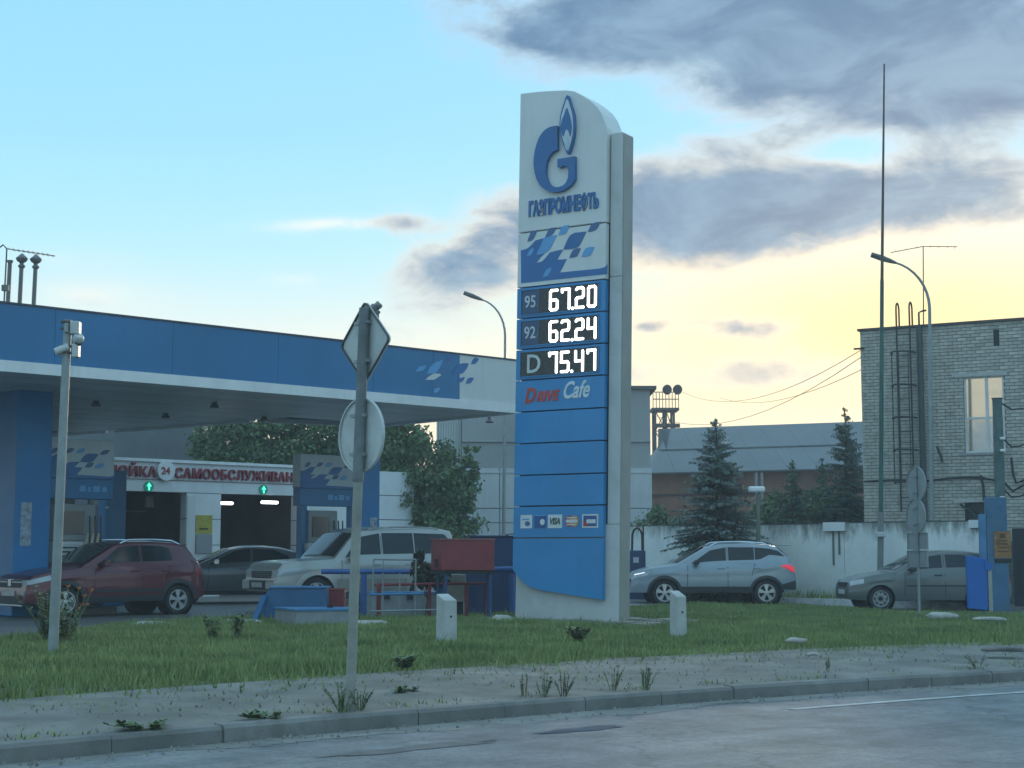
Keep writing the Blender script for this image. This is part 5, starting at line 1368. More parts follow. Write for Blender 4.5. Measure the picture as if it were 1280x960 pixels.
# escape ladder with hoops
lad = thing('escape_ladder', 'rusty steel ladder with safety hoops on the brick facade', 'ladder', b0 + BU * bu(1135, 5) + Vector((0, 0, 1.7)))
m_rust = pm('ladder_steel', (.04, .038, .036), rough=.75, var=.3, scale=6)
ua, ub = bu(1127, 5), bu(1143.5, 5); zlo = bz(1135, 640)
for uu in (ua, ub):
    a = b0 + BU * uu + BN * .28
    pts = [a + Vector((0, 0, zlo)), a + Vector((0, 0, BZ1 + .55))]
    for k in range(1, 7):
        an = math.pi * k / 6; pts.append(a + BN * (-.16 * (1 - math.cos(an))) + Vector((0, 0, BZ1 + .55 + .20 * math.sin(an))) )
    pts.append(a - BN * .32 + Vector((0, 0, BZ1 + .08)))
    MB().tube(pts, .026, 6).build('stile', m_rust, lad, smooth=True)
z = zlo + .1
while z < BZ1:
    MB().bar(b0 + BU * ua + BN * .28 + Vector((0, 0, z)), b0 + BU * ub + BN * .28 + Vector((0, 0, z)), .022).build('rung', m_rust, lad); z += .32
for py in (443, 484, 524, 564, 604):
    z = bz(1135, py); c_ = b0 + BU * (ua + ub) / 2 + BN * .28; pts = []
    for k in range(13): an = math.pi * k / 12; pts.append(c_ + BU * (math.cos(an) * .34) + BN * (math.sin(an) * .62) + Vector((0, 0, z)))
    MB().tube(pts, .028, 5).build('hoop', m_rust, lad, smooth=True)
for k in (.25, .5, .75):
    an = math.pi * k; o_ = BU * (math.cos(an) * .34) + BN * (math.sin(an) * .62); c_ = b0 + BU * (ua + ub) / 2 + BN * .28
    MB().bar(c_ + o_ + Vector((0, 0, bz(1135, 604))), c_ + o_ + Vector((0, 0, bz(1135, 443))), .025).build('hoop_bar', m_rust, lad)
# aerial on the roof
aer = at(1154, 405, 48); at_ = at(1154, 308, 48)
t = thing('roof_aerial', 'thin television aerial on the brick building roof', 'aerial', (aer.x, aer.y, BZ1 + .07)); m_aer = pm('aerial_metal', (.16, .15, .14), rough=.6)
MB().cyl((aer.x, aer.y, BZ1 + .07), at_, .022, .016, 6).build('mast', m_aer, t)
MB().bar(at_ + Vector((-.95, .3, -.14)), at_ + Vector((0, 0, .0)), .022).build('boom', m_aer, t); MB().bar(at_, at_ + Vector((.98, -.3, -.07)), .022).build('boom', m_aer, t)
for k in (-.8, -.5, -.2, .2, .45, .7, .9): MB().bar(at_ + Vector((k - .05, -k * .3 - .22, -.1 * abs(k) - .0)), at_ + Vector((k + .05, -k * .3 + .22, -.1 * abs(k))), .010).build('element', m_aer, t)

# ================================================================== HANGAR
m_roofm = pm('sheet_roof', (.125, .15, .16), rough=.6, metal=.1, var=.10, scale=.25, streak=.15)
m_hbrick = pm('hangar_brick', (.32, .155, .10), rough=.9, var=.25, scale=.8, dirt=(.14, .11, .085), dscale=.7)
hY = 81.5; hL = at(690, 595, hY); hx0, hx1 = xat(560, hY), xat(1250, hY - 3)
hz_e = zat(592, 76.5); hz_r = zat(540, 84.5)
t = thing('hangar', 'long low hangar with grey sheet roof and brick wall behind the spruces', 'building', ((hx0 + hx1) / 2, hY, 0))
dy = -13.0
def hy(x): return hY + dy * (x - hx0) / (hx1 - hx0)
ha, hb = Vector((xat(800, hY), 0, 0)), Vector((hx1, 0, 0)); ha.y = hy(ha.x); hb.y = hy(hb.x)
MB().prism([(ha.x, ha.y), (hb.x, hb.y), (hb.x, hb.y + 16), (ha.x, ha.y + 16)], lambda u, v, d: (u, v, d), -.3, hz_e).build('wall', m_hbrick, t)
for k, z in enumerate((2.9, 4.1)): MB().bar((ha.x, ha.y - .03, z), (hb.x, hb.y - .03, z), .08, .10).build('string_course', pm('course_dark', (.10, .065, .05), rough=.9), t)
mid_f = .48
rr = lambda x, f: (x, hy(x) - .6 + (8 + .6) * f, lerp(hz_e - .05, hz_r, f))
step = (hb.x - ha.x) / 14
for k in range(14):
    x0, x1 = ha.x + step * k, ha.x + step * (k + 1)
    for f0, f1, lift in ((0, mid_f, .02), (mid_f, 1.0, .10)):
        s0 = 1.9 if (k == 0) else 0
        A, B = rr(x0 + .004, f0), rr(x1 - .004, f0); C_, D = rr(x1 - .004, f1), rr(x0 + .004 + (s0 if f1 == 1 else s0 * f1 * .9) * 1.0, f1)
        if k == 0 and f0 > 0: A = rr(x0 + .015 + s0 * f0 * .9, f0)
        vs = [(p[0], p[1], p[2] + dz + lift) for dz in (0, .06) for p in (A, B, C_, D)]
        MB().add(vs, [(0, 1, 5, 4), (1, 2, 6, 5), (2, 3, 7, 6), (3, 0, 4, 7), (4, 5, 6, 7), (3, 2, 1, 0)]).build('roof_sheet', m_roofm, t)
vs = [rr(ha.x + 1.95, 1), rr(hb.x, 1), (hb.x, hb.y + 17, hz_e), (ha.x, ha.y + 17, hz_e)]
MB().add(vs, [(0, 1, 2, 3)]).build('rear_roof', m_roofm, t)
MB().add([rr(ha.x, 0), rr(ha.x + 1.95, 1), (ha.x, ha.y + 17, hz_e)], [(0, 1, 2)]).build('hip', m_roofm, t)
for px in (944, 951): q = at(px, 600, 74); MB().cyl((q.x, q.y - .3, 0), (q.x, q.y - .3, hz_e - .1), .07, n=8).build('downpipe', m_dpgrey, t)

# ================================================================== GREY BLOCK BEHIND THE PYLON
m_gblock = pm('block_render', (.34, .35, .35), rough=.85, var=.12, scale=.35, streak=.15)
m_glow = pm('block_pale', (.52, .54, .54), rough=.8, var=.08, scale=.4, streak=.15)
gY = 62.0; gx0, gx1 = xat(577, gY, 4), xat(813.5, gY, 4); gzt = zat(487, gY); gzm = zat(585, gY)
t = thing('grey_block', 'grey industrial block with paler lower panels directly behind the pylon', 'building', ((gx0 + gx1) / 2, gY, 0))
MB().bb(gx0, gx1, gY, gY + 12, gzm + .01, gzt).build('upper_wall', m_gblock, t)
MB().bb(gx0 - .1, gx1 + .25, gY - .15, gY + 12.1, gzt + .003, gzt + .14).build('roof', pm('block_roof', (.10, .105, .10), rough=.8), t)
nx = 5
for k in range(nx):
    for j, (z0, z1) in enumerate(((-.2, zat(654, gY)), (zat(654, gY) + .03, zat(636, gY)), (zat(636, gY) + .03, gzm))):
        MB().bb(lerp(gx0, gx1 + .05, k / nx) + .015, lerp(gx0, gx1 + .05, (k + 1) / nx) - .015, gY - .06, gY + .1, z0, z1).build('panel', m_glow, t)
MB().bb(gx0 + .05, gx1 - .02, gY + .11, gY + 12, -.2, gzm).build('core', m_gblock, t)
for py in (551, 590): MB().bb(gx0, gx1, gY - .09, gY - .003, zat(py, gY) - .05, zat(py, gY)).build('string_course', m_gblock if py < 560 else m_glow, t)
MB().bb(xat(700, gY, 2), xat(705, gY, 2), gY - .1, gY - .065, 0, gzm).build('downpipe', m_dpgrey, t)
# ribbed white annex left of it
ax0, ax1 = xat(545, gY, 4), xat(576.5, gY, 4)
t = thing('ribbed_annex', 'white ribbed metal annex at the left of the grey block', 'building', ((ax0 + ax1) / 2, gY, 0))
MB().bb(ax0, ax1 - .02, gY + .3, gY + 9, -.2, zat(480, gY)).build('wall', m_glow, t)
for k in range(9):
    x = lerp(ax0, ax1 - .1, k / 9); MB().bb(x, x + .055, gY + .22, gY + .295, 0, zat(481, gY)).build('rib', pm('rib_white', (.58, .60, .59), rough=.5), t)
# dim building behind the car wash
t = thing('rear_shed', 'dim slate grey shed behind the car wash under the canopy', 'building', (xat(120, 60), 60, 0))
m_shed = pm('shed_slate', (.15, .175, .185), rough=.8, var=.2, scale=.5)
MB().bb(xat(-160, 60), xat(250, 60), 60, 70, -.2, 6.4).build('wall', m_shed, t); MB().bb(xat(-165, 60), xat(252, 60), 59.8, 70.2, 6.403, 6.6).build('roof', m_dark, t)

# ================================================================== FLOODLIGHT TOWER
tY = 90.0
def tq(px, py, oy=0): return at(px, py, tY + oy)
t = thing('floodlight_tower', 'steel floodlight tower with a railed platform above the hangar', 'tower', (xat(832, tY), tY, 0))
m_tow = pm('tower_steel', (.085, .075, .07), rough=.7, var=.2)
zpl = zat(513, tY); x0, x1 = xat(816, tY, 8), xat(849, tY, 8); D_ = 1.4
for x in (x0 + .15, (x0 + x1) / 2, x1 - .3):
    for y in (tY, tY + D_): MB().cyl((x, y, 0), (x, y, zpl), .07, n=6).build('leg', m_tow, t)
MB().bb(x0 - .05, x1, tY - .2, tY + D_ + .2, zpl, zpl + .14).build('platform', m_tow, t)
zr_ = zat(491, tY)
for k in range(9): x = lerp(x0, x1 - .05, k / 8); MB().bb(x, x + .04, tY - .18, tY - .14, zpl + .14, zr_).build('baluster', m_tow, t)
for z in (zr_, (zpl + zr_) / 2 + .1): MB().bb(x0, x1, tY - .2, tY - .13, z, z + .05).build('rail', m_tow, t)
for xa, xb in ((x0 + .15, (x0 + x1) / 2), ((x0 + x1) / 2, x1 - .3)):
    for z0, z1 in ((zpl - 1.2, zpl), (zpl - 2.4, zpl - 1.2), (zpl - 3.6, zpl - 2.4)):
        MB().bar((xa, tY, z0), (xb, tY, z1), .05).build('brace', m_tow, t); MB().bar((xb, tY, z0), (xa, tY, z1), .05).build('brace', m_tow, t); MB().bar((xa, tY, z0), (xb, tY, z0), .06).build('brace', m_tow, t)
for px in (833, 846):
    q = tq(px, 487); MB().cyl((q.x, q.y, zr_ - .1), q, .04, n=6).build('lamp_stem', m_tow, t)
    MB().lathe([(.0, -.22), (.18, -.2), (.30, .12), (.26, .2), (0, .2)], q, (.3, -.9, -.1), 14).build('floodlight', m_clad, t, smooth=True)
for px in (826, 841): q = tq(px, 532); MB().box(q, (.8, .3, .22)).build('lamp_box', m_tow, t)
# overhead wires
m_wire = pm('overhead_wire', (.20, .19, .17), rough=.8)
for i, (a, b, sag) in enumerate((((805, 512), (1077, 446), 1.4), ((853, 490), (1077, 437), 1.0), ((900, 497), (1077, 462), .6))):
    A = at(*a, 88); B = at(*b, 47); pts = [A.lerp(B, k / 14) - Vector((0, 0, sag * 4 * (k / 14) * (1 - k / 14))) for k in range(15)]
    tag(MB().tube(pts, .012, 4).build('overhead_wire', m_wire), ('lowest overhead wire sagging from the grey block to the brick building', 'upper overhead wire between floodlight tower and brick building', 'short middle overhead wire ending at the brick building')[i], 'wire', 'overhead wires')
# ================================================================== POLES
m_galv = pm('galvanised', (.28, .31, .31), rough=.5, metal=.35, var=.14, scale=5, dirt=(.25, .27, .26), dscale=6)
m_signback = pm('sign_back', (.52, .54, .52), rough=.6, metal=.15, var=.12, scale=3, dirt=(.28, .29, .27), dscale=4, damt=.6)
m_edge = pm('sign_edge', (.08, .08, .08), rough=.6)
# camera pole, left
a = gp(66, 816, .0); Y = a.y; top_ = at(85, 400, Y)
t = thing('camera_pole', 'galvanised pole with white cameras standing in the grass before the maroon car', 'pole', a)
MB().cyl(a, top_, .066, .054, 16).build('pole', m_galv, t, smooth=True)
def pbx(px0, px1, py0, py1, dY, name, mat, th=.14, bevel=.012):
    p = at(px0, py1, Y + dY); q = at(px1, py0, Y + dY); MB().bb(p.x, q.x, Y + dY - th / 2, Y + dY + th / 2, p.z, q.z).build(name, mat, t, bevel=bevel)
m_camw = pm('camera_white', (.50, .52, .51), rough=.45, var=.06)
pbx(88.5, 100.5, 402, 418, 0, 'junction_box', m_camw); pbx(91, 99.5, 430.5, 447, 0, 'junction_box', m_camw)
pbx(80, 86, 404, 416, -.08, 'bracket', m_galv, .06)
q = at(97.5, 424, Y - .02); MB().lathe([(0, -.09), (.05, -.075), (.075, -.03), (.075, .03), (.06, .06), (0, .065)], q, (.35, -.5, .8), 14).build('dome_camera', m_camw, t, smooth=True)
q2 = at(98.5, 427, Y - .05); MB().lathe([(0, -.06), (.04, -.045), (.056, 0)], q2, (.35, -.5, .8), 12).build('dome_lens', m_glass, t, smooth=True)
q = at(79, 436, Y - .03); MB().cyl(q + Vector((.07, 0, .03)), q + Vector((-.09, -.06, -.05)), .055, .05, 12).build('bullet_camera', m_camw, t, smooth=True)
pbx(76, 82, 437, 447, -.02, 'camera_mount', m_galv, .06)
for py in (404, 412, 434, 442): q = at(84.0 - (py - 400) * .046, py, Y); MB().cyl(q, q + Vector((0, 0, .025)), .085, n=16).build('band', m_edge, t)

# road sign pole in the foreground (signs seen from behind)
SN = UDIR.copy(); SW = VDIR.copy()
a = gp(437, 886, -.09); Y = a.y; top_ = at(455.5, 385, Y)
t = thing('road_sign', 'road sign pole by the kerb with diamond and round signs seen from behind', 'road sign', a)
m_post = pm('sign_post', (.30, .30, .26), rough=.8, var=.18, scale=5, dirt=(.18, .18, .16), dscale=7)
MB().cyl(a - Vector((0, 0, .1)), a.lerp(top_, .58), .046, .044, 16).build('post', m_post, t, smooth=True)
m_postd = pm('sign_post_upper', (.17, .19, .19), rough=.7, var=.25, scale=6)
MB().cyl(a.lerp(top_, .56), top_, .052, .049, 16).build('upper_post', m_postd, t, smooth=True)
def plate(c, poly, th=.012, name='plate', mat=None):
    mat = m_signback
    fn = lambda u, v, d: tuple(c + SW * u + SN * d + Vector((0, 0, v)))
    o = MB().prism(poly, fn, 0, th).build(name, mat, t)
    MB().prism([(u * .985, v * .985) for u, v in poly], fn, th + .002, th + .006).build('sign_face', pm('sign_face_white', (.6, .6, .58), rough=.4), t)
    # folded rim
    n = len(poly); rim = MB()
    for i in range(n):
        p, q = Vector(poly[i]), Vector(poly[(i + 1) % n]); i1, i2 = p * .955, q * .955
        rim.add([fn(*p, -.018), fn(*q, -.018), fn(*i2, -.018), fn(*i1, -.018), fn(*p, -.001), fn(*q, -.001), fn(*i2, -.001), fn(*i1, -.001)], [(0, 1, 2, 3), (0, 4, 5, 1), (2, 6, 7, 3)])
    rim.build('rim', m_edge if name == 'diamond_plate' else m_signback, t)
    for dz in (-.18, .18):
        q = c - SN * .04 + Vector((0, 0, dz)); MB().box(q, (.05, .20, .03), math.atan2(SN.y, SN.x)).build('clamp', m_galv, t)
def roundcorner(k, r, n=5):
    pts = []
    for i, (cx, cy) in enumerate(((k, 0), (0, k), (-k, 0), (0, -k))):
        d = Vector((cx, cy)).normalized(); c_ = d * (k - r * 1.414)
        a0 = math.atan2(cy, cx)
        for j in range(n): an = a0 - math.pi / 4 + math.pi / 2 * j / (n - 1); pts.append((c_.x + r * math.cos(an), c_.y + r * math.sin(an)))
    return pts
dd = at(457, 428, Y + .065); r_ = (at(457, 376, Y).z - at(457, 481, Y).z) / 2
plate(dd, roundcorner(r_, .05), name='diamond_plate')
cc_ = at(451.8, 544, Y + .065); rc = (at(452, 497, Y).z - at(452, 591, Y).z) / 2
plate(cc_, [(rc * math.cos(2 * math.pi * k / 40), rc * math.sin(2 * math.pi * k / 40)) for k in range(40)], name='round_plate')

# second sign pole at the right
a = gp(1147, 765, -.10); a = Vector((xat(1147, 35.5), 35.5, -.12)); Y = a.y
t = thing('road_sign', 'thin post with two round signs and two plates seen from behind at the saloon', 'road sign', a)
MB().cyl(a, at(1144.5, 584, Y), .034, .03, 12).build('post', m_galv, t, smooth=True)
SNs, SWs, sb_ = SN, SW, m_signback
m_signback = pm('sign_back_dull', (.28, .30, .30), rough=.6, var=.12, scale=3)
SN = Vector((.955, .297, 0)); SW = Vector((-.297, .955, 0))
for py0, py1 in ((583, 628), (623, 667)):
    c_ = at(1145, (py0 + py1) / 2, Y + .04); r_ = (at(1145, py0, Y).z - at(1145, py1, Y).z) / 2
    plate(c_, [(r_ * math.cos(2 * math.pi * k / 32), r_ * math.sin(2 * math.pi * k / 32)) for k in range(32)], name='round_plate')
for py0, py1 in ((666, 687), (688, 709)):
    c_ = at(1147, (py0 + py1) / 2, Y + .04); h_ = (at(1145, py0, Y).z - at(1145, py1, Y).z) / 2; w_ = .42
    plate(c_, [(-w_, -h_), (w_, -h_), (w_, h_), (-w_, h_)], name='plate')
SN, SW, m_signback = SNs, SWs, sb_

# street lamps
def street_lamp(label, base, tip, bend_px, Y, arm_dx, r=.065):
    t = thing('street_lamp', label, 'street lamp', base, 0, 'street lamps'); zt = tip.z
    pts = [base, Vector((base.x * .4 + bend_px.x * .6, base.y, (base.z + bend_px.z) * .55)), bend_px]
    c = bend_px
    n = 8
    for k in range(1, n + 1):
        f = k / n; an = f * math.pi / 2 * .86
        pts.append(Vector((c.x + (tip.x - c.x) * (1 - math.cos(an)) / (1 - math.cos(math.pi / 2 * .86)) , base.y, c.z + (tip.z - c.z) * math.sin(an) / math.sin(math.pi / 2 * .86))))
    rs = [r, r * .85, r * .7] + [r * .7 - r * .28 * k / n for k in range(1, n + 1)]
    MB().tube(pts, rs, 10).build('pole', m_galv, t, smooth=True)
    d = (pts[-1] - pts[-2]).normalized(); p = pts[-1]
    e = p + d * .62
    MB().tube([p - d * .05, p + d * .12, p + d * .35, p + d * .68, e], [.035, .065, .085, .075, .025], 10).build('lamp_head', m_lampd, t, smooth=True)
    return t
Y = 55.0
street_lamp('street lamp behind the canopy with its arm pointing left', Vector((xat(629, Y, 0), Y, 0)), at(602, 374.5, Y), at(631.5, 420, Y), Y, -1)
Y = 43.2
t = street_lamp('street lamp with a curved arm in front of the brick building', Vector((xat(1165, Y, 0), Y, -.1)), at(1118, 328, Y), at(1162, 385, Y), Y, -1, r=.065)
# antenna mast
Y = 42.6; a = Vector((xat(1100, Y, 0), Y, -.1))
t = thing('antenna_mast', 'tall thin green mast rising far above the brick building', 'mast', a)
p1, p2 = at(1102.5, 350, Y), at(1105.3, 80, Y)
MB().cyl(a, at(1101, 640, Y), .085, .08, 12).build('foot', pm('mast_foot', (.20, .22, .21), rough=.7), t, smooth=True)
MB().cyl(at(1101, 640, Y), p1, .062, .052, 12).build('lower_mast', pm('mast_green', (.028, .10, .085), rough=.6, var=.15), t, smooth=True)
MB().cyl(p1, p2, .045, .022, 10).build('upper_mast', pm('mast_brown', (.09, .07, .05), rough=.7, var=.2), t, smooth=True)
q = at(1101, 668, Y - .1); MB().box(q, (.26, .14, .14)).build('box', m_camw, t, bevel=.02)
# small lamp post by the blue spruce
Y = 44.0; a = Vector((xat(948, Y, 0), Y, -.14)); t = thing('garden_lamp', 'short post with a white lamp beside the blue spruce', 'lamp post', a)
MB().cyl(a, at(947.5, 617, Y), .07, .06, 10).build('post', pm('lamp_post_brown', (.16, .17, .13), rough=.8, var=.2), t, smooth=True)
q = at(946, 612, Y); MB().bb(q.x - .24, q.x + .22, Y - .12, Y + .12, q.z - .07, q.z + .09).build('lamp', m_trim, t, bevel=.05)
# vent pipes and aerial on the canopy roof
m_vent = pm('vent_pipe', (.16, .165, .165), rough=.6, var=.2)
for i, (px, py, cap_) in enumerate(((12.5, 328, 0), (27.5, 322, 1), (45, 323, 1), (466, 384, 1), (472, 381, 1))):
    Y = 37 if px < 100 else 43.5; tp = at(px, py, Y)
    lab = ('leftmost bare vent pipe on the canopy roof', 'middle capped vent pipe on the canopy roof', 'rightmost capped vent pipe of the left trio on the canopy roof', 'left one of the twin vent pipes behind the diamond sign', 'right one of the twin vent pipes behind the diamond sign')[i]
    zb0 = 5.87 if px < 100 else 0.0
    t = thing('vent_pipe', lab, 'vent pipe', (tp.x, Y, zb0), 0, 'tank vent pipes')
    MB().cyl((tp.x - .04, Y, zb0), tp, .055, .05, 10).build('pipe', m_vent, t, smooth=True)
    if cap_:
        MB().lathe([(.05, -.26), (.085, -.23), (.085, -.19), (.05, -.17)], tp, (0, 0, 1), 12).build('collar', m_vent, t)
        MB().lathe([(.05, -.13), (.11, -.09), (.14, -.04), (.14, -.01), (.07, .05), (.02, .10), (0, .10)], tp, (0, 0, 1), 12).build('cap', m_vent, t)
    else: MB().cyl(tp, tp + Vector((0, 0, .05)), .075, n=10).build('cap', m_vent, t)
Y = 36.5; tp = at(8.5, 311, Y); t = thing('roof_aerial', 'television aerial above the canopy at the left edge', 'aerial', (at(4, 380, Y).x, Y, 5.87))
MB().cyl((at(4, 380, Y).x, Y, 5.87), tp, .025, .02, 6).build('mast', m_aer, t); MB().bar(tp, at(69, 320, Y), .02).build('boom', m_aer, t)
MB().tube([tp, at(4, 306, Y), at(-6, 314, Y)], .02, 5).build('reflector', m_aer, t)
for k in range(9): p = tp.lerp(at(69, 320, Y), .1 + .1 * k); MB().bar(p - Vector((.02, .22, 0)), p + Vector((.02, .22, 0)), .010).build('element', m_aer, t)
q = at(7, 360, Y); MB().box(q, (.16, .12, .14)).build('amplifier', m_vent, t)

# ================================================================== THINGS ON THE GRASS
m_boll = pm('bollard_concrete', (.46, .47, .45), rough=.85, var=.12, scale=4, bump=.4, dirt=(.30, .31, .28), dscale=6)
def bollard(px, py0, py1, w_, label, rz):
    c_ = gp(px, py1, 0.02); h = zat(py0, c_.y) - c_.z
    t = thing('concrete_bollard', label, 'bollard', c_, rz, 'concrete bollards in the grass')
    s_ = w_ / 2; vs = [(-s_, -s_, -.1), (s_, -s_, -.1), (s_, s_, -.1), (-s_, s_, -.1), (-s_ * .96, -s_ * .96, h * .86), (s_ * .96, -s_ * .96, h * .86), (s_ * .96, s_ * .96, h), (-s_ * .96, s_ * .96, h)]
    MB().add(vs, [(0, 3, 2, 1), (0, 1, 5, 4), (1, 2, 6, 5), (2, 3, 7, 6), (3, 0, 4, 7), (4, 5, 6, 7)]).build('post', m_boll, t, local=True, bevel=.015)
    MB().box((0, -s_ - .004, h * .5), (.03, .01, .03)).build('bolt_hole', m_dark, t, local=True)
bollard(558, 742, 799, .235, 'leaning white concrete bollard left of the pylon foot', R(38))
bollard(848, 738, 792, .20, 'white concrete bollard right of the pylon before the blue grey crossover', R(35))
# blue hatch cabinet with lid
m_cabblue = pm('cabinet_blue', (.022, .115, .25), rough=.5, var=.12, scale=2); m_lidblue = pm('lid_blue', (.045, .20, .42), rough=.4, var=.1); m_conc = pm('plinth_concrete', (.26, .28, .28), rough=.85, var=.15, scale=3)
Y = 29.6; a = Vector((xat(372, Y), Y, 0)); t = thing('tank_hatch_cabinet', 'blue steel cabinet with a sloped side behind the low lidded box', 'cabinet', a)
x0, x1 = xat(333, Y + .9), xat(408, Y + .9); z1 = zat(735, Y + .9)
MB().prism([(x0 - .05, 0), (x0 + .22, 0), (x1, 0), (x1, z1), (x0 + .08, z1), (x0 - .02, z1 - .14)], lambda u, v, d: (u, Y + .9 + d, v), 0, .6).build('body', m_cabblue, t, bevel=.015)
MB().bb(x0 + .06, x1 + .03, Y + .86, Y + 1.52, z1 + .002, z1 + .03).build('lid', m_lidblue, t)
MB().bar((x0 - .06, Y - .05, 0.0), (x0 - .02, Y + .9, .45), .10, .10).build('strut', m_cabblue, t)
Y = 28.6; a = Vector((xat(385, Y), Y - .3, 0)); t = thing('lidded_box', 'low concrete box with a light blue steel lid in the grass', 'box', a)
x0, x1 = xat(337, Y), xat(437, Y); z1 = .27
pl_ = [(x0, Y + .75), (xat(372, Y - .25), Y - .35), (xat(440, Y), Y - .05), (x1 - .1, Y + .8)]
MB().prism(pl_, lambda u, v, d: (u, v, d), -.1, z1).build('box', m_conc, t, bevel=.01)
cx = sum(p[0] for p in pl_) / 4; cy = sum(p[1] for p in pl_) / 4
MB().prism([(cx + (u - cx) * 1.05, cy + (v - cy) * 1.05) for u, v in pl_], lambda u, v, d: (u, v, d), z1 + .002, z1 + .035).build('lid', m_lidblue, t)
for px in (408, 412): q = at(px, 766, Y); MB().cyl((q.x, q.y + .3, z1 + .035), (q.x, q.y + .3, z1 + .09), .025, n=8).build('lock', m_dark, t)
# small red box
Y = 31.3; m_redb = pm('fire_red', (.24, .028, .036), rough=.5, var=.18, scale=2.2, dirt=(.16, .03, .035), dscale=3)
t = thing('small_red_box', 'small red steel box next to the blue hatch cabinet', 'box', (xat(419, Y), Y, 0))
MB().bb(xat(408.5, Y), xat(431, Y), Y, Y + .35, .02, zat(738, Y)).build('body', m_redb, t, bevel=.015); MB().bb(xat(408, Y), xat(431.5, Y), Y - .015, Y + .365, zat(738, Y) + .002, zat(737, Y) + .02).build('lid', m_redb, t)
# big red sand chest on legs
Y = 30.8; rz = R(-6); xa, xb = xat(552, Y), xat(618, Y); z0, z1 = zat(713, Y), zat(675, Y)
t = thing('fire_chest', 'big red fire sand chest raised on steel legs', 'chest', ((xa + xb) / 2, Y, 0))
pl_ = [(xa, Y), (xb, Y + .12), (xb - .12, Y + .75), (xa - .24, Y + .62)]
MB().prism(pl_, lambda u, v, d: (u, v, d), z0, z1).build('body', m_redb, t, bevel=.012)
cx = sum(p[0] for p in pl_) / 4; cy = sum(p[1] for p in pl_) / 4
MB().prism([(cx + (u - cx) * 1.03, cy + (v - cy) * 1.05) for u, v in pl_], lambda u, v, d: (u, v, d), z1 + .002, z1 + .03).build('lid', pm('chest_lid', (.30, .10, .10), rough=.5, var=.2), t)
for px, py in ((562, 694), (608, 690)): q = at(px, py, Y); MB().cyl((q.x, q.y + .03, q.z), (q.x, q.y - .03 + .05, q.z), .03, n=8).build('hinge', m_redb, t)
q = onplane(546, 700, Vector((xa, Y, 0)), Vector((.93, .36, 0))); MB().box((xa - .10, Y + .22, z0 + .14), (.03, .09, .16), R(70)).build('hasp', m_dark, t)
MB().prism([(xa - .22, Y + .02), (xb, Y + .14), (xb - .12, Y + .73), (xa - .24, Y + .60)], lambda u, v, d: (u, v, d), z0 - .07, z0 - .003).build('underframe', m_dark, t)
for (u, v) in ((xa + .08, Y + .1), (xb - .08, Y + .2), (xb - .15, Y + .65), (xa - .1, Y + .55)): MB().bb(u - .03, u + .03, v - .03, v + .03, 0, z0 - .071).build('leg', pm('leg_blue', (.02, .05, .14), rough=.6), t)
# blue pipe rail
Y = 32.6; m_pipe = pm('pipe_blue', (.022, .10, .30), rough=.4, var=.1); zp = zat(714.5, Y)
t = thing('blue_pipe_rail', 'thick blue horizontal pipe on posts in front of the silver off-roader', 'rail', (xat(525, Y), Y, 0))
MB().tube([(xat(402, Y), Y, zp), (xat(520, Y), Y, zp + .0), (xat(648, Y), Y + .1, zp + .06)], .055, 12).build('pipe', m_pipe, t, smooth=True)
for px in (455, 553, 640): MB().cyl((xat(px, Y), Y + .02, 0), (xat(px, Y), Y + .02, zp - .05), .065, n=10).build('post', m_pipe, t, smooth=True)
# red guard rails
Y = 31.6; m_redr = pm('rail_red', (.22, .022, .035), rough=.5, var=.2, scale=5); zr_ = zat(731, Y)
t = thing('red_guard_rail', 'low red pipe guard rail round the tank hatches', 'guard rail', (xat(540, Y), Y, 0))
for px, rr_ in ((474, .045), (537, .038), (583, .04), (607, .03)): MB().cyl((xat(px, Y), Y, -.05), (xat(px, Y), Y, zr_), rr_, n=10).build('post', m_redr, t, smooth=True)
MB().cyl((xat(466, Y), Y, zr_), (xat(610, Y), Y, zr_ + .03), .028, n=8).build('rail', m_redr, t, smooth=True)
# grey pipe frame
Y = 31.2; t = thing('grey_pipe_frame', 'thin grey pipe frame standing left of the red fire chest', 'frame', (xat(493, Y), Y, 0)); zt_ = zat(699, Y)
for px in (466, 519): MB().cyl((xat(px, Y), Y, -.05), (xat(px + 1, Y), Y, zt_), .018, n=8).build('upright', m_galv, t, smooth=True)
for px in (479, 500): MB().cyl((xat(px, Y), Y, -.05), (xat(px, Y), Y, zat(716, Y)), .014, n=8).build('upright', m_galv, t, smooth=True)
MB().cyl((xat(466.5, Y), Y, zt_), (xat(520, Y), Y, zt_ - .01), .020, n=8).build('crossbar', m_galv, t, smooth=True)
MB().cyl((xat(463, Y), Y - .03, zat(764, Y)), (xat(548, Y), Y - .03, zat(762, Y)), .018, n=8).build('crossbar', m_galv, t, smooth=True)
MB().cyl((xat(463, Y), Y - .03, zat(743, Y)), (xat(530, Y), Y - .03, zat(742, Y)), .022, n=8).build('crossbar', m_lidblue, t, smooth=True)
# low grey tank box behind the rails
Y = 33.4; t = thing('grey_trough', 'long low grey concrete trough behind the red guard rail', 'trough', (xat(500, Y), Y, 0))
MB().bb(xat(452, Y), xat(548, Y), Y, Y + .8, -.05, zat(742, Y)).build('body', m_conc, t, bevel=.02); MB().bb(xat(452, Y) - .02, xat(548, Y) + .02, Y - .02, Y + .82, zat(742, Y) + .002, zat(740, Y)).build('rim', m_lidblue, t)
for px in (484, 512): q = at(px, 746, Y); MB().box((q.x, Y - .03, q.z), (.12, .05, .10)).build('bracket', m_dark, t)
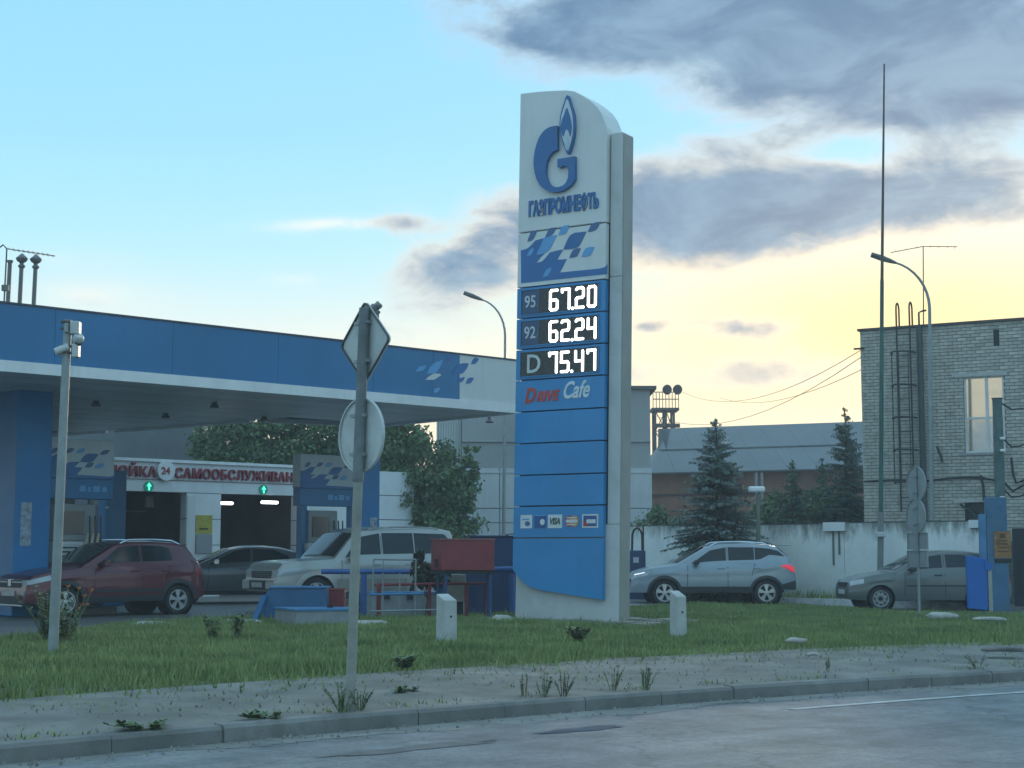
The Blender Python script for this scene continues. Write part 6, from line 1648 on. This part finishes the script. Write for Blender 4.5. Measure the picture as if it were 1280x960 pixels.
# dark blue tank next to the pylon
Y = 33.8; m_tank = pm('tank_dark_blue', (.012, .040, .115), rough=.45, var=.15, scale=1.5, streak=.2)
t = thing('blue_tank', 'dark blue steel tank cabinet between the red fire chest and the pylon', 'tank', (xat(625, Y), Y, 0))
x0, x1 = xat(584, Y), xat(668, Y); zm = zat(714, Y); z1 = zat(671, Y)
MB().bb(x0 + .05, x1, Y, Y + 1.0, zm + .05, z1).build('upper_body', m_tank, t, bevel=.02); MB().bb(x0 - .35 + .3, x1 + .02, Y - .05, Y + 1.05, 0, zm - .002).build('lower_body', m_tank, t, bevel=.02)
MB().bb(x0, x1 + .05, Y - .07, Y + 1.07, zm + .001, zm + .048).build('ledge', m_lidblue, t); MB().bb(x0 + .03, x1 + .02, Y - .03, Y + 1.03, z1 + .002, z1 + .03).build('lid', m_tank, t)
# pale crate and rubbish behind the chest
Y = 32.9; t = thing('cardboard_crate', 'pale crate under the red fire chest', 'crate', (xat(570, Y), Y, 0))
MB().bb(xat(557, Y), xat(582, Y), Y, Y + .4, .28, zat(718, Y)).build('body', pm('crate_pale', (.26, .25, .21), rough=.8, var=.2, scale=5), t, bevel=.015); MB().bb(xat(560, Y), xat(579, Y), Y + .05, Y + .35, .0, .278).build('stand', m_dark, t)
# blue hose box at the crossover's nose
Y = 45.5; t = thing('air_hose_box', 'dark blue box with an arched hose behind the crossover bonnet', 'box', (xat(796, Y), Y, -.08))
MB().bb(xat(784, Y), xat(807, Y), Y, Y + .4, -.1, zat(688, Y)).build('body', pm('hosebox_blue', (.015, .05, .14), rough=.5, var=.2), t, bevel=.03)
pts = [at(790 + (6.5 - 6.5 * math.cos(math.pi * k / 10)), 689 - (16 if 0 < k < 10 else 0) - 13 * math.sin(math.pi * k / 10), Y + .15) for k in range(11)]
MB().tube(pts, .035, 7).build('hose', m_hose, t, smooth=True); q = at(795, 700, Y - .01); MB().box(q, (.16, .02, .16), 0).build('emblem', m_palegrey, t)
q = at(804, 656, Y + .1); MB().cyl(q, at(804, 690, Y + .1), .025, n=6).build('pipe', m_hose, t)
# pale stones and litter
m_stone = pm('pale_stone', (.42, .41, .37), rough=.9, var=.2, scale=6)
def stone(px, py, rx, ry, rz_, label, sd=0, mat=m_stone):
    c_ = gp(px, py, .03); rnd = random.Random(sd); bm = bmesh.new(); bmesh.ops.create_icosphere(bm, subdivisions=2, radius=1)
    for v in bm.verts: k = rnd.uniform(.8, 1.15); v.co = Vector((v.co.x * rx * k, v.co.y * ry * k, max(-.5, v.co.z) * rz_ * k))
    me = bpy.data.meshes.new('stone'); bm.to_mesh(me); bm.free(); o = bpy.data.objects.new('stone', me); COL.objects.link(o); o.location = c_; me.materials.append(mat)
    me.polygons.foreach_set('use_smooth', [True] * len(me.polygons)); tag(o, label, 'stone', 'pale stones in the grass')
stone(1176, 770, .34, .22, .08, 'flat pale stone in the grass under the dark grey saloon', 1); stone(1236, 774, .36, .16, .05, 'flat pale stone in the grass before the blue board', 2)
stone(995, 801, .16, .06, .05, 'small pale stone near the right grass edge', 3); stone(461, 781, .4, .2, .09, 'pale flat stone behind the road sign pole', 4)
stone(627, 776, .22, .2, .12, 'pale stone against the left foot of the pylon', 5); stone(300, 778, .5, .15, .06, 'long broken pale kerb piece beside the blue hatch cabinet', 6); stone(190, 781, .45, .2, .08, 'broken pale kerb piece beneath the maroon car', 7)
stone(1254, 812, .3, .14, .05, 'low clod at the right end of the dirt verge', 8, m_verge); stone(1016, 818, .09, .05, .03, 'tiny pebble on the dirt verge at the right', 9)

# ================================================================== PLANTS
def leafmat(name, c1, c2, rough=.6, scale=.8, trans=.0):
    m = bpy.data.materials.new(name); m.use_nodes = True; t = m.node_tree; b = t.nodes['Principled BSDF']; co = t.nodes.new('ShaderNodeTexCoord')
    n = t.nodes.new('ShaderNodeTexNoise'); n.inputs['Scale'].default_value = scale; n.inputs['Detail'].default_value = 8; n.inputs['Roughness'].default_value = .75; t.links.new(co.outputs['Object'], n.inputs['Vector'])
    r = t.nodes.new('ShaderNodeValToRGB'); e = r.color_ramp.elements; e[0].position = .33; e[0].color = (*c1, 1); e[1].position = .68; e[1].color = (*c2, 1); t.links.new(n.outputs['Fac'], r.inputs[0])
    t.links.new(r.outputs[0], b.inputs['Base Color']); b.inputs['Roughness'].default_value = rough; b.inputs['Specular IOR Level'].default_value = .3
    b.inputs['Subsurface Weight'].default_value = 0
    return m
m_bark = pm('bark', (.07, .055, .042), rough=.95, var=.3, scale=6, bump=.6)
def tri_part(name, T, mat, parent):
    o = blades(name, T, mat); o.parent = parent
    inv = wm(parent).inverted(); o.data.transform(inv); return o
def spruce(base, H, Rr, label, mat, seed, levels=24, dens=1.0):
    rs = np.random.default_rng(seed); t = thing('spruce_tree', label, 'tree', base, 0, 'spruce trees')
    MB().cyl(base, base + Vector((0, 0, H * .97)), H * .022, .01, 10).build('trunk', m_bark, t, smooth=True)
    T = []; lim = MB()
    for i in range(levels):
        f = (i + rs.uniform(-.3, .3)) / levels; f = min(.985, max(.02, f)); z = base.z + H * (.03 + .97 * f); zl_, fl_ = z, f; rl = Rr * (1 - f) ** .82 * rs.uniform(.82, 1.1) + .04
        nb = int(12 + 12 * (1 - f))
        if f > .9: nb = int(nb * .6)
        for k in range(nb):
            f = min(.985, max(.01, fl_ + rs.uniform(-1.3, 1.3) / levels)); z = base.z + H * (.03 + .97 * f); rl = Rr * (1 - f) ** .82 * (.9 + .1 * math.sin(i * 2.1 + k)) + .05
            a = rs.uniform(0, 2 * math.pi); L_ = rl * rs.uniform(.72, 1.12); d = np.array([math.cos(a), math.sin(a), 0]); s_ = np.array([-d[1], d[0], 0])
            up = .35 * f + .02; droop = .30 * (1 - f)
            p0 = np.array([base.x, base.y, z]); nseg = max(3, int(L_ / .07 * dens))
            if L_ > .4 and k % 2 == 0: lim.tube([tuple(p0), tuple(p0 + d * L_ * .5 + [0, 0, L_ * (.5 * up - droop * .25)]), tuple(p0 + d * L_ * .95 + [0, 0, L_ * (.9 * up - droop * .8)])], [.022, .015, .006], 4)
            for j in range(nseg):
                u = (j + rs.random()) / nseg
                if u < .12: continue
                c_ = p0 + d * L_ * u + np.array([0, 0, L_ * (up * u - droop * u * u)])
                w_ = (.32 * L_ * (1 - u) + .11 * (1 - .6 * f)) * rs.uniform(.6, 1.15)
                for sg in (-1, 1):
                    out = d * .55 * w_ + s_ * sg * w_ + np.array([0, 0, -.22 * w_ + rs.uniform(-.05, .05)])
                    th = rs.uniform(.035, .075) * (1 - .6 * f)
                    T += [c_ - d * th, c_ + d * th + [0, 0, .01], c_ + out]
                    m_ = c_ + out * rs.uniform(.35, .8); o2 = d * w_ * .35 + s_ * sg * w_ * .1 + np.array([0, 0, rs.uniform(-.10, .04)])
                    T += [m_ - s_ * th, m_ + s_ * th, m_ + o2]
                hg = rs.uniform(.05, .13); T += [c_ - s_ * .03, c_ + s_ * .03, c_ + np.array([0, 0, -hg]) + d * .04]
    # leader
    for k in range(40):
        u = rs.random(); c_ = np.array([base.x, base.y, base.z + H * (.93 + .07 * u)]); a = rs.uniform(0, 6.28); o2 = np.array([math.cos(a), math.sin(a), .7]) * .09 * (1.1 - u)
        T += [c_ - [0.012, 0, 0], c_ + [.012, 0, 0], c_ + o2]
    lim.build('limbs', m_bark, t)
    tri_part('crown', np.array(T), mat, t); return t
m_sp1 = leafmat('spruce_blue', (.080, .125, .110), (.190, .250, .215), scale=2.2); m_sp2 = leafmat('spruce_dark', (.032, .062, .043), (.095, .145, .090), scale=2.0)
b_ = Vector((xat(897, 44.8), 44.8, -.14)); spruce(b_, zat(522, 44.8) + .14, 2.0, 'full blue spruce in front of the white boundary wall', m_sp1, 1, 28, 1.25)
b_ = Vector((xat(1060, 58), 58, 0)); spruce(b_, zat(508, 58), 1.95, 'tall dark spruce at the left edge of the brick building', m_sp2, 2, 28, 1.0)
b_ = Vector((xat(992, 57), 57, 0)); spruce(b_, zat(574, 57), 1.25, 'small dark spruce behind the middle of the boundary wall', m_sp2, 3, 20, 1.0)
b_ = Vector((xat(1030, 60), 60, 0)); spruce(b_, zat(572, 60), 1.5, 'dark bushy spruce left of the tall spruce', m_sp2, 4, 20, 1.0)
def leafy(base, lobes, label, mat, seed, n, leaf=.11, name='leafy_tree', group='leafy trees', trunk=.16, limbs=True):
    rs = np.random.default_rng(seed); t = thing(name, label, 'tree' if name == 'leafy_tree' else 'shrub', base, 0, group)
    top = max(l[0][2] for l in lobes)
    mb = MB()
    mb.tube([base, base + Vector((.05, 0, top * .3)), base + Vector((-.03, .05, top * .65))], [trunk, trunk * .8, trunk * .45], 8)
    for (c_, r_) in lobes: mb.tube([base + Vector((0, 0, top * .35)), base.lerp(Vector(c_), .6) + Vector((0, 0, top * .1)), Vector(c_)], [trunk * .5, trunk * .3, trunk * .1], 6)
    mb.build('trunk', m_bark, t, smooth=True)
    P = []; vol = np.array([l[1][0] * l[1][1] * l[1][2] for l in lobes]) ** .7; vol /= vol.sum()
    for (c_, r_), f in zip(lobes, vol):
        m = int(n * f); nc = max(6, m // 55); d = rs.normal(size=(nc, 3)); d /= np.linalg.norm(d, axis=1)[:, None]; rad = rs.uniform(.25, 1.0, nc) ** .45
        cen = np.array(c_) + d * rad[:, None] * np.array(r_)
        pts = cen[rs.integers(0, nc, m)] + rs.normal(size=(m, 3)) * np.array(r_) * .15
        P.append(pts)
    P = np.concatenate(P); m = len(P)
    a = rs.normal(size=(m, 3)); a /= np.linalg.norm(a, axis=1)[:, None]; b2 = rs.normal(size=(m, 3)); b2 -= a * (a * b2).sum(1)[:, None]; b2 /= np.linalg.norm(b2, axis=1)[:, None]
    s_ = leaf * rs.uniform(.6, 1.3, m)[:, None]
    q = [P - a * s_, P + b2 * s_ * .55, P + a * s_, P - b2 * s_ * .55]
    T = np.stack([q[0], q[1], q[2], q[0], q[2], q[3]], 1).reshape(-1, 3)
    tri_part('crown', T, mat, t); return t
m_lf1 = leafmat('leaf_green', (.050, .100, .042), (.170, .240, .100), scale=1.4); m_lf2 = leafmat('leaf_dark', (.045, .090, .040), (.140, .205, .080), scale=1.1)
Y = 53; bs = Vector((xat(535, Y), Y, 0))
def lob(px, py, Y, rx, rz_, ry=None): q = at(px, py, Y); return ((q.x, q.y, q.z), (rx, ry or rx, rz_))
leafy(bs, [lob(505, 560, Y, 1.0, 1.0), lob(535, 585, Y, 1.1, .9), lob(588, 566, Y, .34, .40), lob(576, 588, Y, .62, .45), lob(545, 615, Y, 1.3, 1.0), lob(508, 625, Y, 1.0, 1.0), lob(568, 642, Y, .7, .55), lob(495, 540, Y, .8, .5), lob(550, 660, Y, 1.4, .7), lob(560, 606, Y, .9, .5)], 'broad leafy tree beside the white clad pillar', m_lf1, 21, 17000, .085)
Y = 58; bs = Vector((xat(345, Y), Y, 0))
leafy(bs, [lob(290, 560, Y, 1.5, 1.3), lob(335, 545, Y, 1.6, 1.3), lob(385, 550, Y, 1.6, 1.3), lob(430, 560, Y, 1.3, 1.3), lob(345, 590, Y, 2.2, 1.2), lob(415, 600, Y, 1.5, 1.3), lob(262, 575, Y, .9, .9)], 'dense leafy tree behind the car wash roof', m_lf2, 22, 24000, .10)
Y = 60; bs = Vector((xat(455, Y), Y, 0)); leafy(bs, [lob(455, 560, Y, 1.5, 1.4), lob(480, 575, Y, 1.2, 1.2), lob(465, 620, Y, 1.6, 1.4)], 'dark leafy tree behind the round sign plate', m_lf2, 23, 13000, .10)
Y = 59
for i, (px, py, r_) in enumerate(((975, 650, 1.0), (1010, 642, 1.1), (1045, 648, 1.1), (830, 668, 1.0))):
    bs = Vector((xat(px, Y), Y, 0)); leafy(bs, [lob(px - 8, py, Y, r_, .8), lob(px + 12, py + 8, Y, r_, .8), lob(px, py - 14, Y, r_ * .7, .6), lob(px, py + 25, Y, r_, .8)], ('leafy shrub showing above the boundary wall right of the garden lamp', 'middle leafy shrub above the boundary wall below the small spruce', 'leafy shrub above the boundary wall under the tall spruce', 'leafy shrub at the hangar wall right of the pylon')[i], m_lf2, 31 + i, 6000, .09, 'shrub', 'shrubs behind the boundary wall', .06)
# weeds
m_weed = leafmat('weed_green', (.085, .125, .050), (.18, .23, .11), scale=4); m_weedd = leafmat('weed_dark', (.035, .050, .025), (.08, .11, .05), scale=4); m_dry = leafmat('weed_dry', (.15, .155, .085), (.26, .25, .15), scale=4)
def weed(px, py, h, spread, label, seed, mat, n=10, z=-.08, leaf=.022, name='weed'):
    rs = np.random.default_rng(seed); c_ = gp(px, py, z); t = thing(name, label, 'weed', c_, 0, 'weeds'); st = MB(); T = []
    for k in range(n):
        a = rs.uniform(0, 6.28); rr_ = spread * rs.uniform(.15, 1); hh = h * rs.uniform(.5, 1)
        p0 = np.array(c_) + [math.cos(a) * .03, math.sin(a) * .03, -.02]; p2 = np.array(c_) + [math.cos(a) * rr_, math.sin(a) * rr_, hh]; p1 = (p0 + p2) / 2 + [0, 0, hh * .12]
        st.tube([tuple(p0), tuple(p1), tuple(p2)], [.006, .005, .003], 4)
        for j in range(34):
            u = rs.uniform(.15, 1); q = (1 - u) ** 2 * p0 + 2 * u * (1 - u) * p1 + u * u * p2; an = rs.uniform(0, 6.28); l = leaf * rs.uniform(.7, 1.8); o2 = np.array([math.cos(an), math.sin(an), rs.uniform(-.2, .6)]) * l; sd = np.array([-math.sin(an), math.cos(an), 0]) * l * .3
            T += [q, q + o2 * .5 + sd, q + o2, q, q + o2, q + o2 * .5 - sd]
    st.build('stems', mat, t); tri_part('leaves', np.array(T), mat, t)
WE = [(428, 888, .26, .22, 'weed clump left of the foreground sign pole foot', m_weed, 12), (450, 884, .22, .16, 'weed clump right of the foreground sign pole foot', m_weed, 9), (656, 868, .20, .10, 'small weed on the verge left of the dark weed', m_dry, 6), (679, 868, .22, .12, 'weed on the verge between two others below the pylon', m_weed, 8),
      (704, 868, .24, .12, 'dark withered weed leaning on the kerb', m_weedd, 8), (766, 860, .24, .16, 'pale thin weed on the verge right of the dark weed', m_dry, 9), (808, 860, .24, .16, 'greenish thin weed on the verge below the right bollard', m_weed, 10), (1037, 838, .18, .08, 'single thin weed by the right kerb', m_weed, 4), (1222, 834, .16, .18, 'low weed on the kerb at far right', m_dry, 6)]
for i, (px, py, h, sp, lab, mt, n) in enumerate(WE): weed(px, py, h, sp, lab, 50 + i, mt, n)
WG = [(58, 800, .80, .45, 'tall weed at the foot of the camera pole', m_weed, 26, .05), (82, 802, .55, .35, 'bushy weed right of the camera pole foot', m_weed, 20, .05), (265, 800, .42, .18, 'tall thin weed in the grass below the grey hatchback', m_weed, 8, .03), (296, 797, .40, .2, 'tall weed in the grass left of the blue hatch cabinet', m_weed, 9, .03), (506, 835, .14, .16, 'low weed clump in front of the red guard rail', m_weed, 10, 0), (724, 800, .2, .24, 'round leafy weed before the pylon foot', m_weed, 16, .02), (505, 866, .06, .2, 'flat weed on the verge behind the kerb', m_weed, 6, -.08), (338, 897, .06, .3, 'flat weed mat on the verge near the left kerb', m_weed, 8, -.09), (185, 910, .05, .35, 'flat grass mat on the verge at far left', m_weed, 8, -.09)]
for i, (px, py, h, sp, lab, mt, n, z) in enumerate(WG): weed(px, py, h, sp, lab, 80 + i, mt, n, z, leaf=.05)
# orange flowers beside the camera pole
c_ = gp(90, 792, .05); t = thing('flower', 'orange flowers beside the camera pole', 'flower', c_); fl = MB(); rnd = random.Random(4); st = MB()
for k in range(12):
    p = c_ + Vector((rnd.uniform(-.35, .3), rnd.uniform(-.2, .2), rnd.uniform(.3, .75))); st.tube([c_, p], .006, 4)
    for j in range(6): a = j * 1.05; fl.add([p, p + Vector((math.cos(a) * .04, math.sin(a) * .03, .02)), p + Vector((math.cos(a + .6) * .04, math.sin(a + .6) * .03, .05))], [(0, 1, 2)])
st.build('stems', m_weed, t); fl.build('petals', pm('petal_orange', (.42, .13, .05), rough=.7), t)
# tangle of dark shrub by the fire chest
Y = 32.2; bs = Vector((xat(532, Y), Y, 0)); leafy(bs, [lob(528, 715, Y, .22, .30), lob(540, 722, Y, .35, .2), lob(524, 700, Y, .12, .2)], 'dark scrubby shrub under the red fire chest', leafmat('scrub_dark', (.018, .022, .016), (.06, .07, .05), scale=4), 41, 2600, .04, 'shrub', 'shrubs by the tank hatches', .02)
# tufts along the wall foot
T = []
for k in range(900):
    u = rng.uniform(0, WL); v = rng.uniform(-.95, -.02); p = np.array(wA + WU * u - WN * v); p[2] = .015; h = rng.uniform(.08, .3); a = rng.uniform(0, 6.28)
    T += [p + [.02, 0, 0], p - [.02, 0, 0], p + [math.cos(a) * .1, math.sin(a) * .1, h]]
tag(blades('wall_grass', np.array(T), grass_mat()), 'uncut grass along the foot of the boundary wall', 'grass', kind='stuff')

# sparse trodden grass and grit on the dirt verge
T = []
for k in range(2800):
    tq_ = rng.uniform(-.3, 1.3); a_, b_ = kf(tq_), gf(tq_); u = rng.random() ** .6 if rng.random() < .62 else rng.uniform(.03, .16)
    if math.sin(tq_ * 23) * math.sin(tq_ * 41 + u * 7) < .05 and u < .8: continue
    p = np.array(a_.lerp(b_, .06 + .94 * u)); p[2] = KERB_TOP - .014 + .07 * u; h = rng.uniform(.02, .06) * (1.0 if u < .8 else 1.5); an = rng.uniform(0, 6.28)
    T += [p + [.009 * math.cos(an), .009 * math.sin(an), 0], p - [.009 * math.cos(an), .009 * math.sin(an), 0], p + [math.sin(an) * h * .9, -math.cos(an) * h * .9, h]]
tag(blades('verge_grass', np.array(T), grass_mat()), 'sparse trodden grass on the dirt verge behind the kerb', 'grass', kind='stuff')
T = []
for k in range(1500):
    tq_ = rng.uniform(-.3, 1.3); a_, b_ = kf(tq_), gf(tq_); u = rng.random()
    if rng.random() < .35: p = np.array(a_ - VDIR * (.04 + rng.random() ** 2 * .5)); p[2] = ROAD_Z + .012
    else: p = np.array(a_.lerp(b_, .1 + .85 * u)); p[2] = KERB_TOP - .004 + .07 * u
    r_ = rng.uniform(.006, .022); an = rng.uniform(0, 6.28); v = [p + np.array([math.cos(an + i * 2.09) * r_, math.sin(an + i * 2.09) * r_, -.004]) for i in range(3)]; tp_ = p + [0, 0, r_ * .9]
    T += [v[0], v[1], tp_, v[1], v[2], tp_, v[2], v[0], tp_]
tag(blades('grit', np.array(T), pm('grit', (.30, .29, .26), rough=.9, var=.5, scale=7)), 'loose grit on the verge and in the gutter', 'grit', kind='stuff')

# ================================================================== ADDED VEIL
hz = MB(); hz.bb(-430, 430, -430, 430, -1.45, 15.6)
ho = hz.build('veil', None); hm = bpy.data.materials.new('added_veil'); hm.use_nodes = True; ht = hm.node_tree; ht.nodes.clear()
hv = ht.nodes.new('ShaderNodeVolumePrincipled'); hv.inputs['Color'].default_value = (.86, .95, .99, 1); hv.inputs['Density'].default_value = .0016; hv.inputs['Anisotropy'].default_value = .1  # added volume that lifts dark tones like windscreen glare
hw = ht.nodes.new('ShaderNodeOutputMaterial'); ht.links.new(hv.outputs[0], hw.inputs['Volume']); ho.data.materials.append(hm)
tag(ho, 'thin added bluish haze over the whole place', 'veil', kind='stuff')
